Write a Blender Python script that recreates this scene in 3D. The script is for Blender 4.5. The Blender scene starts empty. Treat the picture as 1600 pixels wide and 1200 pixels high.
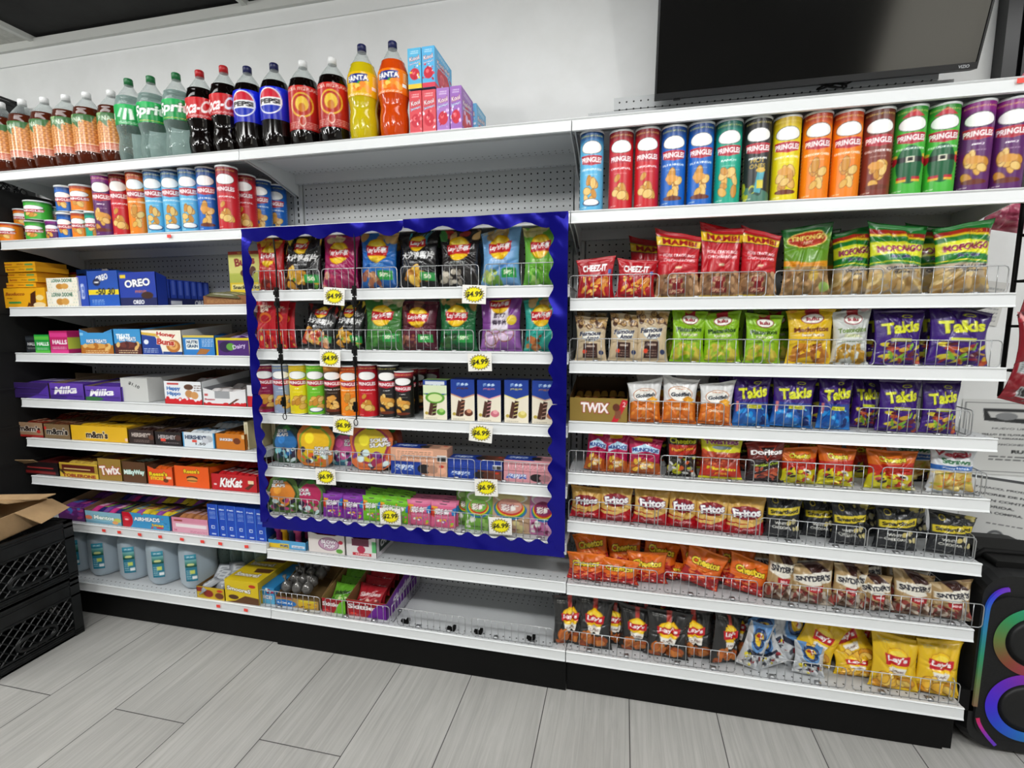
import bpy, math, random
import numpy as np
from mathutils import Vector, Matrix, noise

# ------------------------------------------------------------------ camera
SC = bpy.context.scene
COL = SC.collection
CAM = np.array([2.61007, -1.62573, 1.34900])
YAW, PITCH, ROLL, FPX = math.radians(12.6895), math.radians(-7.28015), math.radians(-0.19116), 765.906
def cam_basis():
    cy, sy, cp, sp, cr, sr = math.cos(YAW), math.sin(YAW), math.cos(PITCH), math.sin(PITCH), math.cos(ROLL), math.sin(ROLL)
    f = np.array([-sy*cp, cy*cp, sp]); r0 = np.array([cy, sy, 0.0]); u0 = np.cross(r0, f)
    return cr*r0 + sr*u0, -sr*r0 + cr*u0, f
CR, CU, CF = cam_basis()
cd = bpy.data.cameras.new('camera'); cam = bpy.data.objects.new('camera', cd); COL.objects.link(cam)
cd.sensor_fit = 'HORIZONTAL'; cd.sensor_width = 36.0; cd.lens = 36.0*FPX/1600.0; cd.clip_start = 0.02; cd.clip_end = 60
cam.matrix_world = Matrix(((CR[0], CU[0], -CF[0], CAM[0]), (CR[1], CU[1], -CF[1], CAM[1]), (CR[2], CU[2], -CF[2], CAM[2]), (0, 0, 0, 1)))
SC.camera = cam

# ------------------------------------------------------------------ world, exposure, lights
w = bpy.data.worlds.new('world'); SC.world = w; w.use_nodes = True
w.node_tree.nodes['Background'].inputs[0].default_value = (0.80, 0.84, 0.88, 1)
w.node_tree.nodes['Background'].inputs[1].default_value = 0.30
vs = SC.view_settings
vs.view_transform = 'Standard'; vs.look = 'None'; vs.gamma = 1.0; vs.use_curve_mapping = False; vs.exposure = 0.0
SC.cycles.use_denoising = True
SC.cycles.max_bounces = 7; SC.cycles.transparent_max_bounces = 8; SC.cycles.caustics_reflective = False; SC.cycles.caustics_refractive = False
LIGHTS = [(x, y, p) for y, p in ((-0.60, 9.0), (-2.05, 27.0), (-4.20, 14.0)) for x in (0.35, 2.45, 4.40)]
for lx, ly, lp in LIGHTS:
    ld = bpy.data.lights.new('ceiling_panel_light', 'AREA'); ld.shape = 'RECTANGLE'; ld.size = 1.15; ld.size_y = 0.28
    ld.energy = lp; ld.color = (1.0, 0.997, 0.98)
    lo = bpy.data.objects.new('ceiling_panel_light', ld); lo.location = (lx, ly, 2.725); COL.objects.link(lo)
WALL_FILLS = [(-1.6, -1.6), (-0.4, -1.8), (0.9, -2.0), (2.4, -2.0), (3.9, -2.0), (5.2, -2.0)]  # unseen point lights, added to brighten the upper wall
for bx_, by_ in WALL_FILLS:
    ld = bpy.data.lights.new('added_wall_light', 'POINT'); ld.energy = 21.0 if bx_ > 0 else 30.0; ld.shadow_soft_size = 0.07; ld.color = (1.0, 0.997, 0.98)
    lo = bpy.data.objects.new('added_wall_light', ld); lo.location = (bx_, by_, 2.56); COL.objects.link(lo)

# ------------------------------------------------------------------ picture <-> place helpers
def at(px, py, X=None, Y=None, Z=None):
    d = CR*(px-800)/FPX - CU*(py-600)/FPX + CF
    t = (X-CAM[0])/d[0] if X is not None else (Y-CAM[1])/d[1] if Y is not None else (Z-CAM[2])/d[2]
    return CAM + t*d
def Xof(px, Y, Z):
    n = CR*FPX - (px-800)*CF; c = np.array([0, Y, Z]) - CAM
    return float(-(c@n)/n[0])
def Zof(py, X, Y):
    n = CU*FPX - (600-py)*CF; c = np.array([X, Y, 0]) - CAM
    return float(-(c@n)/n[2])

# ------------------------------------------------------------------ materials
def srgb(c):
    if isinstance(c, str):
        c = c.lstrip('#'); c = tuple(int(c[i:i+2], 16)/255 for i in (0, 2, 4))
    return tuple((v/12.92 if v <= 0.04045 else ((v+0.055)/1.055)**2.4) for v in c[:3])
def mat(name, col='808080', rough=0.5, metal=0.0, spec=0.5, trans=0.0, ior=1.45, emit=None, es=1.0, bump=None, vcol=False, coat=0.0):
    m = bpy.data.materials.new(name); m.use_nodes = True; nt = m.node_tree; b = nt.nodes['Principled BSDF']
    b.inputs['Base Color'].default_value = (*srgb(col), 1); b.inputs['Roughness'].default_value = rough
    b.inputs['Metallic'].default_value = metal; b.inputs['Specular IOR Level'].default_value = spec
    b.inputs['Transmission Weight'].default_value = trans; b.inputs['IOR'].default_value = ior
    b.inputs['Coat Weight'].default_value = coat; b.inputs['Coat Roughness'].default_value = 0.08
    if emit:
        b.inputs['Emission Color'].default_value = (*srgb(emit), 1); b.inputs['Emission Strength'].default_value = es
    if vcol:
        a = nt.nodes.new('ShaderNodeVertexColor'); a.layer_name = 'Col'; nt.links.new(a.outputs[0], b.inputs['Base Color'])
        if vcol == 'emit':
            nt.links.new(a.outputs[0], b.inputs['Emission Color']); b.inputs['Emission Strength'].default_value = es
    if bump:
        sc, st, di = bump
        tc = nt.nodes.new('ShaderNodeTexCoord'); n = nt.nodes.new('ShaderNodeTexNoise'); n.inputs['Scale'].default_value = sc; n.inputs['Detail'].default_value = 3
        n.inputs['Distortion'].default_value = 1.2
        bp = nt.nodes.new('ShaderNodeBump'); bp.inputs['Strength'].default_value = st; bp.inputs['Distance'].default_value = di
        nt.links.new(tc.outputs['Object'], n.inputs['Vector']); nt.links.new(n.outputs[0], bp.inputs['Height']); nt.links.new(bp.outputs[0], b.inputs['Normal'])
    return m
def noisy(name, c1, c2, scale, rough=0.6, metal=0.0, stretch=(1, 1, 1), bump=0.0, lo=0.35, hi=0.65):
    m = mat(name, c1, rough, metal); nt = m.node_tree; b = nt.nodes['Principled BSDF']
    tc = nt.nodes.new('ShaderNodeTexCoord'); mp = nt.nodes.new('ShaderNodeMapping'); mp.inputs['Scale'].default_value = stretch
    n = nt.nodes.new('ShaderNodeTexNoise'); n.inputs['Scale'].default_value = scale; n.inputs['Detail'].default_value = 6; n.inputs['Roughness'].default_value = 0.6
    r = nt.nodes.new('ShaderNodeValToRGB'); r.color_ramp.elements[0].position = lo; r.color_ramp.elements[1].position = hi
    r.color_ramp.elements[0].color = (*srgb(c1), 1); r.color_ramp.elements[1].color = (*srgb(c2), 1)
    L = nt.links.new; L(tc.outputs['Object'], mp.inputs[0]); L(mp.outputs[0], n.inputs['Vector']); L(n.outputs[0], r.inputs[0]); L(r.outputs[0], b.inputs['Base Color'])
    if bump:
        bp = nt.nodes.new('ShaderNodeBump'); bp.inputs['Strength'].default_value = bump; bp.inputs['Distance'].default_value = 0.004
        L(n.outputs[0], bp.inputs['Height']); L(bp.outputs[0], b.inputs['Normal'])
    return m
def mathn(nt, op, a, b=None, c=None):
    n = nt.nodes.new('ShaderNodeMath'); n.operation = op
    for i, v in enumerate((a, b, c)):
        if v is None: continue
        if isinstance(v, (int, float)): n.inputs[i].default_value = v
        else: nt.links.new(v, n.inputs[i])
    return n.outputs[0]
def peg_material(name, base, ax, ay, px, py, r, zlo=None, zhi=None, hole='141414', rough=0.45):
    """perforated sheet: round holes on a grid in object space (ax, ay = axis index)"""
    m = mat(name, base, rough); nt = m.node_tree; b = nt.nodes['Principled BSDF']
    tc = nt.nodes.new('ShaderNodeTexCoord'); s = nt.nodes.new('ShaderNodeSeparateXYZ'); nt.links.new(tc.outputs['Object'], s.inputs[0])
    def cell(o, p):
        q = mathn(nt, 'FRACT', mathn(nt, 'DIVIDE', o, p)); return mathn(nt, 'MULTIPLY', mathn(nt, 'SUBTRACT', q, 0.5), p)
    a, c = cell(s.outputs[ax], px), cell(s.outputs[ay], py)
    d = mathn(nt, 'SQRT', mathn(nt, 'ADD', mathn(nt, 'MULTIPLY', a, a), mathn(nt, 'MULTIPLY', c, c)))
    k = mathn(nt, 'LESS_THAN', d, r)
    if zlo is not None:
        k = mathn(nt, 'MULTIPLY', k, mathn(nt, 'ADD', mathn(nt, 'LESS_THAN', s.outputs[ay], zlo), mathn(nt, 'GREATER_THAN', s.outputs[ay], zhi)))
    mx = nt.nodes.new('ShaderNodeMix'); mx.data_type = 'RGBA'; nt.links.new(k, mx.inputs[0])
    mx.inputs[6].default_value = (*srgb(base), 1); mx.inputs[7].default_value = (*srgb(hole), 1)
    nt.links.new(mx.outputs[2], b.inputs['Base Color'])
    return m

M = {}
M['enamel'] = mat('white_enamel_steel', 'cdd0d1', 0.32)
M['rail'] = mat('white_price_rail', 'dee1e2', 0.30)
M['deck'] = peg_material('white_perforated_deck', 'c3c6c8', 0, 1, 0.0254, 0.0254, 0.0030, 0.050, 0.26, hole='202020')
M['peg'] = peg_material('grey_white_pegboard', 'bcbfc0', 0, 2, 0.0254, 0.0254, 0.0032)
M['slot'] = None
M['upright'] = mat('upright_enamel', 'c8cbcc', 0.35)
M['black'] = mat('black_painted_steel', '050505', 0.6, spec=0.25)
M['blackplastic'] = noisy('black_crate_plastic', '08090a', '17191a', 14, 0.42)
M['chrome'] = mat('bright_wire', 'b4b6b8', 0.30, 0.8)
M['bag'] = mat('printed_film', vcol=True, rough=0.27, bump=(38, 0.30, 0.004), coat=0.25)
M['matte'] = mat('printed_matte_film', vcol=True, rough=0.42, bump=(30, 0.22, 0.004))
M['card'] = mat('printed_card', vcol=True, rough=0.42)
M['can'] = mat('printed_can', vcol=True, rough=0.30)
M['label'] = mat('printed_bottle_label', vcol=True, rough=0.22)
M['emitv'] = mat('led_ring', vcol='emit', rough=0.4, es=0.28)
M['kraft'] = noisy('brown_cardboard', '9b7f5c', 'b3946c', 9, 0.75)
def clear_mat(name, tint, body, k, rough=0.05):
    m = bpy.data.materials.new(name); m.use_nodes = True; nt = m.node_tree; nt.nodes.clear(); L = nt.links.new
    o = nt.nodes.new('ShaderNodeOutputMaterial'); t = nt.nodes.new('ShaderNodeBsdfTransparent'); t.inputs[0].default_value = (*srgb(tint), 1)
    p = nt.nodes.new('ShaderNodeBsdfPrincipled'); p.inputs['Base Color'].default_value = (*srgb(body), 1); p.inputs['Roughness'].default_value = rough
    lw = nt.nodes.new('ShaderNodeLayerWeight'); lw.inputs[0].default_value = 0.30
    f = mathn(nt, 'ADD', mathn(nt, 'MULTIPLY', lw.outputs[1], 0.6), k); mx = nt.nodes.new('ShaderNodeMixShader'); L(f, mx.inputs[0]); L(t.outputs[0], mx.inputs[1]); L(p.outputs[0], mx.inputs[2]); L(mx.outputs[0], o.inputs[0]); return m
M['pet'] = clear_mat('clear_bottle_plastic', 'f2f5f4', 'c9d0d0', 0.10)
M['water'] = clear_mat('clear_liquid_in_plastic', 'cfdedb', '9fb5b0', 0.22)
M['jug'] = clear_mat('cloudy_jug_plastic', 'd4e0e8', 'c2d0da', 0.55, 0.16)
M['cola'] = mat('dark_cola', '0a0504', 0.08)
M['tea'] = mat('amber_soda', '4a1c0c', 0.08)
M['yellow_soda'] = mat('yellow_soda', 'c6b212', 0.10)
M['orange_soda'] = mat('orange_soda', 'c8440a', 0.10)
M['white_plastic'] = mat('white_plastic', 'eef0f0', 0.3)
M['lid'] = mat('clear_white_lid', 'dfe3e4', 0.25)
M['foil'] = mat('blue_metallic_foil', '15128c', 0.16, metal=0.6, bump=(4, 0.10, 0.02))
M['screen'] = mat('dark_tv_glass', '020203', 0.10, spec=0.75)
M['speaker'] = noisy('speaker_plastic', '0b0c0d', '131415', 60, 0.5)

# ------------------------------------------------------------------ objects
REG = []
def setmesh(o, m):
    for k in (m if isinstance(m, (list, tuple)) else [m]): o.data.materials.append(k)
def link(name, mesh, m=None, parent=None, loc=None):
    o = bpy.data.objects.new(name, mesh); COL.objects.link(o)
    if m is not None and not mesh.materials: setmesh(o, m)
    if parent: o.parent = parent
    if loc is not None: o.location = loc
    return o
def empty(name, loc=(0, 0, 0), rz=0.0):
    o = bpy.data.objects.new(name, None); COL.objects.link(o); o.location = loc; o.rotation_euler = (0, 0, rz); o.empty_display_size = 0.05; return o
def tag(o, label, cat, group=None, kind=None):
    if kind: o['kind'] = kind
    if kind == 'structure': return o
    o['label'] = label; o['category'] = cat
    if group: o['group'] = group
    REG.append(o); return o
ORD = ['leftmost', 'second from left', 'third from left', 'fourth from left', 'fifth from left', 'sixth from left', 'seventh from left', 'eighth from left', 'ninth from left', 'tenth from left', 'eleventh from left', 'twelfth from left']
def finish_labels():
    by = {}
    for o in REG:
        if o.get('_same'): del o['_same']; continue
        by.setdefault(o['label'], []).append(o)
    for lab, os_ in by.items():
        if len(os_) < 2: continue
        os_.sort(key=lambda o: o.location.x)
        for i, o in enumerate(os_):
            o['label'] = lab + ', ' + ('rightmost' if i == len(os_)-1 else ORD[i])
class MB:
    def __init__(s): s.v, s.f, s.m, s.c = [], [], [], None
    def quad(s, a, b, c, d, k=0):
        i = len(s.v); s.v += [a, b, c, d]; s.f.append((i, i+1, i+2, i+3)); s.m.append(k)
    def box(s, x0, x1, y0, y1, z0, z1, k=0):
        i = len(s.v); s.v += [(x0, y0, z0), (x1, y0, z0), (x1, y1, z0), (x0, y1, z0), (x0, y0, z1), (x1, y0, z1), (x1, y1, z1), (x0, y1, z1)]
        for f in ((0, 1, 5, 4), (1, 2, 6, 5), (2, 3, 7, 6), (3, 0, 4, 7), (4, 5, 6, 7), (3, 2, 1, 0)):
            s.f.append(tuple(i+j for j in f)); s.m.append(k)
    def extr(s, prof, x0, x1, k=0):
        """polygon prof [(y,z)] extruded along x"""
        i = len(s.v); n = len(prof)
        s.v += [(x0, y, z) for y, z in prof] + [(x1, y, z) for y, z in prof]
        for j in range(n):
            a, b = i+j, i+(j+1) % n; s.f.append((a, b, b+n, a+n)); s.m.append(k)
        s.f.append(tuple(range(i+n-1, i-1, -1))); s.m.append(k); s.f.append(tuple(range(i+n, i+2*n))); s.m.append(k)
    def tube(s, pts, r, n=6, k=0, closed=False):
        pts = [Vector(p) for p in pts]; i0 = len(s.v); N = len(pts); prev = None
        for j, p in enumerate(pts):
            a = pts[(j-1) % N] if (closed or j > 0) else p; b = pts[(j+1) % N] if (closed or j < N-1) else p
            d = (b-a).normalized(); ref = Vector((0, 0, 1)) if abs(d.z) < 0.9 else Vector((0, 1, 0))
            if prev is not None: ref = prev
            x = (ref - d*ref.dot(d)).normalized(); y = d.cross(x); prev = x
            for q in range(n):
                t = 2*math.pi*q/n; s.v.append(tuple(p + (x*math.cos(t)+y*math.sin(t))*r))
        for j in range(N if closed else N-1):
            for q in range(n):
                a = i0+j*n+q; b = i0+j*n+(q+1) % n; jn = (j+1) % N
                s.f.append((a, b, i0+jn*n+(q+1) % n, i0+jn*n+q)); s.m.append(k)
        if not closed:
            s.f.append(tuple(range(i0+n-1, i0-1, -1))); s.m.append(k); s.f.append(tuple(range(i0+(N-1)*n, i0+N*n))); s.m.append(k)
    def lathe(s, prof, n=32, k=0, fn=None):
        i0 = len(s.v)
        for r, z in prof:
            for q in range(n):
                t = 2*math.pi*q/n; rr = fn(r, z, t) if fn else r; s.v.append((rr*math.cos(t), rr*math.sin(t), z))
        for j in range(len(prof)-1):
            for q in range(n):
                a = i0+j*n+q; b = i0+j*n+(q+1) % n; s.f.append((a, b, b+n, a+n)); s.m.append(k)
        if prof[0][0] > 1e-4: s.f.append(tuple(range(i0+n-1, i0-1, -1))); s.m.append(k)
        if prof[-1][0] > 1e-4:
            e = i0+(len(prof)-1)*n; s.f.append(tuple(range(e, e+n))); s.m.append(k)
    def mesh(s, name='mesh', smooth=False, cols=None):
        me = bpy.data.meshes.new(name); me.from_pydata(s.v, [], s.f)
        if any(s.m): me.polygons.foreach_set('material_index', s.m)
        if smooth: me.polygons.foreach_set('use_smooth', [True]*len(s.f))
        if cols is not None: set_cols(me, cols)
        me.update(); return me
    def obj(s, name, m, parent=None, loc=None, smooth=False, cols=None):
        me = s.mesh(name, smooth, cols); o = link(name, me, None, parent, loc); setmesh(o, m); return o
def set_cols(me, cols):
    cols = np.asarray(cols, float)
    lin = np.where(cols <= 0.04045, cols/12.92, ((np.clip(cols, 0, 1)+0.055)/1.055)**2.4)
    a = me.color_attributes.new('Col', 'FLOAT_COLOR', 'POINT')
    a.data.foreach_set('color', np.concatenate([lin, np.ones((len(lin), 1))], 1).astype(np.float32).ravel())
def hx(c):
    if not isinstance(c, str): return np.array(c, float)
    c = c.lstrip('#'); return np.array([int(c[i:i+2], 16)/255 for i in (0, 2, 4)])

# ------------------------------------------------------------------ printed artwork: shapes and lettering sampled onto the mesh
_tx = {}
def text_tris(s, off):
    k = (s, round(off, 3))
    if k in _tx: return _tx[k]
    cu = bpy.data.curves.new('lettering', 'FONT'); cu.body = s; cu.size = 1.0; cu.offset = off; cu.resolution_u = 3
    o = bpy.data.objects.new('lettering', cu); COL.objects.link(o)
    bpy.context.view_layer.update()
    dg = bpy.context.evaluated_depsgraph_get(); me = o.evaluated_get(dg).to_mesh(); me.calc_loop_triangles()
    v = np.array([x.co[:2] for x in me.vertices]) if len(me.vertices) else np.zeros((0, 2))
    t = np.array([x.vertices[:] for x in me.loop_triangles], int) if len(me.loop_triangles) else np.zeros((0, 3), int)
    bpy.data.objects.remove(o); bpy.data.curves.remove(cu)
    _tx[k] = (v, t); return _tx[k]
class Art:
    SS = 3
    def __init__(s, nu, nv, aspect, bg='ffffff'):
        """aspect = width / height of the printed area"""
        s.nu, s.nv, s.a = nu, nv, aspect; s.W, s.H = nu*s.SS, nv*s.SS
        s.im = np.empty((s.H, s.W, 3)); s.im[:] = hx(bg)
        s.U, s.V = np.meshgrid((np.arange(s.W)+.5)/s.W, (np.arange(s.H)+.5)/s.H)
    def win(s, u0, v0, u1, v1):
        x0, x1 = max(0, int(u0*s.W)), min(s.W, int(math.ceil(u1*s.W))+1); y0, y1 = max(0, int(v0*s.H)), min(s.H, int(math.ceil(v1*s.H))+1)
        if x0 >= x1 or y0 >= y1: return None
        return slice(y0, y1), slice(x0, x1)
    def rect(s, u0, v0, u1, v1, c):
        w_ = s.win(u0, v0, u1, v1)
        if w_: s.im[w_][(s.U[w_] >= u0) & (s.U[w_] <= u1) & (s.V[w_] >= v0) & (s.V[w_] <= v1)] = hx(c)
        return s
    def grad(s, v0, v1, c0, c1):
        m = (s.V >= v0) & (s.V <= v1); t = ((s.V-v0)/(v1-v0))[m][:, None]; s.im[m] = hx(c0)*(1-t)+hx(c1)*t; return s
    def ell(s, cu, cv, ru, c, rv=None, rot=0.0):
        rv = ru*s.a if rv is None else rv; R = max(ru, rv/ s.a); w_ = s.win(cu-R, cv-R*s.a, cu+R, cv+R*s.a)
        if w_:
            x = (s.U[w_]-cu)*s.a; y = s.V[w_]-cv; cr, sr = math.cos(rot), math.sin(rot)
            s.im[w_][((x*cr+y*sr)/(ru*s.a))**2+((-x*sr+y*cr)/rv)**2 <= 1] = hx(c)
        return s
    def poly(s, pts, c):
        P = np.array(pts, float); w_ = s.win(P[:, 0].min(), P[:, 1].min(), P[:, 0].max(), P[:, 1].max())
        if not w_: return s
        U, V = s.U[w_], s.V[w_]; ins = np.zeros(U.shape, bool); n = len(P)
        for i in range(n):
            (x1, y1), (x2, y2) = P[i], P[(i+1) % n]
            if y1 == y2: continue
            ins ^= ((V > y1) != (V > y2)) & (U < (x2-x1)*(V-y1)/(y2-y1)+x1)
        s.im[w_][ins] = hx(c); return s
    def wave(s, v0, v1, amp, c, ph=0.0, k=1.0):
        """band between v0 and v1 with curved edges"""
        q = amp*np.sin(s.U*math.pi*k+ph); s.im[(s.V >= v0+q) & (s.V <= v1+q)] = hx(c); return s
    def text(s, t, cu, cv, h, c, w=None, rot=0.0, shear=0.0, bold=0.02, out=None, ow=0.05, arc=0.0):
        """lettering centred on (cu, cv); h = letter height in v; w = width in u"""
        bold = min(bold, .045); ow = min(ow, .045)
        for k, (cc, off) in enumerate(([(out, bold+ow)] if out else []) + [(c, bold)]):
            v, tr = text_tris(t, off)
            if not len(tr): continue
            b0, _ = text_tris(t, bold)
            lo, hi = b0.min(0), b0.max(0); sz = np.maximum(hi-lo, 1e-6); q = (v-(lo+hi)/2)/sz[1]
            x, y = q[:, 0]*h, q[:, 1]*h
            if w is not None: x = q[:, 0]*sz[1]/sz[0]*w*s.a
            x = x+shear*y; y = y-arc*(x/s.a)**2
            cr, sr = math.cos(rot), math.sin(rot); X = (x*cr-y*sr)/s.a+cu; Y = x*sr+y*cr+cv
            P = np.stack([X*s.W, Y*s.H], 1); colr = hx(cc)
            for a, b, d in P[tr]:
                x0 = max(0, int(min(a[0], b[0], d[0])-1)); x1 = min(s.W, int(max(a[0], b[0], d[0])+2)); y0 = max(0, int(min(a[1], b[1], d[1])-1)); y1 = min(s.H, int(max(a[1], b[1], d[1])+2))
                if x0 >= x1 or y0 >= y1: continue
                gx = np.arange(x0, x1)[None, :]+.5; gy = np.arange(y0, y1)[:, None]+.5
                e1 = (b[0]-a[0])*(gy-a[1])-(b[1]-a[1])*(gx-a[0]); e2 = (d[0]-b[0])*(gy-b[1])-(d[1]-b[1])*(gx-b[0]); e3 = (a[0]-d[0])*(gy-d[1])-(a[1]-d[1])*(gx-d[0])
                m = ((e1 >= 0) & (e2 >= 0) & (e3 >= 0)) | ((e1 <= 0) & (e2 <= 0) & (e3 <= 0))
                s.im[y0:y1, x0:x1][m] = colr
        return s
    def lines(s, u0, v0, u1, v1, n, c, seed=1, th=0.35):
        """small print: rows of short dashes"""
        r = random.Random(seed); dv = (v1-v0)/n
        for i in range(n):
            u = u0
            while u < u1:
                l = r.uniform(.03, .10); s.rect(u, v0+i*dv, min(u1, u+l), v0+i*dv+dv*th, c); u += l+.018
        return s
    def blobs(s, u0, v0, u1, v1, cols, n, size, seed=1, flat=1.0):
        r = random.Random(seed)
        for i in range(n):
            k = size*r.uniform(.6, 1.3); s.ell(r.uniform(u0, u1), r.uniform(v0, v1), k, cols[i % len(cols)], k*s.a*flat*r.uniform(.5, 1), r.uniform(0, 3.1))
        return s
    def chips(s, u0, v0, u1, v1, n, size, seed=1, cols=('e8b63a', 'd99a2b', 'f2cf63')):
        r = random.Random(seed)
        for i in range(n):
            k = size*r.uniform(.8, 1.2); cu, cv, ro = r.uniform(u0, u1), r.uniform(v0, v1), r.uniform(0, 3.1)
            s.ell(cu, cv, k*1.08, '8a4f16', k*s.a*.72, ro).ell(cu, cv, k, cols[i % len(cols)], k*s.a*.64, ro)
        return s
    def out(s):
        return s.im.reshape(s.nv, s.SS, s.nu, s.SS, 3).mean((1, 3))
# ------------------------------------------------------------------ product shapes
def smooth_all(me): me.polygons.foreach_set('use_smooth', [True]*len(me.polygons))
def loop_surface(P, cols, name, m, cap=True):
    """P[row, col, 3] closed round in col"""
    nv, nc, _ = P.shape; idx = np.arange(nv*nc).reshape(nv, nc); nx = np.roll(idx, -1, 1)
    f = np.stack([idx[:-1], nx[:-1], nx[1:], idx[1:]], -1).reshape(-1, 4).tolist()
    if cap: f += [tuple(idx[0, ::-1].tolist()), tuple(idx[-1].tolist())]
    me = bpy.data.meshes.new(name); me.from_pydata(P.reshape(-1, 3).tolist(), [], f); smooth_all(me); set_cols(me, cols.reshape(-1, 3)); me.materials.append(m); me.update(); return me
def bag_mesh(art, w, h, d, seed, m=None, puff=0.5, ragged=1.0, shape=None, back='9a9a9a'):
    c = art.out(); nv, nu, _ = c.shape; nb = 9; r = random.Random(seed)
    u = np.linspace(0, 1, nu); v = np.linspace(0, 1, nv); U, V = np.meshgrid(u, v)
    Wf = 1.04-0.17*np.sin(math.pi*np.clip(V, 0, 1))**0.7*puff*2+.02*(V-.5)
    if shape is not None: Wf = np.interp(V, shape[0], shape[1])
    x = (U-.5)*w*Wf
    sk = r.uniform(-.085, .085)*ragged; cu = r.uniform(-.01, .06)*ragged; ph = r.uniform(0, 6)
    z = V*h + h*V**3*(sk*(U-.5)*2 + cu*(2*(U-.5))**2 + .006*np.sin(U*11+ph))
    s = np.clip((V-.045)/.90, 0, 1); prof = np.sin(math.pi*s**0.70)**0.58; cross = (1-np.abs(2*U-1)**2.6)**0.8
    y = -(d/2)*prof*cross
    # creases that run out of the two seals and a few diagonal dents
    for k in range(5):
        f_, p_, a_ = r.uniform(8, 26), r.uniform(0, 6), r.uniform(.05, .13)*d*ragged
        y += a_*np.sin(U*f_+p_+V*r.uniform(-4, 4))*np.exp(-np.minimum(V, 1-V)*r.uniform(4, 8))*(prof > .05)*np.minimum(prof*2, 1)
    for k in range(6):
        th, off, a_ = r.uniform(0, 3.14), r.uniform(-.35, .35), r.uniform(.05, .13)*d*ragged
        q = (U-.5)*math.cos(th)+(V-.5)*math.sin(th)*h/w-off; y += a_*np.exp(-(q/.035)**2)*np.minimum(prof*1.5, 1)*cross
    y += d*.03*np.sin(U*5+ph)*V**4
    F = np.stack([x, y, z], -1)
    ub = np.linspace(1, 0, nb+2)[1:-1]; UB, VB = np.meshgrid(ub, v); sB = np.clip((VB-.045)/.90, 0, 1)
    yb = (d/2)*np.sin(math.pi*sB**0.70)**0.58*(1-np.abs(2*UB-1)**2.6)**0.8 + .0012
    WB = 1.04-0.17*np.sin(math.pi*VB)**0.7*puff*2+.02*(VB-.5) if shape is None else np.interp(VB, shape[0], shape[1])
    B = np.stack([(UB-.5)*w*WB, yb, VB*h + h*VB**3*(sk*(UB-.5)*2 + cu*(2*(UB-.5))**2 + .006*np.sin(UB*11+ph))], -1)
    P = np.concatenate([F, B], 1); edge = c[:, -1:, :]*.0+c.mean(1, keepdims=True)
    C = np.concatenate([c, np.repeat(edge, nb, 1)], 1)
    return loop_surface(P, C, 'printed_bag', m or M['bag'])
def tube_mesh(prof, art, rows, nback=12, half=1.75, v0=None, v1=None, m=None, name='can_body', fn=None):
    """cylinder label: art spans +-half rad around -Y, rows of (r, z) sampled from prof between v0 and v1"""
    c = art.out(); nv, nu, _ = c.shape
    zs = np.linspace(v0, v1, nv); rs = np.interp(zs, [p[1] for p in prof], [p[0] for p in prof])
    a = np.concatenate([np.linspace(-half, half, nu), np.linspace(half, 2*math.pi-half, nback+2)[1:-1]])
    A, Z = np.meshgrid(a, zs); R = rs[:, None]*np.ones_like(A)
    P = np.stack([R*np.sin(A), -R*np.cos(A), Z], -1)
    C = np.concatenate([c, np.repeat((c[:, :1]+c[:, -1:])/2, nback, 1)], 1)
    return loop_surface(P, C, name, m or M['can'], cap=False)
def box_mesh(w, h, d, front, side=None, top=None, col='888888', m=None, name='carton', rear=True):
    """closed carton, x centred, y from 0 (front) to d, z from 0; artwork on front, right side and top"""
    V, F, C = [], [], []
    def face(art, o, ex, ey, c0):
        i0 = len(V)
        if art is None: nu = nv = 2; c = np.tile(hx(c0), (2, 2, 1))
        else: c = art.out(); nv, nu, _ = c.shape
        o, ex, ey = map(np.array, (o, ex, ey))
        for j in range(nv):
            for i in range(nu): V.append(tuple(o+ex*i/(nu-1)+ey*j/(nv-1)))
        C.append(c.reshape(-1, 3))
        for j in range(nv-1):
            for i in range(nu-1):
                a = i0+j*nu+i; F.append((a, a+1, a+nu+1, a+nu))
    face(front, (-w/2, 0, 0), (w, 0, 0), (0, 0, h), col)
    face(side, (w/2, 0, 0), (0, d, 0), (0, 0, h), col)
    face(top, (-w/2, 0, h), (w, 0, 0), (0, d, 0), col)
    face(None, (-w/2, d, 0), (0, -d, 0), (0, 0, h), col)
    face(None, (w/2, d, 0), (-w, 0, 0), (0, 0, h), col)
    face(None, (-w/2, d, 0), (w, 0, 0), (0, -d, 0), col)
    me = bpy.data.meshes.new(name); me.from_pydata(V, [], F); set_cols(me, np.concatenate(C)); me.materials.append(m or M['card']); me.update(); return me
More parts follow.
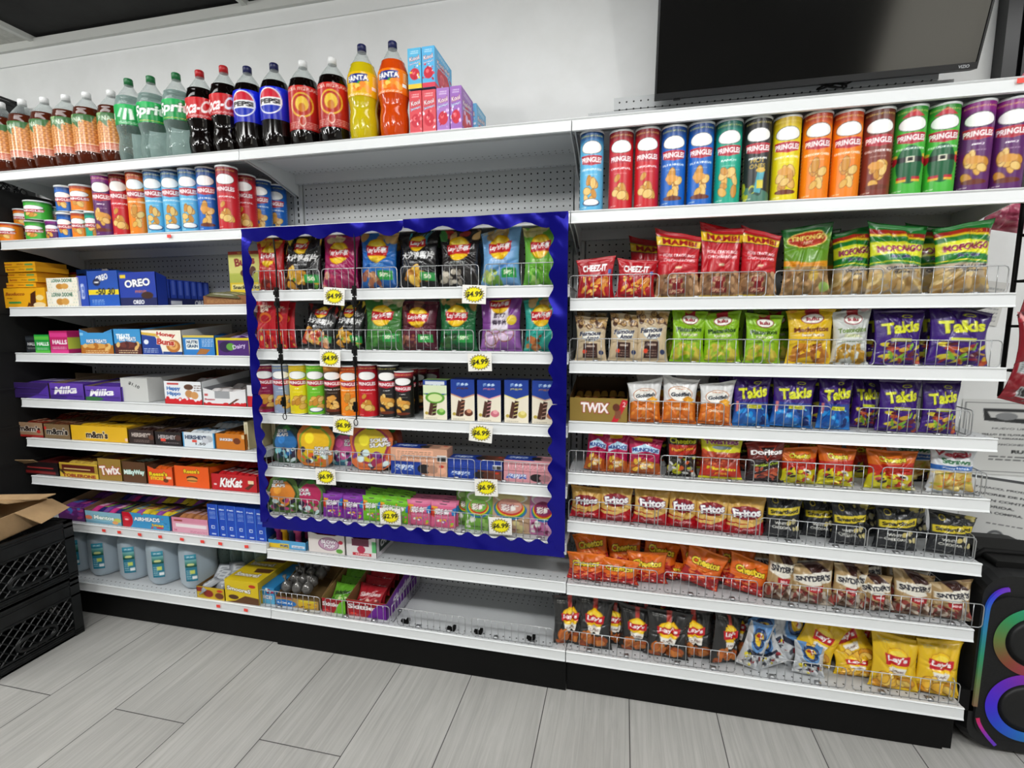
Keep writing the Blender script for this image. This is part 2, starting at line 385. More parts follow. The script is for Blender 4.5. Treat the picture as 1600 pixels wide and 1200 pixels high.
def tray_mesh(w, hf, hb, d, front, col='8a6a48', inner='8d7454', notch=0.0, wing=0.25, t=0.0018, backwall=True, side=None):
    """open display carton: printed low front (optional dip), side walls rising to the back, floor"""
    V, F, C = [], [], []
    def panel(a, b, c_, d_, col1, col2, thick, art=None):
        """a,b,c_,d_ corners of the outer face (ccw from outside), thick = inward vector"""
        i0 = len(V); P = [np.array(p, float) for p in (a, b, c_, d_)]; th = np.array(thick, float)
        c = np.tile(hx(col1), (2, 2, 1)) if art is None else art.out(); nv, nu, _ = c.shape
        for j in range(nv):
            for i in range(nu):
                u, v = i/(nu-1), j/(nv-1); V.append(tuple((P[0]*(1-u)+P[1]*u)*(1-v)+(P[3]*(1-u)+P[2]*u)*v))
        C.append(c.reshape(-1, 3))
        for j in range(nv-1):
            for i in range(nu-1):
                q = i0+j*nu+i; F.append((q, q+1, q+nu+1, q+nu))
        i1 = len(V); V.extend(tuple(p+th) for p in P); C.append(np.tile(hx(col2), (4, 1))); F.append((i1+3, i1+2, i1+1, i1))
        i2 = len(V); V.extend(tuple(p) for p in P); V.extend(tuple(p+th) for p in P); C.append(np.tile(hx(col2)*.9, (8, 1)))
        for j in range(4): k = (j+1) % 4; F.append((i2+k, i2+j, i2+j+4, i2+k+4))
    if notch > 0:
        e = w*wing
        panel((-w/2, 0, 0), (w/2, 0, 0), (w/2, 0, hf), (-w/2, 0, hf), col, inner, (0, t, 0), front)
        for sx in (-1, 1):
            x0, x1 = (-w/2, -w/2+e) if sx < 0 else (w/2-e, w/2)
            za, zb = (hf+notch, hf+notch*.15) if sx < 0 else (hf+notch*.15, hf+notch)
            panel((x0, 0, hf), (x1, 0, hf), (x1, 0, zb), (x0, 0, za), col, inner, (0, t, 0))
        s0 = hf+notch
    else:
        panel((-w/2, 0, 0), (w/2, 0, 0), (w/2, 0, hf), (-w/2, 0, hf), col, inner, (0, t, 0), front); s0 = hf
    panel((w/2, 0, 0), (w/2, d, 0), (w/2, d, hb), (w/2, 0, s0), col, inner, (-t, 0, 0), side)
    panel((-w/2, d, 0), (-w/2, 0, 0), (-w/2, 0, s0), (-w/2, d, hb), col, inner, (t, 0, 0))
    if backwall: panel((w/2, d, 0), (-w/2, d, 0), (-w/2, d, hb), (w/2, d, hb), col, inner, (0, -t, 0))
    i0 = len(V); V.extend([(-w/2, 0, t), (w/2, 0, t), (w/2, d, t), (-w/2, d, t)]); C.append(np.tile(hx(inner), (4, 1))); F.append((i0, i0+1, i0+2, i0+3))
    me = bpy.data.meshes.new('display_tray'); me.from_pydata(V, [], F); set_cols(me, np.concatenate(C)); me.materials.append(M['card']); me.update(); return me
def bar_mesh(w, l, t, c1, c2, m=None):
    """small wrapped bar: pillow with flat crimped ends, long side along y"""
    nu, nv = 9, 13; u = np.linspace(0, 1, nu); v = np.linspace(0, 1, nv); U, V = np.meshgrid(u, v)
    s = np.clip((V-.08)/.84, 0, 1); pr = np.clip(np.minimum(s, 1-s)*7, 0, 1)
    zt = t*(.08+.92*pr*(1-np.abs(2*U-1)**5)); top = np.stack([(U-.5)*w, (V-.5)*l, zt], -1); bot = np.stack([(U[:, ::-1]-.5)*w*.97, (V-.5)*l, zt*0], -1)
    P = np.concatenate([top, bot], 1); c = np.empty((nv, nu*2, 3)); c[:] = hx(c1); c[4:9, 2:7] = hx(c2); c[5:8:2, 3:6] = hx(c1)
    return loop_surface(P, c, 'wrapped_bar', m or M['bag'])

# ------------------------------------------------------------------ placing
def put(me, name, x, y, z, label, cat, group=None, s=(1, 1, 1), rot=(0, 0, 0), same=False):
    o = link(name, me, None, None, (x, y, z)); o.scale = s; o.rotation_euler = rot; tag(o, label, cat, group)
    if same: o['_same'] = 1
    return o
SH = dict(T=1.9761, P=1.6959, M1=1.4646, s1=1.4195, A=1.4146, M2=1.2428, B=1.2168, s2=1.2143, C=1.0143, s3=1.0126, M3=0.9937, D=0.8342, s4=0.8333, M4=0.7796, E=0.6591, s5=0.645, M5=0.5763, F=0.4532, M6=0.4327, s6=0.4291, G=0.1705)
def SZ(sh, x):
    if sh == 's5': return 0.6615-(x-2.438)*0.0245/1.219 if x > 2.4 else .66
    return SH[sh]
_BAY = [[SH[k] for k in b] for b in (['T', 'P', 'A', 'B', 'C', 'D', 'E', 'F', 'G'], ['T', 'P', 'M1', 'M2', 'M3', 'M4', 'M5', 'M6', 'G'], ['T', 'P', 's1', 's2', 's3', 's4', 's5', 's6', 'G'])]
def ceil_z(X, Z):
    up = [z for z in _BAY[0 if X < 1.219 else 1 if X < 2.438 else 2] if z > Z+.02]; return min(up)-.010 if up else 9
class Kind:
    """a printed bag kept in a few shapes"""
    def __init__(k, art, w, h, d, n=2, seed=1, **kw):
        k.w, k.h, k.d = w, h, d; k.me = [bag_mesh(art, w, h, d, seed*17+i, **kw) for i in range(n)]; k.i = 0
def bag(kind, sh, xl, xr, ytop, Y, label, group, lean=0.0, roll=0.0, yaw=0.0, dz=0.0, cat='snack bag', name='snack_bag', vi=None):
    Z = SZ(sh, 3.0)+.001; X0, X1 = Xof(xl, Y, Z), Xof(xr, Y, Z); X = (X0+X1)/2; Z = SZ(sh, X)+.001+dz
    H = min(max(.04, Zof(ytop, X, Y+math.sin(lean)*kind.h*.8)-Z), (ceil_z(X, Z)-Z)*.985)/max(.6, math.cos(lean)*math.cos(roll)); Wd = X1-X0
    Z += abs(math.sin(roll))*Wd*.42
    vi = kind.i if vi is None else vi; kind.i += 1; me = kind.me[vi % len(kind.me)]
    return put(me, name, X, Y+kind.d*.45, Z, label, cat, group, (Wd/kind.w, 1, H/kind.h), (-lean, roll, yaw))
def bagx(kind, sh, X, Y, label, group, lean=0.0, roll=0.0, yaw=0.0, dz=0.0, s=1.0, cat='snack bag', name='snack_bag'):
    kind.i += 1; return put(kind.me[kind.i % len(kind.me)], name, X, Y, SZ(sh, X)+.001+dz+abs(math.sin(roll))*kind.w*s*.42, label, cat, group, (s, s, s), (-lean, roll, yaw))
def carton(front, sh, xl, xr, ytop, Y, d, label, group=None, side=None, top=None, col='888888', dz=0.0, cat='box', name='carton', yaw=0.0, m=None):
    Z = SZ(sh, 1)+.001+dz; X0, X1 = Xof(xl, Y, Z), Xof(xr, Y, Z); X = (X0+X1)/2; H = Zof(ytop, X, Y)-Z
    me = box_mesh(X1-X0-.001, max(H, .01), d, front, side, top, col, m)
    return put(me, name, X, Y, Z, label, cat, group, rot=(0, 0, yaw))
def front_art(px_w, px_h, bg, k=1.15):
    return Art(max(8, int(px_w*k)), max(8, int(px_h*k)), px_w/px_h, bg)
# ------------------------------------------------------------------ the room
WALLY, CZ = 0.45, 2.745
def structure(name, mb, m, **k):
    o = mb.obj(name, m, **k); o['kind'] = 'structure'; return o
def floor_material():
    m = mat('grey_wood_look_tile', 'a9a8a5', 0.38); nt = m.node_tree; b = nt.nodes['Principled BSDF']; L = nt.links.new
    tc = nt.nodes.new('ShaderNodeTexCoord'); s = nt.nodes.new('ShaderNodeSeparateXYZ'); L(tc.outputs['Object'], s.inputs[0])
    PW, PL = 0.2945, 1.19
    cx = mathn(nt, 'DIVIDE', mathn(nt, 'SUBTRACT', s.outputs[0], 0.3085), PW); ci = mathn(nt, 'FLOOR', cx); fx = mathn(nt, 'FRACT', cx)
    par = mathn(nt, 'MODULO', mathn(nt, 'ADD', ci, 40.0), 2.0)
    cy = mathn(nt, 'DIVIDE', mathn(nt, 'ADD', s.outputs[1], mathn(nt, 'ADD', mathn(nt, 'MULTIPLY', par, PL*0.5), 0.404)), PL); ri = mathn(nt, 'FLOOR', cy); fy = mathn(nt, 'FRACT', cy)
    def edge(f, size, wd):
        return mathn(nt, 'LESS_THAN', mathn(nt, 'MULTIPLY', mathn(nt, 'MINIMUM', f, mathn(nt, 'SUBTRACT', 1.0, f)), size), wd)
    g = mathn(nt, 'MAXIMUM', edge(fx, PW, 0.0015), edge(fy, PL, 0.0015))
    cb = nt.nodes.new('ShaderNodeCombineXYZ'); L(ci, cb.inputs[0]); L(ri, cb.inputs[1])
    wn = nt.nodes.new('ShaderNodeTexWhiteNoise'); L(cb.outputs[0], wn.inputs[0])
    mp = nt.nodes.new('ShaderNodeMapping'); mp.inputs['Scale'].default_value = (60, 2.2, 1); L(tc.outputs['Object'], mp.inputs[0])
    ad = nt.nodes.new('ShaderNodeVectorMath'); ad.operation = 'ADD'; L(mp.outputs[0], ad.inputs[0]); sc = nt.nodes.new('ShaderNodeVectorMath'); sc.operation = 'SCALE'; L(wn.outputs[1], sc.inputs[0]); sc.inputs['Scale'].default_value = 30; L(sc.outputs[0], ad.inputs[1])
    n = nt.nodes.new('ShaderNodeTexNoise'); n.inputs['Scale'].default_value = 1.0; n.inputs['Detail'].default_value = 7; n.inputs['Roughness'].default_value = .65; n.inputs['Distortion'].default_value = 1.0; L(ad.outputs[0], n.inputs['Vector'])
    n2 = nt.nodes.new('ShaderNodeTexNoise'); n2.inputs['Scale'].default_value = 3.0; n2.inputs['Detail'].default_value = 3; L(tc.outputs['Object'], n2.inputs['Vector'])
    v = mathn(nt, 'ADD', mathn(nt, 'MULTIPLY', n.outputs[0], 0.8), mathn(nt, 'ADD', mathn(nt, 'MULTIPLY', n2.outputs[0], 0.25), mathn(nt, 'MULTIPLY', wn.outputs[0], 0.10)))
    r = nt.nodes.new('ShaderNodeValToRGB'); r.color_ramp.elements[0].position = .38; r.color_ramp.elements[1].position = .78
    r.color_ramp.elements[0].color = (*srgb('9b9a96'), 1); r.color_ramp.elements[1].color = (*srgb('bbbab6'), 1); L(v, r.inputs[0])
    mx = nt.nodes.new('ShaderNodeMix'); mx.data_type = 'RGBA'; L(g, mx.inputs[0]); L(r.outputs[0], mx.inputs[6]); mx.inputs[7].default_value = (*srgb('3c3b3a'), 1); L(mx.outputs[2], b.inputs['Base Color'])
    return m
f = MB(); f.quad((-3, -6, 0), (7, -6, 0), (7, .6, 0), (-3, .6, 0)); structure('floor', f, floor_material())
wallm = noisy('white_painted_wall', 'eceeed', 'f4f6f6', 3.5, 0.6, bump=0.25)
f = MB(); f.box(-3, 7, WALLY, WALLY+.1, 0, 3.0); structure('wall_back', f, wallm)
f = MB(); f.box(-3.1, -3, -6, .6, 0, 3); structure('wall_left', f, wallm)
f = MB(); f.box(7, 7.1, -6, .6, 0, 3); structure('wall_right', f, wallm)
f = MB(); f.box(-3, 7, -6.1, -6, 0, 3); structure('wall_front', f, noisy('dim_shopfront_wall', '6a6a66', '7a7a74', 1.5, 0.7))
# suspended ceiling: black tiles, pale tiles to the left, white T-bars, wall angle
blk = noisy('black_ceiling_tile', '0b0b0b', '1e1e1e', 5, 0.8, bump=0.4); pale = noisy('pale_ceiling_tile', 'b9bab4', 'cfd0ca', 30, 0.9, bump=0.3)
f = MB(); f.box(-3, 7, -6.1, .6, CZ+.02, CZ+.1); structure('ceiling', f, blk)
f = MB(); f.box(-3, -.30, -6, WALLY, CZ+.004, CZ+.02); structure('ceiling_tile_pale', f, pale)
f = MB()
for x in (-1.52, -.30, .94, 2.16, 3.38, 4.60): f.box(x-.012, x+.012, -6, WALLY, CZ-.004, CZ+.03)
for y in (-.16, -.77, -1.38, -1.99, -2.6, -3.2, -3.8): f.box(-3, 7, y-.012, y+.012, CZ-.004, CZ+.03)
f.box(-3, 7, WALLY-.025, WALLY, CZ-.03, CZ+.01); structure('trim_1', f, mat('grid_white', 'cfd1cd', 0.5))
f = MB(); f.box(-3, 7, WALLY-.008, WALLY+.001, 2.652, CZ-.02); structure('shade_strip', f, mat('shade_band_wall_white', 'eceeed', 0.6))  # raised strip added for the shadow along the wall top, in wall colour
for i, (lx, ly, lp) in enumerate(LIGHTS):
    p = MB(); 
    for a in ((-.62, -.59, -.16, .16), (.59, .62, -.16, .16), (-.62, .62, -.18, -.15), (-.62, .62, .15, .18)): p.box(a[0], a[1], a[2], a[3], -.015, .02)
    o = p.obj('ceiling_light_frame', M['white_plastic'], loc=(lx, ly, CZ)); tag(o, 'white frame around a flat panel light in the black ceiling', 'light fitting', 'ceiling light frames'); o['_same'] = 1
for bx_, by_ in WALL_FILLS:
    p = MB(); p.lathe([(.045, .14), (.05, .16), (.05, .17), (.012, .175), (.012, .19)], 20); o = p.obj('added_lamp_holder', M['white_plastic'], loc=(bx_, by_, 2.56), smooth=True); tag(o, 'small white lamp holder added under the ceiling, behind the viewer', 'lamp', 'added lamp holders'); o['_same'] = 1  # holders added to go with the wall-brightening point lights
f = MB(); f.box(5.75, 6.95, -6.0, -5.985, .9, 2.5); structure('window_1', f, mat('bright_shop_window', 'c8c8c0', .4, emit='f4efe0', es=2.2))
# door frame at the right of the wall, seen beside the television
f = MB(); f.box(3.80, 3.86, .40, WALLY, 0, CZ); f.box(3.90, 3.94, .40, WALLY, 1.2, CZ); f.box(3.86, 3.90, .43, WALLY, 1.2, CZ)
f = MB(); f.box(3.795, 3.835, .40, WALLY, 1.75, CZ); f.box(3.855, 3.885, .41, WALLY, 1.75, CZ); f.box(3.835, 4.6, .43, WALLY+.0, 1.75, CZ)
structure('door_1', f, mat('dark_door_metal', '101216', 0.3))

# ------------------------------------------------------------------ shelving: three bays against the wall
BX = [0.0, 1.219, 2.438, 3.657]; BACK = 0.336
UN = ['left', 'middle', 'right']
def slot_material():
    m = mat('slotted_upright', 'd9dcdd', 0.35); nt = m.node_tree; b = nt.nodes['Principled BSDF']
    tc = nt.nodes.new('ShaderNodeTexCoord'); s = nt.nodes.new('ShaderNodeSeparateXYZ'); nt.links.new(tc.outputs['Object'], s.inputs[0])
    fz = mathn(nt, 'FRACT', mathn(nt, 'DIVIDE', s.outputs[2], 0.0254)); k = mathn(nt, 'MULTIPLY', mathn(nt, 'LESS_THAN', fz, 0.62), mathn(nt, 'LESS_THAN', mathn(nt, 'ABSOLUTE', s.outputs[0]), 0.0035))
    mx = nt.nodes.new('ShaderNodeMix'); mx.data_type = 'RGBA'; nt.links.new(k, mx.inputs[0]); mx.inputs[6].default_value = (*srgb('c8cbcc'), 1); mx.inputs[7].default_value = (*srgb('101010'), 1)
    nt.links.new(mx.outputs[2], b.inputs['Base Color']); return m
SLOT = slot_material()
for b in range(3):
    x0, x1 = BX[b], BX[b+1]; root = empty('shelving_unit', (x0, 0, 0)); W = x1-x0
    tag(root, f'white pegboard shelving bay against the wall, {UN[b]} of the three', 'shelving', 'shelving bays')
    top = [2.10, 2.10, 2.165][b]; z = .12; n = 0
    while z < top-.01:
        z1 = min(z+.40, top); p = MB(); p.box(.026 if b < 2 or z < 1.9 else .12, W-.026 if b < 2 or z < 1.9 else W-.07, BACK, BACK+.012, z+.0015, z1-.0015); p.obj('back_panel', M['peg'], root); z = z1
    for sx in ((0, 1) if b == 0 else (1,)):
        p = MB(); p.box(-.020, .020, BACK-.006, BACK+.045, 0, 2.08); p.obj('upright', SLOT, root, loc=(W*sx, 0, 0))
    p = MB(); yk = [.034, .024, .032][b]; p.box(.001 if b else .0, W-.001 if b < 2 else W-.028, yk, yk+.012, 0, .134); p.obj('kick_plate', M['black'], root)
    p = MB(); p.box(.004, W-.004, .06, BACK, .0, .12); p.obj('base_plinth', M['black'], root)
    if b == 2: p = MB(); p.box(W-.024, W, .040, .10, 0, .134); p.obj('foot_post', M['black'], root)
RH = .036
def shelf(b, key, label, base=False):
    x0, x1 = BX[b]+.0015, BX[b+1]-.0015; W = x1-x0; z = SH[key] if key != 's5' else .6615
    root = empty('shelf', (x0, 0, z)); tag(root, label, 'shelf', 'white metal shelves')
    p = MB(); p.box(0, W, .010, BACK-.008, -.004, 0)
    p.box(0, W, .012, .020, -.030, -.004); p.box(0, W, .085, .090, -.016, -.004); p.box(0, W, BACK-.030, BACK-.010, -.042, -.004)
    p.obj('deck', M['deck'], root)
    p = MB(); p.extr([(.012, .001), (.002, .003), (-.001, 0), (.002, -.004), (.000, -RH+.006), (-.003, -RH), (.006, -RH-.001), (.012, -RH+.006)], 0, W); p.obj('price_rail', M['rail'], root)
    if not base:
        for xx in (.004, W-.008):
            p = MB(); i = 0; p.extr([(.02, -.004), (.02, -.024), (.16, -.046), (BACK-.01, -.090), (BACK-.01, -.004)], xx, xx+.004); p.obj('bracket', M['enamel'], root)
    if key == 's5': root.rotation_euler = (0, math.atan(.0245/1.219), 0)
    return root
ordn = ['top', 'second', 'third', 'fourth', 'fifth', 'sixth', 'seventh', 'eighth']
for b, keys in enumerate((['T', 'P', 'A', 'B', 'C', 'D', 'E', 'F', 'G'], ['T', 'P', 'M1', 'M2', 'M3', 'M4', 'M5', 'M6', 'G'], ['T', 'P', 's1', 's2', 's3', 's4', 's5', 's6', 'G'])):
    for i, k in enumerate(keys):
        pos = 'bottom' if k == 'G' else ordn[i] + (' (counting down)' if False else '')
        shelf(b, k, f'white metal shelf with price rail, {pos} shelf of the {UN[b]} bay' if k == 'G' or i == 0 else f'white metal shelf with price rail, {pos} from top in the {UN[b]} bay', base=(k == 'G'))

# ------------------------------------------------------------------ wire fences clipped behind the price rails
_fm = {}
def fence(sh, xa, xb, label, h=.074, Y=.016, side=None, px=True, tilt=0.0):
    Z = SZ(sh, 3.0 if sh == 's5' else 1)+.003
    if side is None:
        X0, X1 = (Xof(xa, Y, Z), Xof(xb, Y, Z)) if px else (xa, xb); L = X1-X0; Z = SZ(sh, (X0+X1)/2)+.003; root = empty('wire_fence', (X0, Y, Z))
    else:
        X0, L = side, .29; Z = SZ(sh, X0)+.003; root = empty('wire_fence', (X0, Y+.004, Z), math.pi/2)
    if sh == 's5' and side is None: root.rotation_euler = (0, math.atan(.0245/1.219), 0)
    tag(root, label, 'wire fence', 'chrome wire shelf fences')
    r = .010; pts = [(r, 0, 0), (L-r, 0, 0), (L-r*.3, 0, r*.3), (L, 0, r), (L, 0, h-r), (L-r*.3, 0, h-r*.3), (L-r, 0, h), (r, 0, h), (r*.3, 0, h-r*.3), (0, 0, h-r), (0, 0, r), (r*.3, 0, r*.3)]
    p = MB(); p.tube(pts, .0016, 6, closed=True)
    for xx in (L*.3, L*.75): p.box(xx-.008, xx+.008, -.0015, .014, -.003, .004)
    p.obj('frame', M['chrome'], root, smooth=True)
    if h not in _fm: q = MB(); q.tube([(0, 0, 0), (0, 0, h)], .0011, 5); _fm[h] = q.mesh('wire', True); _fm[h].materials.append(M['chrome'])
    n = max(2, round(L/.0262))
    for i in range(1, n): link('wire', _fm[h], None, root, (L*i/n, -.001, 0))
    return root
# ------------------------------------------------------------------ bottles on the top shelf
BOT = [(.030, .004), (.044, .001), (.0500, .010), (.0525, .022), (.0535, .045), (.0535, .200), (.0520, .212), (.0470, .230), (.0370, .252), (.0250, .270), (.0150, .284), (.0140, .300)]
CONT = [(.030, .004), (.044, .001), (.0490, .012), (.0515, .035), (.0505, .060), (.0460, .085), (.0480, .105), (.0530, .125), (.0535, .200), (.0520, .212), (.0470, .228), (.0360, .250), (.0240, .268), (.0150, .282), (.0140, .300)]
FAN = [(.030, .004), (.042, .001), (.0470, .012), (.0500, .040), (.0500, .075), (.0460, .105), (.0490, .130), (.0525, .145), (.0525, .215), (.0505, .225), (.0440, .245), (.0330, .268), (.0220, .290), (.0145, .304), (.0140, .318)]
def petal(R=.05):
    return lambda r, z, t: r*(1-.10*max(0, 1-z/.045)*(.5+.5*math.cos(5*t)))
def dense(prof, n=40):
    zs = np.linspace(prof[1][1], prof[-1][1], n); return [prof[0]]+[(float(np.interp(z, [p[1] for p in prof[1:]], [p[0] for p in prof[1:]])), float(z)) for z in zs]
class Bottle:
    def __init__(k, prof, liquid, level, art, l0, l1, cap, shell=True):
        k.h = prof[-1][1]+.012; D = dense(prof); p = MB(); p.lathe([(r, z) for r, z in D if z > level-.006], 32); k.shell = p.mesh('shell', True); k.shell.materials.append(M['pet'])
        q = [(r, z) for r, z in D if z < level]; q.append((q[-1][0]*.999, level)); q.append((.0001, level+.0002)); p = MB(); p.lathe(q, 32, fn=petal()); k.liq = p.mesh('liquid', True); k.liq.materials.append(M[liquid])
        k.lab = tube_mesh([(r*1.012+.0003, z) for r, z in D], art, 0, v0=l0, v1=l1, m=M['label'], name='bottle_label', half=1.38)
        p = MB(); z0 = prof[-1][1]-.012
        p.lathe([(.0150, z0), (.0150, z0+.021), (.0135, z0+.0235), (.0001, z0+.0238)], 24, fn=lambda r, z, t: r*(1+.02*math.cos(24*t)) if r > .014 else r); k.cap = p.mesh('cap', True); k.cap.materials.append(cap)
        p = MB(); p.lathe([(.0175, z0-.004), (.0175, z0-.0015), (.0145, z0-.001)], 24); k.ring = p.mesh('neck_ring', True); k.ring.materials.append(M['pet'])
    def put(k, px, Y, label, group, ytop=None, rz=0.0, X=None):
        Z = SH['T']+.001; X = Xof(px, Y, Z) if X is None else X; o = empty('soda_bottle', (X, Y, Z), rz); s = 1.0 if ytop is None else (Zof(ytop, X, Y)-Z)/k.h; o.scale = (1, 1, s)
        tag(o, label, 'bottle', group)
        for n, me in (('shell', k.shell), ('liquid', k.liq), ('bottle_label', k.lab), ('cap', k.cap)): link(n, me, None, o)
CAPM = {c: mat('cap_'+c, h, 0.35) for c, h in dict(white='e6e8e8', green='1b6b3a', red='b3161e', blue='1c2a72', navy='1b2050').items()}
def la(bg): return Art(46, 60, 1.6, bg)
def lab_pine():
    a = la('c98a54')
    r = random.Random(3)
    for j in range(12):
        for i in range(9):
            u = .12+i*.105+(j % 2)*.05; v = .16+j*.065; a.ell(u, v, .052, 'a9622c', .036).ell(u-.006, v+.006, .040, 'dd9a50', .026)
    a.poly([(.0, 1), (.0, .62), (.2, .8), (.42, .60), (.40, .86), (.7, .8), (.8, 1)], '3c6a3a').poly([(.1, 1), (.2, .75), (.28, 1)], '8fb07a')
    a.text('PINA', .34, .84, .13, 'd9e6cf', w=.34, out='2c5a34'); a.rect(0, .0, 1, .20, 'c0654a').lines(.12, .05, .9, .18, 3, 'f0c8b0'); a.rect(0, .2, 1, .215, 'f2d8b0').rect(0, .0, 1, .02, 'f0e6d8')
    return a
def lab_sprite(k=0):
    a = la('18a050'); a.grad(0, 1, '128a43', '22b45c')
    if k: a.poly([(.40, .25), (.47, .8), (.53, .8), (.48, .25)], 'f4f8f4').poly([(.56, .25), (.55, .8), (.62, .78), (.66, .3)], 'f4f8f4').poly([(.25, .4), (.38, .82), (.42, .78), (.34, .36)], 'bfe6cc').rect(.04, .3, .16, .6, 'eef6ee').lines(.3, .08, .8, .2, 2, 'd8f0de')
    else: a.text('Sprite', .52, .55, .62, 'fbfdfb', w=.98, rot=.06, shear=.2, bold=.04, out='0c6a34').lines(.2, .06, .8, .14, 2, 'e8e04a')
    return a
def lab_coke(): return la('c8141c').grad(0, 1, 'b31018', 'd42028').text('Coca-Cola', .52, .54, .60, 'fafafa', w=1.08, rot=.12, shear=.35, bold=.03).lines(.25, .08, .9, .18, 2, 'f0c8c8')
def lab_pepsi():
    a = la('1226c8').grad(0, 1, '0e1ca8', '1a30e0'); a.ell(.42, .56, .30, 'f4f4f4', .40).ell(.42, .56, .27, '1430b4', .36)
    m = ((a.U-.42)/.27)**2+((a.V-.56)/.36)**2 <= 1; a.im[m & (a.V > .60+.05*np.sin(a.U*8))] = hx('d01c34'); a.im[m & (np.abs(a.V-.55) < .12)] = hx('f6f6f6')
    return a.text('PEPSI', .42, .55, .15, '0b0b10', w=.50, bold=.05)
def lab_kola(): 
    a = la('b01c18').grad(0, 1, 'a01814', 'c4241c'); a.ell(.45, .56, .27, 'e0b030', .28).ell(.45, .56, .23, 'b42a18', .24).ell(.45, .58, .15, 'e8c23c', .17).ell(.45, .5, .08, 'c87a20', .10)
    return a.text('KOLA 1972 FLAVOR', .5, .92, .075, 'f2e6d8', w=.85).lines(.1, .05, .9, .2, 4, 'e8b8a8').ell(.45, .2, .08, 'e8c8b8').ell(.45, .2, .06, 'b42a18').rect(.93, .3, 1, .8, 'd8c8b8')
def lab_fanta(bg, bg2):
    a = la(bg).grad(0, .5, bg2, bg); a.poly([(.12, .58), (.20, .88), (.62, .90), (.58, .62), (.4, .5)], '1c2c88').text('FANTA', .38, .72, .22, 'fafafa', w=.52, rot=.05, bold=.05, out='12205c')
    a.ell(.44, .5, .06, '3c9a3c').ell(.5, .46, .08, 'f08a1c').blobs(.3, .2, .7, .42, ['f2a53a', 'f6d060', 'e8801c'], 9, .06, 5); a.rect(.72, .3, .84, .44, 'f2f2f2').lines(.75, .5, .98, .9, 6, 'f8f0d0').lines(.05, .05, .7, .14, 2, 'fdf6d8')
    return a
B_TEA = Bottle(BOT, 'tea', .238, lab_pine(), .055, .205, CAPM['white'])
B_SP1 = Bottle(CONT, 'water', .238, lab_sprite(1), .130, .203, CAPM['green'])
B_SP2 = Bottle(CONT, 'water', .238, lab_sprite(0), .130, .203, CAPM['green'])
B_COK = Bottle(CONT, 'cola', .238, lab_coke(), .128, .200, CAPM['red'])
B_PEP = Bottle(BOT, 'cola', .240, lab_pepsi(), .098, .212, CAPM['navy'])
B_KOL = Bottle(BOT, 'cola', .236, lab_kola(), .052, .205, CAPM['white'])
B_FY = Bottle(FAN, 'yellow_soda', .258, lab_fanta('e8bc14', 'e0ac10'), .142, .222, CAPM['navy'])
B_FO = Bottle(FAN, 'orange_soda', .258, lab_fanta('ee7a10', 'e86408'), .142, .222, CAPM['navy'])
TS = 'on the top shelf'
for px, yt in ((11, 160), (44, 156), (78, 153), (111, 149), (143, 145), (181, 142)):
    B_TEA.put(px+4, .056 if px < 170 else .07, 'amber pineapple soda bottle with white cap '+TS, 'pineapple soda bottles', yt, rz=.45+(px % 7-3)*.09)
B_SP1.put(213, .058, 'clear lemon-lime soda bottle with green label showing white stripes, beside the amber sodas', 'lemon-lime soda bottles', 124, .55)
B_SP2.put(247, .058, 'clear lemon-lime soda bottle with lettered green label '+TS, 'lemon-lime soda bottles', 120, .62)
B_SP2.put(286, .058, 'clear lemon-lime soda bottle with lettered green label '+TS, 'lemon-lime soda bottles', 115, .50)
B_COK.put(322, .058, 'dark cola bottle with red cap and red label '+TS, 'cola bottles', 111, .45)
B_COK.put(359, .058, 'dark cola bottle with red cap and red label '+TS, 'cola bottles', 104, .40)
B_PEP.put(395, .057, 'dark cola bottle with blue label and dark blue cap '+TS, 'cola bottles', 105, .45)
B_PEP.put(436, .057, 'dark cola bottle with blue label and dark blue cap '+TS, 'cola bottles', 100, .42)
B_KOL.put(480, .057, 'dark soda bottle with white cap and red and gold label '+TS, 'cola bottles', 96, .55)
B_KOL.put(525, .057, 'dark soda bottle with white cap and red and gold label '+TS, 'cola bottles', 91, .50)
B_FY.put(571, .056, 'yellow soda bottle with dark blue cap '+TS, 'fruit soda bottles', 71, .45)
B_FO.put(618, .056, 'orange soda bottle with dark blue cap '+TS+', in the front row', 'fruit soda bottles', 66, .40)
B_FO.put(607, .17, 'orange soda bottle mostly hidden behind the yellow and orange soda bottles', 'fruit soda bottles', 100)
# juice pouch cartons at the end of the bottle row
def juice(bg, c2, seed, side=False, aspect=.4):
    a = Art(26, 66, aspect, bg) if not side else Art(60, 66, aspect, bg)
    a.rect(0, 0, 1, .12, c2).ell(.5, .36, .36, 'c8283c').ell(.42, .40, .12, 'e86a70').blobs(.05, .15, .95, .6, [c2, 'e8e8f4', 'b81c34'], 10, .08, seed)
    a.text('Kool-Aid' if side else 'Kool', .5, .74, .10, 'fafafa', w=.7, rot=.15, out='7a1c2c').text('Jammers', .5, .62, .07, 'fafafa', w=.8, rot=.15, out='22408c').lines(.2, .86, .8, .95, 2, 'f4f4f4'); return a
JC = [('5ab4dc', 'e8c83c', 'sky blue'), ('58b0e0', 'd84058', 'sky blue'), ('d84a54', 'f08890', 'red'), ('d8525c', 'f4a0a0', 'red'), ('a878c0', 'd8b0e0', 'purple'), ('9a68b8', 'e0c0e8', 'purple')]
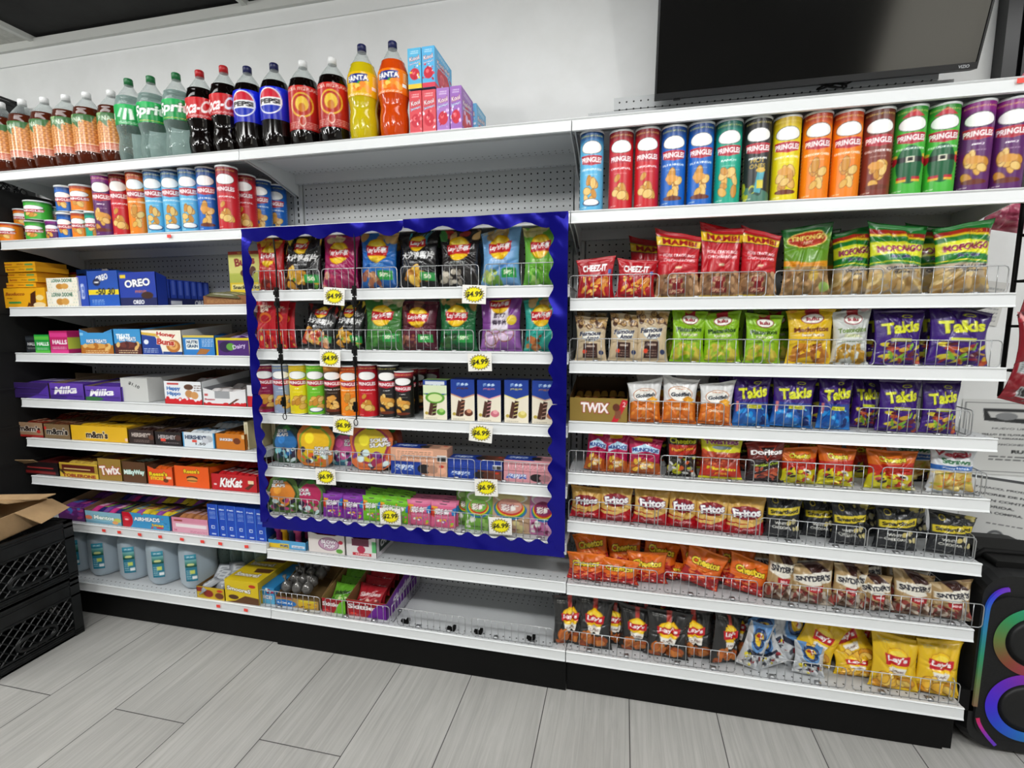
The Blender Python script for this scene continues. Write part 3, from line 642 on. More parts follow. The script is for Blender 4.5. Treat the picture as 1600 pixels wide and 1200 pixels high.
for i, (xl, xr, yt, dz, d) in enumerate([(638, 659, 75, .156, .17), (660, 680, 72, .156, .17), (641, 660, 142, 0, .13), (661, 682, 140, 0, .13), (683, 703, 137, 0, .13), (704, 722, 134, 0, .13)]):
    c = JC[i]; carton(juice(c[0], c[1], i), 'T', xl, xr, yt, .035, d, f'{c[2]} juice pouch carton standing on edge, ' + ('upper layer beside the orange soda' if dz else 'bottom row beside the orange soda'), 'juice pouch cartons', side=juice(c[0], c[1], i+9, True, .9), col=c[0], dz=dz, cat='carton', name='juice_carton')
for i, (xl, xr, c, nm) in enumerate([(686, 706, ('6ab0d8', 'd83c50'), 'pale blue'), (707, 727, ('e8a83c', '6a3c80'), 'orange'), (728, 748, ('b8909c', '402c50'), 'mauve')]):
    X = Xof(704, .035, SH['T']) - .02 + i*.002
    me = box_mesh(.060, .150, .125, juice(c[0], c[1], 20+i), juice(c[0], c[1], 30+i, True, .8), None, c[0])
    put(me, 'juice_carton', Xof(713, .035, SH['T'])-.062*i, .175, SH['T']+.001, f'{nm} juice pouch carton in the back row of the juice cartons', 'carton', 'juice pouch cartons')

# ------------------------------------------------------------------ crisp cans
def can_art(main, band, flav, kind=0, chipc=('dcac50', 'c88c34', 'e4c070'), nu=46, nv=118, short=False):
    a = Art(nu, nv, .56 if not short else 1.15, main)
    a.rect(0, .93, 1, 1, band).grad(.84, .93, main, band)
    if kind == 'elf': a.poly([(.2, .88), (.5, .97), (.8, .88)], 'b82030').rect(.0, .0, 1, .48, main).ell(.5, .34, .34, '0f5a34', .22).rect(.18, .37, .82, .43, '1c1c1c').rect(.4, .365, .6, .435, 'd8d8c0').rect(.44, .38, .56, .42, '1c1c1c').rect(.2, .14, .44, .17, 'e0b030').rect(.2, .17, .44, .20, 'b82030').rect(.56, .14, .8, .17, 'e0b030').rect(.56, .17, .8, .20, 'b82030').ell(.08, .40, .10, 'b82030').ell(.92, .40, .10, 'b82030').ell(.1, .45, .09, 'e8c040', .02).ell(.9, .45, .09, 'e8c040', .02)
    elif kind == 'hot': a.poly([(0, 0), (1, 0), (1, .1), (.5, .16), (0, .2)], '4a7a6a').blobs(.0, .02, .6, .2, ['b8b82c', '2c4a40'], 8, .12, 4).text('HOT', .5, .50, .055, 'c8a83c', w=.40).text('ONES', .5, .43, .055, 'c8a83c', w=.46).poly([(.42, .12), (.6, .1), (.72, .36), (.5, .36)], '4aa0b0').rect(.5, .16, .68, .26, 'd8c840').ell(.6, .38, .14, 'd8b04a', .03)
    else: a.chips(.28, .14, .72, .40, 9 if not short else 3, .13, len(flav), chipc).lines(.3, .455, .7, .47, 1, 'f4f0e0')
    if kind == 'dip': a.ell(.5, .10, .30, '1c3c6c', .05).ell(.5, .105, .26, 'f4f4f0', .04)
    if kind == 'rib': a.ell(.5, .10, .30, '6a2c18', .03).ell(.46, .35, .2, 'd89a44', .045)
    v = .80 if not short else .66; s = 1 if not short else 1.5
    a.ell(.5, v, .37, '202020', .085*s).ell(.5, v, .355, 'f6f6f4', .079*s)
    v2 = v-(.155 if not short else .125*s); hh = .046*s
    a.poly([(.10, v2+hh*1.25), (.9, v2+hh*1.25), (.84, v2-hh*.9), (.5, v2-hh*1.6), (.16, v2-hh*.9)], 'c42a3c').poly([(.13, v2+hh*1.05), (.87, v2+hh*1.05), (.82, v2-hh*.8), (.5, v2-hh*1.35), (.18, v2-hh*.8)], 'a81c30')
    a.text('PRINGLES', .5, v2, hh*1.45, 'fdfdfd', w=.72, bold=.035)
    if not short:
        a.text('BURSTING WITH FLAVOR', .5, .945, .020, 'e8d870', w=.82, bold=.03)
        a.text(flav, .5, .525, .026, 'fafafa', w=min(.75, .09*len(flav)), bold=.04, out=None); a.lines(.1, .035, .35, .06, 2, 'f0f0e0').lines(.0, .2, .03, .7, 12, 'f0e8b0')
    return a
class Can:
    def __init__(k, art, h=.233, r=.0375):
        k.h, k.r = h, r; prof = [(r, 0), (r, h)]
        k.body = tube_mesh([(r, .004), (r, h-.006)], art, 0, v0=.004, v1=h-.006, half=1.28)
        p = MB(); p.lathe([(r*.9, .001), (r*1.02, 0), (r*1.03, .004), (r, .0045)], 30); k.rim = p.mesh('bottom_rim', True); k.rim.materials.append(M['chrome'])
        p = MB(); p.lathe([(r, h-.0065), (r*1.045, h-.006), (r*1.05, h-.001), (r*1.03, h), (r*.95, h-.001), (r*.93, h-.003), (.0001, h-.003)], 30); k.lid = p.mesh('lid', True); k.lid.materials.append(M['lid'])
    def put(k, sh, px, Y, label, group, ytop=None, dz=0.0, width=None, rz=None, X=None):
        Z = SH[sh]+.001+dz; X = Xof(px, Y, Z) if X is None else X; rz = -math.atan2(CAM[0]-X, Y-CAM[1])*-.55 if rz is None else rz
        o = empty('crisp_can', (X, Y, Z), rz); s = 1.0 if ytop is None else (Zof(ytop, X, Y)-Z)/k.h; q = 1 if width is None else width/(2*k.r); o.scale = (q, q, s); tag(o, label, 'can', group)
        for n, me in (('can_body', k.body), ('bottom_rim', k.rim), ('lid', k.lid)): link(n, me, None, o)
        return X
CK = dict(lb=('5ab4e0', '1c4c84', 'CHEDDAR & SOUR CREAM', 'dip'), red=('c41c28', '7c1420', 'ORIGINAL', 0), blue=('1464c0', '123c7c', 'SALT & VINEGAR', 'rib'), teal=('18a488', '0c5c54', 'RANCH', 0), hot=('26282a', '1c1c1e', 'MEDIUM', 'hot'),
          yel=('e4d414', 'c0a010', 'HONEY MUSTARD', 'rib'), orange=('ee8418', 'a83414', 'CHEDDAR CHEESE', 0), brown=('7c3428', '5c2418', 'CHILI CHEESE FRIES', 'rib'), green=('46b43c', '2c8c2c', 'SOUR CREAM & ONION', 'elf'), purple=('5c2466', '8c1c80', 'BBQ', 'rib'))
CANS = {k: Can(can_art(*v)) for k, v in CK.items()}
NM = dict(lb='light blue', red='red', blue='deep blue', teal='teal', hot='black', yel='yellow', orange='orange', brown='brown', green='green elf-costume', purple='purple')
for k, xl, xr, yt in (('lb', 906, 941, 206), ('red', 950, 987, 205), ('red', 990, 1027, 201), ('blue', 1030, 1068, 198), ('blue', 1071, 1111, 193), ('teal', 1113, 1154, 189), ('hot', 1157, 1199, 185), ('yel', 1201, 1244, 183), ('orange', 1247, 1291, 177),
                      ('orange', 1294, 1337, 175), ('brown', 1340, 1385, 171), ('green', 1389, 1434, 167), ('green', 1438, 1484, 164), ('purple', 1490, 1537, 159), ('purple', 1541, 1589, 155)):
    CANS[k].put('P', (xl+xr)/2, .050, f"tall {NM[k]} crisp can on the right bay's can shelf", 'tall crisp cans in the right bay', yt+3)
CANS['brown'].put('P', 0, .14, 'tall brown crisp can standing behind the front row in the right bay', 'tall crisp cans in the right bay', X=3.17)
CANS['purple'].put('P', 0, .14, 'tall purple crisp can standing behind the front row in the right bay', 'tall crisp cans in the right bay', X=3.60)
CANS['red'].put('P', 0, .14, 'tall red crisp can standing behind the front row in the right bay', 'tall crisp cans in the right bay', X=2.76)
for k, xl, xr, yt, Y in (('purple', 156, 183, 275, .05), ('red', 185, 208, 273, .07), ('orange', 209, 236, 270, .055), ('lb', 237, 262, 269, .055), ('lb', 264, 289, 268, .06), ('lb', 290, 316, 266, .055), ('blue', 318, 343, 264, .06), ('red', 345, 377, 262, .045), ('red', 378, 400, 275, .13), ('blue', 401, 425, 283, .19), ('blue', 427, 447, 291, .26)):
    CANS[k].put('P', (xl+xr)/2, Y, f"tall {NM[k]} crisp can on the left bay's can shelf" + (', set back' if Y > .1 else ''), 'tall crisp cans in the left bay', yt)
SHORT = {k: Can(can_art(*CK[k][:3], nu=40, nv=56, short=True), h=.088) for k in ('orange', 'red', 'green', 'purple', 'blue', 'teal')}
def lowcan(k, px, Y, h, dz, wd, label):
    c = SHORT[k]; Z = SH['P']+.001+dz; X = Xof(px, Y, Z); o = empty('crisp_can', (X, Y, Z), .4); q = wd/(2*c.r); o.scale = (q, q, h/c.h); tag(o, label, 'can', 'small crisp cans')
    for n, me in (('can_body', c.body), ('bottom_rim', c.rim), ('lid', c.lid)): link(n, me, None, o)
SMD = 'the left end of the can shelf'
lowcan('orange', 19, .045, .080, 0, .082, 'small orange crisp can standing at '+SMD)
lowcan('red', 42, .12, .078, 0, .075, 'small red crisp can behind, under a small orange one')
lowcan('orange', 41, .12, .075, .079, .075, 'small orange crisp can stacked on the small red one')
lowcan('green', 62, .045, .080, 0, .082, 'small green crisp can at the bottom of the green stack')
lowcan('green', 62, .045, .080, .081, .090, 'small green crisp can on top of the green stack')
lowcan('purple', 88, .045, .080, 0, .060, 'small purple crisp can beside the green stack')
lowcan('teal', 91, .12, .078, .0, .075, 'small teal crisp can behind the purple one, at the bottom')
lowcan('teal', 90, .12, .075, .079, .075, 'small teal crisp can stacked behind the green stack')
lowcan('blue', 108, .05, .108, 0, .064, 'medium blue crisp can under another blue one')
lowcan('blue', 106, .055, .108, .109, .070, 'medium blue crisp can on top of a blue one')
lowcan('orange', 130, .05, .108, 0, .064, 'medium orange crisp can under a wider orange one')
lowcan('orange', 133, .065, .108, .109, .085, 'medium orange crisp can on top, left of the tall purple can')
lowcan('teal', 150, .05, .106, 0, .060, 'medium green crisp can beside the tall purple can')

# ------------------------------------------------------------------ television above the right bay
tv = empty('television', (3.177, .272, 2.117)); tag(tv, 'large black flat television mounted on the white wall, tilted forward', 'television')
tv.rotation_euler = (math.radians(16), 0, 0); tv.scale = (.937, 1, .937)
p = MB(); p.box(-.510, .510, .006, .035, 0, .585); p.box(-.35, .35, .035, .075, .05, .40); p.obj('housing', M['black'], tv)
p = MB(); p.box(-.510, .510, -.002, .006, 0, .020); p.box(-.510, .510, -.002, .006, .577, .585); p.box(-.510, -.504, -.002, .006, .02, .577); p.box(.504, .510, -.002, .006, .02, .577); p.obj('bezel', mat('tv_bezel', '1c1d1f', .35), tv)
p = MB(); p.box(-.504, .504, .001, .006, .020, .577); p.obj('screen', M['screen'], tv)
def text_obj(s, h, m, parent, loc, rot=(math.pi/2, 0, 0), off=.02, name='lettering', wid=None):
    v, t = text_tris(s, off); lo, hi = v.min(0), v.max(0); q = (v-(lo+hi)/2)*h/(hi[1]-lo[1])
    if wid: q[:, 0] *= wid/(q[:, 0].max()-q[:, 0].min())
    me = bpy.data.meshes.new('lettering'); me.from_pydata([(a, b, 0) for a, b in q], [], t.tolist()); me.update(); o = link(name, me, m, parent, loc); o.rotation_euler = rot; return o
text_obj('VIZIO', .009, mat('tv_logo', 'b8bcc0', .4), tv, (.470, -.0028, .010), name='logo')
p = MB(); p.box(-.012, .012, .0, .02, -.006, 0); p.obj('sensor', M['black'], tv, loc=(-.43, 0, 0))
p = MB(); p.box(-.20, .20, -.14, .065, -.06, .06); o = p.obj('wall_bracket', M['black'], None, loc=(3.177, .385, 2.36)); tag(o, 'black wall bracket behind the television', 'bracket'); 
r_ = random.Random(4); p = MB(); pts = []; CC = at(1288, 134, Y=.30)
for i in range(46):
    t = i/45; pts.append((CC[0]+.055*math.sin(t*19)*(1-.2*t)+.05*t, .300+.018*math.cos(t*13), CC[2]+.012*math.sin(t*27+1)*(1-.3*t)+(.06*max(0, t-.8)*5)))
p.tube(pts, .0028, 6); o = p.obj('power_cable', M['black'], smooth=True); tag(o, 'coiled black cable hanging under the television', 'cable')
# ------------------------------------------------------------------ left bay: trays and cartons, shelf by shelf
def FA(xl, xr, yt, yb, bg, k=1.2): return Art(max(10, int((xr-xl)*k)), max(10, int((yb-yt)*k)), (xr-xl)/(yb-yt), bg)
def filler(X, Y0, d, Z, w, hf, cols, lab, grp, nx=4, layers=1, rows=2, tilt=.0, l=None):
    """wrapped bars lying in a tray, several across, several deep"""
    l = l or (d-.02)/rows; bw = (w-.012)/nx; mes = [bar_mesh(bw*.95, l*.96, min(.018, hf*.5), c1, c2) for c1, c2 in cols]; r = random.Random(int(X*1000)); k = 0
    for b in range(rows):
        for a in range(nx):
            hh = Z+hf*(.62+.10*(b > 0)) + r.uniform(0, .006); me = mes[(a+b) % len(mes)] if len(mes) > 1 else mes[0]
            o = put(me, 'wrapped_bar', X-w/2+.006+bw*(a+.5), Y0+.01+l*(b+.5), hh, lab, 'candy bar', grp, rot=(-.05+r.uniform(-.05, .05)+tilt, r.uniform(-.07, .07), r.uniform(-.04, .04)), same=True)
def tray(art, sh, xl, xr, ytop, label, Y=.022, d=.27, hb=None, col='8a6a48', inner='8d7454', notch=0, bars=None, nx=4, rows=2, group='open display cartons', side=None, wing=.25, barname=None):
    Z = SZ(sh, 1)+.001; X0, X1 = Xof(xl, Y, Z), Xof(xr, Y, Z); X = (X0+X1)/2; H = Zof(ytop, X, Y)-Z; w = X1-X0-.0015; hf = H-notch
    lw = label.split()[:8]
    while lw[-1] in ('on', 'with', 'a', 'and', 'the', 'in', 'at', 'brown', 'white', 'cut-down', 'dark', 'small', 'of'): lw.pop()
    me = tray_mesh(w, hf, hb or H*1.25, d, art, col, inner, notch, wing, side=side); o = put(me, 'display_carton', X, Y, Z, label, 'carton', group)
    if bars: filler(X, Y, d, Z, w, hf if notch == 0 else hf*1.1, bars, barname or 'wrapped bar lying in the '+' '.join(lw), 'wrapped bars in open cartons', nx, 1, rows)
    return X, Z, w, H
LB = 'left bay'
# third shelf: biscuit cartons
def bauducco(k=0):
    a = Art(74, 62, 1.8, 'e8a818') if not k else Art(60, 12, 6, 'e8a818')
    if not k: a.text('Bauducco', .30, .70, .16, '7a1c14', w=.44, shear=.2).text('Wafer', .16, .48, .06, '6a2814', w=.14).rect(.13, .22, .42, .31, '2c8c4c').poly([(.62, .05), (.66, .7), (.78, .85), (.76, .1)], '4a2410').poly([(.55, .05), (.60, .3), (.66, .1)], '5c3014').ell(.84, .14, .14, 'f2dcae', .14).ell(.86, .5, .09, 'f0d890', .14)
    else: a.text('Bauducco', .28, .55, .40, '7a1c14', w=.22).text('Wafer', .6, .5, .3, '9a5a14', w=.18).rect(.72, .3, .92, .6, '5a9c5c').rect(0, 0, 1, .08, 'b07808')
    return a
carton(bauducco(), 'A', 7, 73, 450, .03, .17, 'large yellow wafer carton standing at the bottom of the yellow stack', 'yellow wafer cartons', col='dc9c14')
zz = Zof(450, .1, .05)-SH['A']
for i in range(5):
    me = box_mesh(.205, .021, .13, bauducco(1), None, None, 'dfa01a'); put(me, 'carton', Xof(34+i % 2, .05, SH['A'])+.012*(i % 2), .045+.004*(i % 3), SH['A']+zz+.003+.0225*i, ['lowest flat yellow wafer carton lying on the large one', 'second flat yellow wafer carton up in the stack', 'third flat yellow wafer carton up in the stack', 'fourth flat yellow wafer carton up in the stack', 'topmost flat yellow wafer carton in the front stack'][i], 'box', 'yellow wafer cartons', rot=(0, 0, (.03, -.04, .02, -.02, .05)[i]))
for i in range(3):
    me = box_mesh(.20, .045, .12, bauducco(1), None, None, 'c8901a'); put(me, 'carton', Xof(100, .2, SH['A']), .21, SH['A']+.001+.046*i+.01*i, 'yellow wafer carton in the stack at the back of the biscuit shelf, ' + ['bottom', 'middle', 'top'][i], 'box', 'yellow wafer cartons')
def lorna(): 
    a = Art(64, 26, 2.6, 'f0ead8'); 
    for j in range(5):
        for i in range(12): a.ell(.04+.085*i+.04*(j % 2), .1+.2*j, .008, '4a9a9a')
    return a.rect(.18, .25, .82, .95, 'f4f0e4').text('LORNA DOONE', .5, .78, .24, '1c5a3c', w=.66, bold=.03).ell(.42, .35, .12, 'c88c3c', .2).ell(.58, .36, .12, 'd8a050', .2)
carton(lorna(), 'A', 75, 124, 455, .03, .16, 'white shortbread carton with green lettering, under a second one', 'white shortbread cartons', col='ece6d6')
carton(lorna(), 'A', 74, 122, 434, .034, .16, 'white shortbread carton stacked on top of another one', 'white shortbread cartons', col='ece6d6', dz=.069)
bpy.context.view_layer.update()
def redb(): return Art(30, 24, 1.4, 'b83018').text('Bauducco', .5, .6, .2, 'f4e8c8', w=.8).rect(0, 0, 1, .2, 'e0a020')
put(box_mesh(.07, .17, .05, redb(), None, None, 'b02c18'), 'carton', Xof(112, .22, SH['A']), .225, SH['A']+.001, 'small red and yellow biscuit carton behind the white shortbread cartons', 'box')
def oreo(k, w_=46, h_=44, asp=1.1):
    a = Art(w_, h_, asp, '1650b4')
    if k == 0: a.grad(0, 1, '1c5cc0', '1444a0').text('OREO', .48, .80, .16, 'fafafa', w=.40, rot=.2, bold=.05, out='0c1c50').rect(0, .34, 1, .48, 'e8d020').text('-50 30', .56, .43, .18, '101820', w=.62, bold=.03).lines(.1, .08, .5, .24, 3, 'c0d8f4').ell(.3, .68, .12, '14183c', .1).ell(.3, .68, .09, 'f0f0f0', .02)
    if k == 1: a.grad(0, 1, '1a3ca4', '1434a0').text('OREO', .5, .68, .22, 'fafafa', w=.68, rot=.08, bold=.06, out='0a1440').rect(.0, .0, 1, .26, '101c58').text('OREO', .5, .13, .12, 'fafafa', w=.3, bold=.05).rect(.05, .82, .2, .92, 'e8c828').text('minis', .58, .44, .09, 'c87040', w=.3).ell(.74, .32, .16, '3a1c10', .1)
    if k == 2: a.grad(0, 1, '1838a0', '1a2c88').text('OREO', .5, .5, .7, 'e8ecf8', w=.7, bold=.05, rot=1.5)
    if k == 3: a.blobs(0, .3, 1, 1, ['18181c', 'e8e8ec', '18181c'], 9, .17, 2).ell(.2, .6, .17, '101014').ell(.2, .6, .13, '2a2a30').ell(.55, .62, .17, '101014').ell(.55, .62, .13, '2a2a30').ell(.88, .62, .15, '101014').ell(.88, .62, .11, '2a2a30')
    return a
carton(Art(14, 44, .35, '2448b0').text('OREO', .5, .5, .5, 'f4f4f8', w=.34, rot=0).rect(0, 0, .2, 1, '6a3c98'), 'A', 124, 140, 431, .04, .15, 'narrow blue and purple cookie pack beside the white shortbread', 'blue cookie cartons', col='2444a8')
put(box_mesh(.19, .15, .05, oreo(3, 50, 30, 1.5), None, None, '1a3c94'), 'carton', Xof(147, .2, SH['A']), .21, SH['A']+.03, 'blue pack printed with dark round cookies, standing behind the cookie cartons', 'box', 'blue cookie cartons')
put(box_mesh(.19, .028, .08, None, None, None, '1a3c94'), 'carton', Xof(147, .2, SH['A']), .20, SH['A']+.001, 'plain blue carton lying under the pack of round cookies', 'box', 'blue cookie cartons')
carton(oreo(0), 'A', 141, 188, 423, .03, .17, 'bright blue cookie carton with yellow band and handwritten-style numbers', 'blue cookie cartons', col='1c58b8')
X, Z, w, H = tray(oreo(1, 70, 54, 1.2), 'A', 189, 247, 425, 'deep blue cookie display carton beside the row of upright packs', d=.05, hb=.12, col='16308c', inner='16308c')
sm = box_mesh(.128, .105, .030, oreo(2, 14, 18, 1.2), Art(16, 40, .3, '1c3cb0').rect(.1, .1, .9, .9, '2a4cc4').rect(.3, .4, .7, .95, '5a74d8').rect(.2, .15, .8, .2, '0c1c60'), None, '1a34a0')
for i in range(7): put(sm, 'cookie_pack', X, .078+.034*i, SH['A']+.010, 'blue cookie pack standing in the deep row behind the blue display carton', 'pack', 'upright blue cookie packs', same=True)
put(tray_mesh(w, .034, .036, .262, None, '141f5c', '0c1440', side=Art(80, 12, 6, '141f5c').text('OREO', .62, .5, .6, 'f0f0f4', w=.25, bold=.05).rect(.05, .25, .25, .7, 'c8ccd8')), 'display_carton', X, .072, SH['A']+.001, 'dark blue tray under the row of upright cookie packs', 'carton', 'open display cartons')
def bull():
    a = Art(62, 66, .86, 'dcd87a').rect(0, .92, 1, 1, '9c2418').text('NO PORK!', .5, .955, .045, 'e8d060', w=.4).rect(0, 0, 1, .26, 'e6c81c').rect(0, .26, 1, .48, 'b8c050').text("Bull's", .5, .76, .20, '8c1c18', w=.62, rot=.12, bold=.05).ell(.55, .48, .20, '5a2a18', .10).ell(.74, .55, .09, '5a2a18', .09).rect(.42, .32, .47, .42, '5a2a18').rect(.62, .32, .67, .42, '5a2a18').rect(.06, .09, .94, .22, 'f0e490')
    return a.text('Snack Sticks', .5, .15, .09, '1c1c14', w=.8, bold=.03)
X, Z, w, H = tray(Art(40, 18, 3, '8a5a34').lines(.1, .3, .9, .7, 3, 'c89a5c'), 'A', 318, 386, 462, 'low brown tray of meat sticks in front of the yellow bull card', hb=.04, d=.24, col='8c5c38', inner='5a3c28')
put(box_mesh(.150, .165, .004, bull(), None, None, 'c8b848'), 'backing_card', X+.035, .10, Z+.050, 'yellow and green card picturing a brown bull, standing at the back of a tray', 'card')
for i in range(5): put(bar_mesh(.16, .045, .016, '5c5a38', 'c8c4a0'), 'wrapped_bar', X-.005, .035+.033*i, Z+.032+.004*i, 'olive and silver wrapped meat stick lying in the low brown tray', 'candy bar', 'wrapped bars in open cartons', rot=(.06, .08, 0), same=True)
# fourth shelf
def halls(bg, c2): return Art(32, 34, 1, bg).rect(0, .72, 1, .9, c2).text('HALLS', .55, .50, .20, 'fafafa', w=.78, bold=.06).rect(0, .0, 1, .16, c2).lines(.1, .2, .9, .32, 2, 'f0f0f0')
carton(halls('202428', '3a4046'), 'B', 42, 60, 525, .08, .12, 'black cough drop carton beside the green one', 'cough drop cartons', col='2c3034')
carton(halls('1f9c3c', '5cc048'), 'B', 56, 79, 523, .03, .15, 'green cough drop carton', 'cough drop cartons', col='1a8434')
REG[-1]['label'] = 'green cough drop carton standing between the black and the pink ones'
carton(halls('c02468', 'e04090'), 'B', 80, 108, 517, .03, .13, 'pink and magenta cough drop carton beside the green one', 'cough drop cartons', side=Art(14, 30, .5, 'c8d048').rect(0, .7, 1, 1, 'c02468').rect(0, 0, 1, .2, 'c02468'), col='b02060')
carton(halls('8c2050', 'a83468'), 'B', 104, 118, 519, .18, .10, 'dark magenta carton standing behind the pink cough drops', 'cough drop cartons', col='8c2050')
def treats(c1, c2): return FA(126, 179, 514, 550, c2, 1.3).rect(0, .42, 1, 1, '3c94d0').text('RICE TREATS', .5, .60, .16, 'f4f4f4', w=.6, bold=.05, out='1c4c88').ell(.5, .38, .34, c1, .12).blobs(.1, .25, .9, .42, [c1, 'e0b870', c2], 12, .07, 3).lines(.15, .06, .85, .22, 2, 'f0d8a8')
tray(treats('d8a050', 'b06a1c').rect(0, .86, .12, 1, '8ac4e8'), 'B', 127, 179, 514, 'blue and caramel brown cereal treat carton with a cut-out front', notch=.016, col='3888c4', inner='7c5c3c', bars=[('3c8cc8', 'c88c40')], nx=3)
tray(treats('6c3028', '4c1c1c').text('TREATS', .35, .7, .2, 'ffffff', w=.5, bold=.05), 'B', 180, 223, 514, 'blue and maroon chocolate cereal treat carton', col='3888c4', inner='5c3c2c', bars=[('3c8cc8', '4c2420')], nx=3)
def honey(): return FA(223, 286, 515, 554, 'f0ead8', 1.3).poly([(0, 0), (0, .82), (.35, .74), (.46, .4), (.52, 0)], '1c3c90').poly([(0, .82), (0, .92), (.4, .85), (.5, .6), (.35, .75)], 'd8b040').rect(.52, 0, 1, .14, '28488c').ell(.78, .36, .17, 'b8702c', .25).ell(.78, .38, .11, 'e0a860', .16).ell(.79, .39, .05, 'b8702c', .08).text('Honey', .62, .80, .20, 'b8281c', w=.46, rot=-.1, bold=.06, out='f8f4e8').text('Buns', .60, .52, .24, 'b8281c', w=.42, rot=-.1, bold=.06, out='f8f4e8').ell(.12, .52, .06, 'e8ecf4').lines(.05, .1, .4, .3, 3, 'c0cce8')
tray(honey(), 'B', 223, 286, 516, 'white and blue honey bun carton with red lettering', col='e4e0d4', inner='9c8c74', bars=[('e8e0c8', 'b8702c')], nx=3)
def nutri(): return FA(287, 338, 520, 556, '2c7cc4', 1.3).rect(0, .88, 1, 1, 'd8c050').rect(.1, .3, .5, .8, 'f0f4f0').text('NUTRI', .3, .66, .16, '1c3c60', w=.34, bold=.04).text('GRAIN', .3, .46, .16, '1c3c60', w=.34, bold=.04).poly([(.4, .05), (.55, .35), (.85, .3), (.7, .06)], 'a86c34').lines(.6, .45, .95, .85, 5, 'd8e8f8')
tray(nutri(), 'B', 287, 337, 524, 'light blue cereal bar carton with white panel', hb=.07, col='2470b4', inner='7c6c50', bars=[('3c94cc', 'd8e0e8'), ('2c6cb0', 'c05c78')], nx=3)
def cad(): return FA(338, 394, 527, 556, '4c2474', 1.3).rect(0, .86, 1, 1, 'd8c420').rect(0, 0, .07, 1, 'd8c420').rect(.93, 0, 1, 1, 'd8c420').ell(.3, .5, .2, '2c1848', .3).ell(.42, .5, .12, '5c9c3c', .2).text('Dairy', .66, .5, .3, 'e0d0f0', w=.36, rot=.2)
X, Z, w, H = tray(cad(), 'B', 338, 394, 528, 'yellow-edged purple chocolate carton beside the blue foil border', hb=.115, col='b49a6c', inner='8a7458')
for i in range(6): put(bar_mesh(.075, .10, .026, '6a3494', 'c8b8e0'), 'wrapped_bar', X+(-.035, .035)[i % 2], .07+.035*i, Z+.045+.006*i, 'crinkled purple chocolate packet piled in the yellow-edged purple carton', 'candy bar', 'wrapped bars in open cartons', rot=(.35, .15*(i % 3-1), .2*(i % 2)), same=True)
# fifth shelf
def milka(g=0): return FA(80, 133, 600, 632, '5c3aa4', 1.3).grad(0, 1, '4c2c90', '6844b4').text('Milka', .48, .58, .46, 'fafafa', w=.66, rot=.10, shear=.3, bold=.05).ell(.2, .14, .3, ['3c2478', '2c6c34'][g], .14)
for xl, xr, yt, k, L in ((22, 78, 598, 0, 'leftmost purple chocolate tray with brown cardboard wings'), (79, 133, 599, 0, 'purple chocolate tray with large white lettering'), (134, 191, 604, 1, 'purple and green chocolate tray beside the plain white box')):
    a = milka(k) if xl > 30 else FA(22, 78, 600, 628, '33205c', 1.2).poly([(.4, 0), (1, 0), (1, .9), (.7, .3)], '5434a0')
    X, Z, w, H = tray(a, 'C', xl, xr, yt, L, hb=.085, col='5434a0' if xl > 30 else '7c6a54', inner='9a8468', notch=.0, d=.26)
    for i in range(4): put(bar_mesh(w*.9, .16, .012, '55349c', 'd8d0ec'), 'chocolate_tablet', X, .10+.02*(i % 2), Z+.020+.0135*i, f'flat purple chocolate tablet lying in the {L.split(" chocolate")[0]} tray', 'candy bar', 'purple chocolate tablets', rot=(.03, 0, .03*(i-1)), same=True)
def white10(): return FA(190, 234, 590, 630, 'c9cac8', 1.6).text('$1.10', .50, .70, .14, '202020', w=.42, rot=-.45)
carton(white10(), 'C', 191, 233, 591, .03, .26, 'plain white carton with a handwritten price', None, col='d0d0ce')
def happy(): return FA(258, 318, 595, 632, 'e8ecf0', 1.3).rect(0, 0, 1, .22, 'cc1c24').blobs(0, .18, 1, .26, ['cc1c24', 'e8ecf0'], 12, .05, 4).text('Happy', .26, .66, .2, '2c64b0', w=.36, bold=.05).text('Hippo', .26, .44, .2, '2c64b0', w=.36, bold=.05).ell(.66, .46, .10, 'c08850', .16).ell(.8, .4, .10, 'd0985c', .16).ell(.66, .75, .12, '5c3c2c', .12).rect(.1, .84, .4, .92, 'c04040').lines(.8, .6, .98, .9, 3, '5c3c2c')
tray(happy(), 'C', 258, 317, 596, 'white and red hazelnut biscuit carton with blue lettering', col='e0e4e6', inner='5c4434', bars=[('e4e4e8', 'c82c30')], nx=4)
def bueno(): return FA(318, 386, 600, 640, 'e4e4e6', 1.3).rect(0, 0, 1, .14, 'c81c24').blobs(0, .12, 1, .18, ['c81c24'], 10, .05, 2).rect(.28, .5, .62, 1, '9a9ca0').text('Bueno', .16, .42, .12, 'a82434', w=.24, bold=.05).poly([(.55, .05), (.62, .08), (.84, .5), (.77, .5)], '5c3424').rect(.04, .64, .12, .8, 'c86060')
tray(bueno(), 'C', 318, 386, 607, 'white carton with red hem and a dark wafer stick picture', notch=.012, col='dcdcde', inner='8a8c90', bars=[('e8e4e4', '5c3424')], nx=4)
tray(Art(14, 30, .3, 'e0e0e2').rect(0, 0, 1, .5, 'c8202a'), 'C', 387, 402, 602, 'white and red carton partly behind the blue foil border', col='d8d8da', inner='8a8c90')
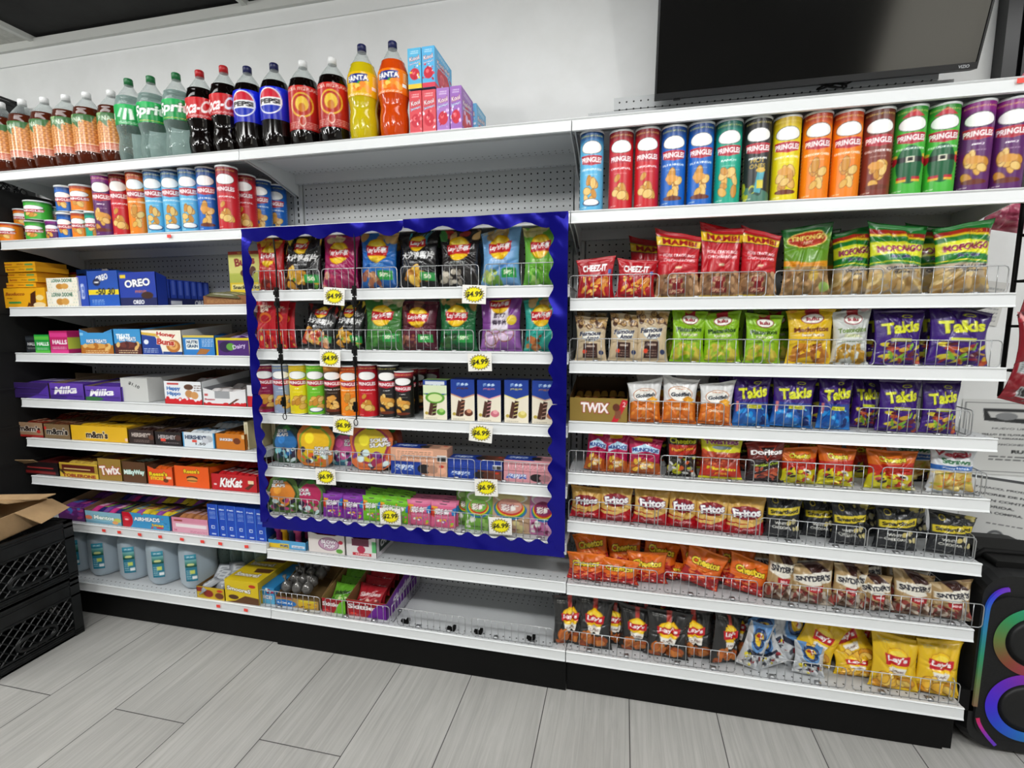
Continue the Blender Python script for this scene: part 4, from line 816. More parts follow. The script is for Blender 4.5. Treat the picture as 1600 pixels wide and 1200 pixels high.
# sixth shelf
def cdy(xl, xr, yt, yb, bg, txt, tc, tw=.7, th=.4, out=None, rot=0.0, shear=0.0, cv=.5, cu=.5): return FA(xl, xr, yt, yb, bg, 1.4).text(txt, cu, cv, th, tc, w=tw, rot=rot, shear=shear, bold=.06, out=out)
D_ = [(27, 69, 660, 686, cdy(27, 69, 660, 686, '9a7c60', "m&m's", '2c1810', .78, .38, 'f0ece4', cv=.58).rect(0, 0, 1, .16, 'a02420').ell(.82, .4, .07, 'b02c28'), 'tan and dark red candy carton with brown lettering', ('7c2c20', 'c8a080')),
      (70, 111, 663, 687, cdy(70, 111, 663, 687, '7c6444', "m&m's", '1c1410', .80, .44, 'f0ece4').rect(.02, .6, .1, .8, 'c82c28'), 'brown candy carton with dark lettering', ('5c3420', 'a88060')),
      (112, 201, 666, 693, cdy(112, 201, 666, 693, 'e0b01c', "m&m's", '2c1c10', .38, .46, 'f6f0e0', cu=.46, cv=.42).rect(.94, .1, .99, .3, 'e8c0b0'), 'wide yellow candy carton with brown lettering', ('d8a818', 'e8c84c')),
      (202, 242, 672, 694, cdy(202, 242, 672, 694, '2c1c1a', "HERSHEY'S", 'c8bcb4', .74, .30, None, cv=.64).lines(.2, .15, .8, .35, 2, '8c7c74').ell(.88, .5, .1, '5c3424'), 'dark brown chocolate carton, plain front', ('2c1816', '8c807c')),
      (243, 285, 675, 698, cdy(243, 285, 675, 698, '201a1c', "HERSHEY'S", 'b8b0b0', .74, .30, None, cv=.62).rect(.22, .3, .40, .5, 'e04838').lines(.3, .2, .9, .3, 1, '9c9494').ell(.86, .6, .11, '4c2c24'), 'dark chocolate carton with a small red price sticker', ('241618', '786c6c')),
      (286, 337, 676, 702, cdy(286, 337, 676, 702, 'dce4ea', "HERSHEY'S", '1c2c4c', .66, .28, None, cv=.66, cu=.42).rect(0, 0, .05, 1, '3c94cc').rect(.94, 0, 1, 1, '3c94cc').rect(.3, .34, .44, .5, 'e04838').ell(.82, .6, .11, 'b0b4bc').ell(.7, .45, .1, 'c8ccd4').text('1.50', .55, .25, .16, '202020', w=.3), 'white and blue chocolate carton with a red sticker', ('dce4ea', '3c94cc')),
      (338, 384, 678, 706, cdy(338, 384, 678, 706, 'c8741c', "SNICKERS", 'f4f0f0', .44, .16, '1c2c70', cv=.62, cu=.36).ell(.72, .55, .12, '6c3418').rect(.88, .7, .98, .95, 'e0c090'), 'caramel orange chocolate bar carton', ('c87018', '6c3418'))]
for xl, xr, yt, yb, a, L, (c1, c2) in D_:
    tray(a, 'D', xl, xr, yt, L+' on the sixth shelf', hb=.068, d=.29, col=tuple(hx(c1)*.8), inner='6c563c', bars=[(c1, c2)], nx=5 if xr-xl < 60 else 8)
for i in range(3): put(box_mesh(.018, .115, .07, Art(16, 50, .2, 'e4dcc0').rect(.2, .2, .8, .9, 'c8bc94').rect(.2, .1, .8, .35, '8c8050'), None, None, 'b8ac84'), 'chocolate_pack', Xof(392, .04, SH['D'])+.024*i-.012, .035+.05*i, SH['D']+.001, 'upright cream chocolate pack beside the caramel orange carton', 'pack', 'upright cream packs', same=True)
# seventh shelf
X, Z, w, H = tray(Art(60, 24, 2.2, '1c1214').rect(.1, .1, .9, .3, '7c1c1c').rect(.15, .5, .85, .6, '9c3030'), 'E', 36, 93, 722, 'very dark tray of chocolate boxes with a raised cardboard flap', hb=.06, col='181214', inner='2c2420', notch=.0)
for i in range(3): put(box_mesh(w*.8, .012, .12, None, None, None, ('8c2424', '2c1618', '5c1c1c')[i]), 'chocolate_box', X, .05, Z+.004+.0135*i, 'thin dark red chocolate box lying in the very dark tray', 'pack', 'thin chocolate boxes', same=True)
p = MB(); p.box(-.05, .05, -.0012, .0012, 0, .045); o = p.obj('cardboard_flap', M['kraft'], loc=(X-w*.3, .03, Z+.045)); o.rotation_euler = (.9, 0, .2); tag(o, 'folded cardboard flap sticking up over the very dark tray', 'flap')
tray(FA(95, 156, 722, 750, 'd8b83c', 1.4).rect(0, .35, 1, .9, 'a88830').rect(.08, .42, .9, .85, '5c1c14').rect(.12, .55, .8, .62, 'd8c07c').text('TOBLERONE', .5, .14, .22, '8c2418', w=.84, bold=.06).blobs(.0, .3, .1, .7, ['3c2c10'], 3, .04, 2), 'E', 94, 155, 724, 'yellow chocolate bar carton with red lettering on the seventh shelf', hb=.055, col='c8a830', inner='4c2018', bars=[('c8a848', '8c2418')], nx=5)
tray(cdy(154, 192, 716, 754, '9c7c34', 'Twix', 'f8f4ee', .86, .42, 'a81c24', rot=.12, cv=.48), 'E', 155, 192, 717, 'gold candy carton with white and red lettering beside the milk caramel one', hb=.085, col='8c7030', inner='7c6444', bars=[('a88430', 'b82c28')], nx=4)
tray(cdy(192, 231, 720, 757, '5c3c24', 'MilkyWay', 'e8f4f0', .86, .28, '3c9c88', rot=.05, cv=.48), 'E', 193, 230, 722, 'brown candy carton with pale green lettering', hb=.075, col='503420', inner='6c5438', bars=[('4c3020', 'b8d8c8')], nx=4)
tray(cdy(231, 273, 727, 760, 'e85420', "Reese's", 'f0d820', .7, .28, '3c1c10', rot=.06, cv=.68, cu=.42).text('STICKS', .36, .4, .2, 'e8d830', w=.5, bold=.06).ell(.7, .3, .1, '6c3418').rect(.72, .4, .92, .55, 'f0c8a0'), 'E', 232, 272, 729, 'orange candy carton with a cut-down front and wafer stick picture', notch=.012, hb=.075, col='dc4c1c', inner='5c4434', bars=[('e06020', 'd8a060')], nx=4)
tray(cdy(273, 330, 727, 766, 'ec5c18', "Reese's", 'f2d020', .44, .20, '4c2010', rot=.04, cv=.76).ell(.5, .45, .16, '4c2414', .1).ell(.5, .36, .15, 'd89848', .12).rect(.36, .3, .64, .34, '5c2c14'), 'E', 274, 329, 729, 'wide orange candy carton with brown cup picture', hb=.062, col='e05414', inner='6c3c24', bars=[('f06c1c', 'f0d020')], nx=6)
tray(cdy(330, 403, 740, 773, 'c01c24', "KitKat", 'fafafa', .48, .58, '8c1018', rot=.06, shear=.2, cu=.44, cv=.5).poly([(.72, .2), (.88, .55), (.94, .5), (.8, .12)], '5c2c1c').rect(.8, .5, .92, .7, 'f0d8b0').rect(.06, .3, .12, .4, 'f0d8d8'), 'E', 331, 403, 742, 'red wafer bar carton with big white lettering', hb=.05, col='b01820', inner='6c2420', bars=[('c42028', 'f0e0e0')], nx=7)
# eighth shelf
X, Z, w, H = tray(FA(92, 134, 790, 826, '5c2468', 1.3).blobs(.1, .2, .9, .9, ['7c3488', 'a03c78', '3c6cb0'], 12, .1, 3), 'F', 92, 134, 792, 'purple candy carton with brown inside at the left end', hb=.105, d=.28, col='7c6048', inner='907658', bars=[('6a2c7c', '2c6cb0'), ('5c2470', 'c84c8c')], nx=3)
tray(FA(133, 191, 798, 832, '88b8cc', 1.4).rect(0, 0, 1, .2, '6ca0b8').text('Mentos', .52, .52, .34, 'f4f8f8', w=.55, bold=.06, out='3c7c4c').ell(.1, .45, .1, 'e8805c').ell(.88, .4, .1, 'c8d060').ell(.82, .2, .08, 'e8a060'), 'F', 134, 191, 800, 'pale blue candy roll carton with fruit pictures', hb=.06, d=.30, col='7cacc0', inner='8c7c64', bars=[('d43c8c', 'e8c8e0'), ('2c2c70', '9ccc3c'), ('7c4ca0', '34346c')], nx=6)
def air(): return FA(192, 268, 800, 838, '3c94c8', 1.4).blobs(.2, 0, 1, 1, ['2c7cb4', '5cb0dc', 'c83c4c', '3cb0a0'], 22, .025, 6).ell(.06, .5, .17, 'c0182c', .6).ell(.1, .55, .07, 'd83848', .16).ell(.1, .5, .04, 'f0d0d0', .05).text('AIRHEADS', .52, .62, .26, 'fafafa', w=.54, rot=.05, bold=.07, out='1c3c70').text('bites', .74, .30, .18, 'f0c830', w=.24, bold=.06, out='1c3c70').ell(.78, .14, .08, 'c8283c', .06)
tray(air(), 'F', 192, 267, 803, 'sky blue chewy candy carton with a red circle and white lettering', hb=.062, d=.30, col='3488bc', inner='8c7c64', bars=[('d8c030', '3c94c8'), ('9c50b0', 'e0b830'), ('e8d040', 'c83c50')], nx=7)
tray(FA(268, 328, 808, 846, 'e0a4b8', 1.4).rect(0, .68, 1, 1, 'd88ca4').rect(.12, .38, .94, .60, 'f0e4e8').text('24', .1, .16, .12, 'b04864', w=.08).rect(.08, .74, .3, .84, '9c3c34').lines(.5, .08, .95, .22, 2, 'b86480').rect(0, 0, .02, 1, 'd83454'), 'F', 269, 327, 810, 'pale pink candy carton with a white band', hb=.062, d=.30, col='d894ac', inner='7c5c48', bars=[('b87c50', 'e0b8c0')], nx=5)
def bluebox(n): return Art(20, 68, .25, '1848b8').rect(.88, 0, 1, 1, '3c70d0').text(['Fresh', 'Mint'][n % 2], .45, .86, .05, 'e8f0fc', w=.6, bold=.04).lines(.2, .56, .75, .80, 6, 'b8ccf0', n).rect(.3, .24, .62, .34, 'e8ecf4').rect(.36, .26, .56, .32, '1848b8').rect(.3, .06, .7, .10, 'c8d4f0')
for i, (xl, xr, yt) in enumerate([(327, 343, 788), (344, 356, 790), (356, 371, 791), (371, 386, 793), (386, 402, 795), (402, 417, 797)]):
    carton(bluebox(i), 'F', xl, xr, yt, .022, .12, 'tall narrow blue carton with small white print on the eighth shelf', 'tall blue cartons', col='1440a4')
# bottom shelf: jugs of water, small bottles, cookie cartons
JP = [(.06, .0), (.070, .006), (.0745, .02), (.076, .05), (.0755, .17), (.072, .195), (.060, .215), (.040, .230), (.021, .238), (.0195, .252), (.0205, .2525), (.0205, .268), (.001, .269)]
jb = MB(); jb.lathe(JP[:10], 36, fn=lambda r, z, t: r*(1+.055*math.cos(4*t)+.010*math.cos(z*160)*(1 if .03 < z < .18 else 0))); jm = jb.mesh('jug_body', True); jm.materials.append(M['jug'])
jc = MB(); jc.lathe(JP[9:], 24); jcm = jc.mesh('jug_cap', True); jcm.materials.append(CAPM['blue'])
ja = Art(24, 44, .58, '2c7890').rect(0, .86, 1, 1, '3c94ac').text('SPRING', .5, .90, .06, 'e0f0f4', w=.6).grad(.55, .80, '1c5c48', '7cb8b8').ell(.5, .62, .3, 'd0d890', .05).rect(0, .52, 1, .58, '1c5044').rect(.4, .28, .8, .42, 'c8d868').rect(.55, .08, .95, .2, 'e8eef0').lines(.1, .1, .5, .45, 5, 'c0dce4')
jl = tube_mesh([(.0815, .0), (.0815, .25)], ja, 0, nback=0, half=.30, v0=.045, v1=.175, m=M['label'], name='jug_label')
def patch_label(me):
    import bmesh
    bm = bmesh.new(); bm.from_mesh(me); fs = [f for f in bm.faces if max(e.calc_length() for e in f.edges) > .02]; bmesh.ops.delete(bm, geom=fs, context='FACES_ONLY'); bm.to_mesh(me); bm.free()
patch_label(jl)
jw = MB(); jw.lathe([(.001, .004), (.062, .006), (.070, .02), (.0715, .05), (.071, .17), (.066, .197), (.001, .198)], 28, fn=lambda r, z, t: r*(1+.055*math.cos(4*t))); jwm = jw.mesh('jug_water', True); jwm.materials.append(mat('still_water', 'b9cbd6', 0.12))
for i, (cx, Y) in enumerate(((118, .125), (172, .125), (219, .125), (263, .12), (313, .125))):
    X = max(.078, Xof(cx, Y, SH['G'])); o = empty('water_jug', (X, Y, SH['G']+.001), .42); o.scale = (.97, .97, .945)
    tag(o, 'cloudy gallon water jug with blue label on the bottom shelf', 'jug', 'gallon water jugs')
    link('jug_body', jm, None, o); link('jug_cap', jcm, None, o); link('water', jwm, None, o); l = link('jug_label', jl, None, o)
wb = MB(); wb.lathe([(.028, 0), (.031, .01), (.031, .07), (.028, .08), (.031, .09), (.031, .14), (.020, .165), (.012, .175), (.012, .195), (.001, .196)], 16, fn=lambda r, z, t: r*(1+.03*math.cos(z*300))); wbm = wb.mesh('bottle', True); wbm.materials.append(M['water'])
for i in range(4): put(wbm, 'water_bottle', Xof(360, .22, .17)+.066*i, .20, SH['G']+.001, 'small clear water bottle standing at the back beside the water jugs', 'bottle', 'small water bottles', same=True)
for i in range(4): put(wbm, 'water_bottle', Xof(360, .22, .17)+.066*i+.02, .27, SH['G']+.001, 'small clear water bottle standing at the back beside the water jugs', 'bottle', 'small water bottles', same=True)
def cookie(b=0): return Art(48, 44, 1.3, 'd8c020').ell(.3, .45, .18, '8c2818', .22).text('Big' if b else 'Duos', .3, .45, .16, 'f0e0b0', w=.24).ell(.78, .3, .2, '6c3c1c', .2).ell(.8, .7, .1, 'c03018', .07).lines(.1, .8, .6, .92, 2, '7c1c18')
X, Z, w, H = tray(Art(40, 24, 1.5, 'c8a81c').rect(0, .55, .3, .9, '8c2818').ell(.42, .45, .17, '8c2418', .3).ell(.8, .35, .15, '6c3418', .25).ell(.82, .75, .1, 'c83020', .1), 'G', 308, 352, 918, 'small mustard cookie carton with silver packets inside', Y=.012, d=.16, hb=.055, col='b8981c', inner='7c5c34')
for i in range(5): put(bar_mesh(.07, .10, .022, '8c9096', 'c8ccd0'), 'wrapped_bar', X+(-.03, .03, 0, -.025, .03)[i], .05+.022*i, Z+.038+.008*i, 'crumpled silver packet piled in the small mustard cookie carton', 'candy bar', 'silver packets', rot=(.4, .2*(i-2)*.5, .4*(i-2)), same=True)
def choc(): return FA(352, 406, 905, 948, 'd8bc18', 1.3).poly([(.0, 0), (1, 0), (1, .3), (.6, .35), (.3, .1)], '5c3818').text('SmooreS', .42, .60, .18, 'f0f0e8', w=.7, rot=-.1, bold=.05, out='3c2010').ell(.82, .8, .1, 'c03018', .07).ell(.25, .25, .15, '4c2c14', .1)
carton(choc(), 'G', 353, 405, 908, .012, .27, 'yellow chocolate cookie carton printed with brown cookies, on the bottom shelf', 'yellow cookie cartons', top=Art(50, 60, .6, 'd0b418').text('SmooreS', .45, .2, .1, 'f0f0e8', w=.7, bold=.05, out='3c2010').poly([(.5, .28), (.95, .3), (.95, .42), (.45, .4)], '4c2c14').text('SmooreS', .45, .54, .1, 'e8e4d8', w=.7, bold=.05, out='3c2010').poly([(.3, .62), (.95, .64), (.95, .76), (.3, .74)], '54301a').text('SmooreS', .5, .88, .1, 'e0dcd0', w=.7, bold=.05, out='3c2010').rect(.0, .47, 1, .49, '8c7810'), side=Art(30, 20, 2, 'b89c14'), col='d0b018')
# orange-red price dots stuck on the price rails
dotm = mat('red_price_sticker', 'f0483c', 0.5); dm = MB(); dm.box(-.009, .009, -.0008, .0002, -.006, .006); dme = dm.mesh('sticker'); dme.materials.append(dotm)
for px, sh in ((162, 'F'), (186, 'F'), (218, 'F'), (250, 'F'), (284, 'F'), (316, 'F'), (344, 'F'), (385, 'F'), (341, 'G'), (384, 'G')):
    put(dme, 'price_sticker', Xof(px, -.004, SH[sh]-.016), -.0035, SH[sh]-.016, f'small red price sticker on the {"eighth" if sh == "F" else "bottom"} shelf rail of the left bay', 'sticker', 'red price stickers', rot=(0, (px % 5-2)*.05, 0))
put(dme, 'price_sticker', Xof(264, -.004, SH['P']-.014), -.0035, SH['P']-.014, 'small red price sticker on the can shelf rail of the left bay', 'sticker', 'red price stickers')
put(dme, 'price_sticker', Xof(1596, -.004, SH['T']-.010), -.0035, SH['T']-.010, 'small red price sticker at the far right of the top shelf rail', 'sticker', 'red price stickers')
# ------------------------------------------------------------------ printed bags: artwork
GY = ('e8b63a', 'd99a2b', 'f2cf63')
def BA(bg, asp=.72, nu=56, nv=74): return Art(nu, nv, asp, bg)
def lays_logo(a, cu, cv, r, cn=False):
    rv = r*a.a; a.ell(cu, cv, r*1.06, 'c88a14', rv*1.06).ell(cu, cv, r, 'f2c818', rv).ell(cu, cv+rv*.3, r*.7, 'f8dc4c', rv*.5)
    a.poly([(cu-r*1.12, cv+rv*.42), (cu+r*.2, cv+rv*.30), (cu+r*1.15, cv+rv*.45), (cu+r*1.05, cv-rv*.45), (cu, cv-rv*.42), (cu-r*1.05, cv-rv*.50)], 'c01824')
    return a.text("Lay's"+('乐事' if cn else ''), cu, cv-.01*0, rv*.62, 'fafafa', w=r*(1.75 if not cn else 1.95), bold=.05, shear=.1)
def cn_lays(bg, top, pic, sub, tag50=True, seed=1, word=None):
    a = BA(bg); a.grad(0, .3, tuple(hx(bg)*.8), bg); r = random.Random(seed)
    for i in range(7): a.ell(r.uniform(.02, .98), r.uniform(.86, 1.0), r.uniform(.09, .16), top[i % len(top)], r.uniform(.05, .08), r.uniform(0, 3))
    lays_logo(a, .5, .66, .27, True)
    a.blobs(.08, .06, .55, .30, pic, 16, .075, seed+1)
    a.lines(.3, .40, .7, .46, 2, sub)
    if tag50: a.rect(.55, .16, .92, .32, '2c9c48').text('50%', .72, .25, .07, 'f4f8d8', w=.22, bold=.05)
    return a
def cn_wave(c1, c2, pic, seed):
    a = BA('141416'); r = random.Random(seed)
    for i in range(9):
        u = r.uniform(0, 1); v = r.uniform(.72, 1); a.poly([(u, v), (u+r.uniform(-.2, .2), v+r.uniform(.05, .2)), (u+r.uniform(-.15, .15), v-.12)], [c1, c2][i % 2])
    lays_logo(a, .5, .78, .19, False); a.text('大波浪薯片', .5, .57, .13, 'f6f6f6', w=.86, rot=-.04, bold=.04, out='202020').lines(.3, .44, .7, .48, 1, 'd8d8d8')
    a.chips(.22, .10, .60, .36, 9, .13, seed).blobs(.05, .05, .95, .30, pic, 10, .06, seed); return a.rect(.62, .14, .95, .28, '2c9c48').text('50', .78, .21, .07, 'f4f8d8', w=.16, bold=.05)
def clear_lays(bg, strip, pic, asp=.8): 
    a = BA(bg, asp); a.rect(.44, .78, .56, 1, strip); lays_logo(a, .5, .60, .25); a.poly([(.30, .47), (.70, .47), (.66, .34), (.34, .34)], 'f0ece4').text('CLASSIC', .5, .40, .035, '402018', w=.26)
    return a.chips(.2, .06, .8, .28, 9, .15, 3, pic).lines(.12, .86, .36, .92, 2, 'a8a8a0')
def mambi(): return BA('b41824', .78).rect(0, .78, 1, .90, 'e8c018').rect(0, .775, 1, .785, '202020').rect(0, .895, 1, .905, '202020').text('MAMBI', .52, .84, .085, '9c141c', w=.76, bold=.04).text('PORK CRACKLINGS', .52, .64, .045, 'f6f0f0', w=.74, bold=.03).text('CHICHARRONES', .52, .57, .045, 'f6f0f0', w=.74, bold=.03).ell(.5, .46, .08, 'd8c8a0', .02).rect(0, 0, 1, .36, '8c6848').blobs(0, .02, 1, .35, ['a88058', 'c8a078', '6c4c34', 'b89068'], 60, .06, 3, .8).rect(.30, .22, .60, .29, '7c141c').rect(.38, .14, .56, .22, '7c141c').rect(.28, .07, .66, .14, '7c141c').text('HOT', .45, .255, .05, 'e8c8a0', w=.2, bold=.06).text('SPICY', .47, .105, .05, 'e8c8a0', w=.3, bold=.06).rect(.0, .0, 1, .03, 'd8c828')
def tinf(): return BA('5c8c20', .72).rect(0, .86, 1, 1, '1c5c28').ell(.5, .80, .42, 'f0d870', .115).ell(.5, .80, .39, 'b8301c', .10).text('TINFONGO', .5, .82, .075, 'f8e070', w=.70, bold=.06, out='7c1c10').text('MIX', .5, .75, .04, 'f4c8b0', w=.2, bold=.05).poly([(0, .52), (.5, .46), (1, .50), (1, .40), (.5, .38), (0, .44)], 'd8901c').lines(.1, .44, .9, .46, 1, '7c2810').rect(0, 0, 1, .41, '8c7048').blobs(0, .02, 1, .40, ['a88458', 'c8a070', '7c5c3c', 'b08c5c'], 60, .07, 5, .8).ell(.85, .14, .13, '98b860', .07).ell(.6, .3, .1, 'c8a850', .09)
def mof(): return BA('18742c', .74).wave(.82, .88, .04, '9c1c1c', .4).wave(.79, .82, .04, 'e8d020', .4).text('SNACKS', .62, .86, .035, 'e8c818', w=.3, rot=.05).ell(.42, .89, .2, 'a82818', .03).wave(.54, .72, .04, 'd8dc28', .3).text('MOFONGO', .52, .66, .095, '8c1848', w=.84, rot=.05, bold=.07, out='f0e8c0', ow=.03).text('PIPE Y LIMON', .52, .54, .04, '3c2470', w=.42, bold=.05, out='e8e4f0').wave(.44, .455, .03, 'e8dc28', .3).wave(0, .42, .02, 'b0a088', .3).blobs(0, .0, 1, .36, ['c8a870', 'dcc48c', 'a8844c', 'b89c60'], 60, .08, 7, .8).text('CHILI & LIME', .56, .385, .05, '2c2c34', w=.62, rot=.04, bold=.04, out='e8e4e0').text('FLAVOR', .56, .325, .035, '2c2c34', w=.3, bold=.04, out='e8e4e0')
def cheezit(): return BA('a81420', 1.05).text('CHEEZ-IT', .48, .74, .17, 'fafafa', w=.66, bold=.08, out='7c0c14').blobs(.12, .12, .88, .50, ['e8a83c', 'd88c28', 'f0c060', 'c87820'], 26, .08, 4, .7).rect(.86, .6, .94, .7, '3c64a8').lines(.3, .55, .7, .6, 1, 'e8c0c0')
def amos(): 
    a = BA('c4b090', .62); a.blobs(0, .74, 1, .98, ['5c3c28', 'b08c54', '4c3020', 'c09c60'], 26, .09, 2, .9)
    for u, v in ((.2, .85), (.55, .93), (.8, .8), (.45, .78), (.1, .95)): a.ell(u, v, .10, '4c3020').ell(u, v, .08, 'b8925c').blobs(u-.05, v-.04, u+.05, v+.04, ['3c2418'], 5, .018, 3)
    return a.ell(.5, .56, .30, '8cacc8', .11).ell(.5, .56, .28, 'f0ece0', .10).text('Famous', .48, .62, .095, '20243c', w=.72, rot=.08, shear=.25, bold=.05, out='e8e4d8').text('Amos', .55, .52, .095, '20243c', w=.44, rot=.08, shear=.25, bold=.05, out='e8e4d8').rect(.25, .08, .72, .40, '3c2420').rect(.36, .32, .64, .36, 'b8a494').lines(.32, .12, .66, .27, 3, '8c7064').ell(.30, .22, .07, 'e0482c').ell(.84, .20, .08, '28345c')
def lulu(bg, w1, w2, pic, c1='38581c'): 
    a = BA(bg, .78).rect(.38, .84, .66, 1, 'a81c28').ell(.52, .82, .24, '8c1824', .095).ell(.52, .82, .22, 'f4f2ec', .083).text('lulu', .52, .82, .075, '8c1824', w=.28, bold=.05)
    return a.text(w1, .5, .63, .09, c1, w=.78, bold=.04, rot=.04).text(w2, .52, .53, .055, 'f4f0d0', w=.5, bold=.05, out=c1).lines(.2, .42, .8, .47, 2, c1).blobs(.15, .06, .85, .36, pic, 26, .10, 5, .6)
def takis(blue=False): 
    a = BA('3c1c78', .74).grad(.7, 1, '3c1c78', '2c1058')
    if blue: a.grad(0, .5, '1c74c0', '2c3c90').blobs(.1, .05, .9, .38, ['1c8cd8', '5cb8e8', '1c58a8', '0c2c6c'], 20, .07, 3).rect(.35, .38, .75, .45, 'd8d82c').lines(.4, .40, .7, .43, 1, '202060').rect(.06, .3, .12, .5, 'e08080')
    else: a.blobs(.2, .05, .95, .38, ['8c2030', 'c8a030', '7cb030', 'b04828', 'd8c83c', '5c1828'], 30, .10, 8, .5).rect(.3, .43, .75, .48, 'c8d428')
    return a.ell(.64, .88, .10, 'd8dc30', .03).ell(.64, .88, .07, '3c1c78', .018).text('Takis', .52, .68, .21, 'e0e42c', w=.80, rot=.14, shear=.1, bold=.07, out='281050')
def goldf(): return BA('dfe0e0', .72).rect(0, 0, 1, .46, 'd06c20').poly([(0, .46), (.4, .60), (1, .48), (1, .3), (0, .3)], 'd87828').ell(.5, .66, .36, 'b0602c', .16).ell(.5, .66, .34, 'f4f2ec', .15).text('Goldfish', .52, .65, .085, '1c2430', w=.60, rot=.08, shear=.2, bold=.05).lines(.35, .76, .65, .80, 1, 'c0602c').poly([(.55, .55), (.75, .62), (.92, .55), (.85, .5), (.92, .44), (.75, .48)], 'e8a828').text('CHEDDAR', .5, .34, .05, 'f8f0e0', w=.5, bold=.04).lines(.3, .1, .7, .16, 1, 'f0d8c0').blobs(.1, .05, .9, .28, ['e08830', 'c86018'], 12, .06, 3)
def munch(): return BA('b41c50', .78).rect(.2, .9, .7, 1, 'e8b820').poly([(.1, .7), (.5, .84), (.95, .72), (.95, .58), (.5, .66), (.1, .54)], 'b8dcf0').text('MUNCHOS', .52, .69, .10, '1c3c8c', w=.80, bold=.07, arc=.2, out='d8ecf8').rect(0, 0, 1, .30, 'b85c28').poly([(.0, .3), (.5, .45), (1, .3)], 'b85c28').chips(.2, .10, .8, .42, 12, .09, 3).text('CRISP', .52, .30, .07, 'f6f0e8', w=.4, bold=.06).text('FIX', .52, .21, .07, 'f6f0e8', w=.2, bold=.06)
def cheetF(): return BA('241c14', .72).rect(0, .9, 1, 1, '8ca020').text('Cheetos', .5, .84, .12, 'd8dc30', w=.82, rot=.05, bold=.08, out='181408').poly([(.05, .74), (.95, .78), (.95, .56), (.05, .50)], 'b02c1c').text("Flamin' Hot", .5, .66, .075, 'e8a828', w=.74, rot=.1, bold=.05, out='5c1008').blobs(.05, .05, .95, .48, ['c8cc28', 'e0e0dc', '2c2c20', 'b8b820', '8c8c8c', 'c05020'], 26, .10, 9, .8)
def cheetH(): return BA('d0681c', .88).poly([(0, .62), (1, .72), (1, .3), (0, .3)], 'b82818').text('Cheetos', .5, .78, .13, 'e8dc30', w=.56, rot=.04, bold=.08, out='2c1808').rect(0, 0, 1, .42, 'c8c020').poly([(0, .3), (.5, .55), (1, .4), (1, .5), (.5, .62), (0, .45)], 'c83020').blobs(.05, .02, .95, .46, ['d8d428', 'b83020', 'f0efe8', '302820', 'e0c828', '9c1c18'], 34, .08, 6, .7)
def yelcorn(): return BA('d4d020', .78).text('TWISTERS', .5, .84, .09, '8c2870', w=.80, rot=.03, bold=.07, out='f0e8f0', arc=.1).ell(.5, .72, .24, '6c7c84', .04).rect(0, .3, 1, .62, 'a83c28').blobs(0, .30, 1, .62, ['c85030', 'a03020', 'd87040', '8c2418'], 36, .06, 4, .6).rect(0, .06, 1, .32, 'c0301c').text('Flamin', .5, .26, .07, 'e8d828', w=.7, rot=-.04, bold=.06).text('Hot', .5, .15, .07, 'e8a828', w=.3, bold=.06).text('PARTY', .52, .60, .05, 'f0e0d8', w=.3)
def dorit(): return BA('241418', .72).grad(.55, 1, '5c1c18', '8c2820').poly([(.3, .86), (.78, .86), (.54, .50)], 'c84830').poly([(.36, .83), (.72, .83), (.54, .56)], '301818').text('Doritos', .52, .72, .12, 'fafafa', w=.86, bold=.06, out='381010').text("Flamin' Hot", .5, .44, .06, 'a8c828', w=.7, rot=.2, bold=.05).blobs(.2, .08, .8, .34, ['a84830', 'c05c38', '8c3424'], 18, .11, 4, .6)
def veg(): return BA('d8dce0', .86).rect(0, .52, 1, .62, '2c64b0').text('Veggie', .5, .86, .14, 'a82838', w=.80, rot=.05, shear=.15, bold=.06, out='f0f0f0').text('Straws', .52, .72, .11, '2c6c44', w=.60, shear=.1, bold=.05, out='f0f0f0').text('Zesty Ranch', .5, .57, .05, 'f4f8fc', w=.6, bold=.04).rect(.08, .08, .92, .50, 'd0b460').blobs(.12, .08, .88, .46, ['d8c060', 'c89438', 'e8d890', 'b8b040', 'd07c30'], 36, .10, 8, .35)
def fritos(): return BA('d8b060', .86).grad(.7, 1, 'd8b060', 'b88c3c').ell(.5, .60, .40, '8c1824', .17).rect(0, 0, 1, .34, 'ac1420').poly([(0, .34), (.5, .24), (1, .40), (1, .2), (0, .2)], 'ac1420').poly([(0, .30), (.5, .32), (1, .46), (1, .38), (.5, .22), (0, .2)], 'e0bc68').poly([(0, .0), (1, .0), (1, .34), (.5, .22), (0, .24)], 'ac1420').text('Fritos', .52, .60, .20, 'fafafa', w=.74, rot=.10, bold=.08, out='4c2c54').text('The ORIGINAL', .52, .17, .06, 'e8c8c8', w=.6, rot=.12, bold=.04)
def smart(): return BA('24262a', .82).poly([(.05, .68), (.95, .76), (.95, .60), (.05, .52)], 'd0bc28').text('Smartfood', .5, .64, .085, '201c14', w=.80, rot=.10, bold=.06).text('WHITE', .42, .38, .065, 'd4d4cc', w=.4, bold=.05).text('CHEDDAR', .44, .28, .065, 'd4d4cc', w=.52, bold=.05).blobs(.6, .12, .95, .5, ['d8cc90', 'c8b870', 'e0d8b0'], 7, .07, 3).blobs(0, .78, 1, 1, ['3c3c30', 'c8bc70', '2c2c2c', 'a89c50'], 9, .06, 4).ell(.25, .86, .08, 'c8b428').ell(.25, .86, .06, '202020').lines(.15, .08, .5, .14, 1, '8c8c88')
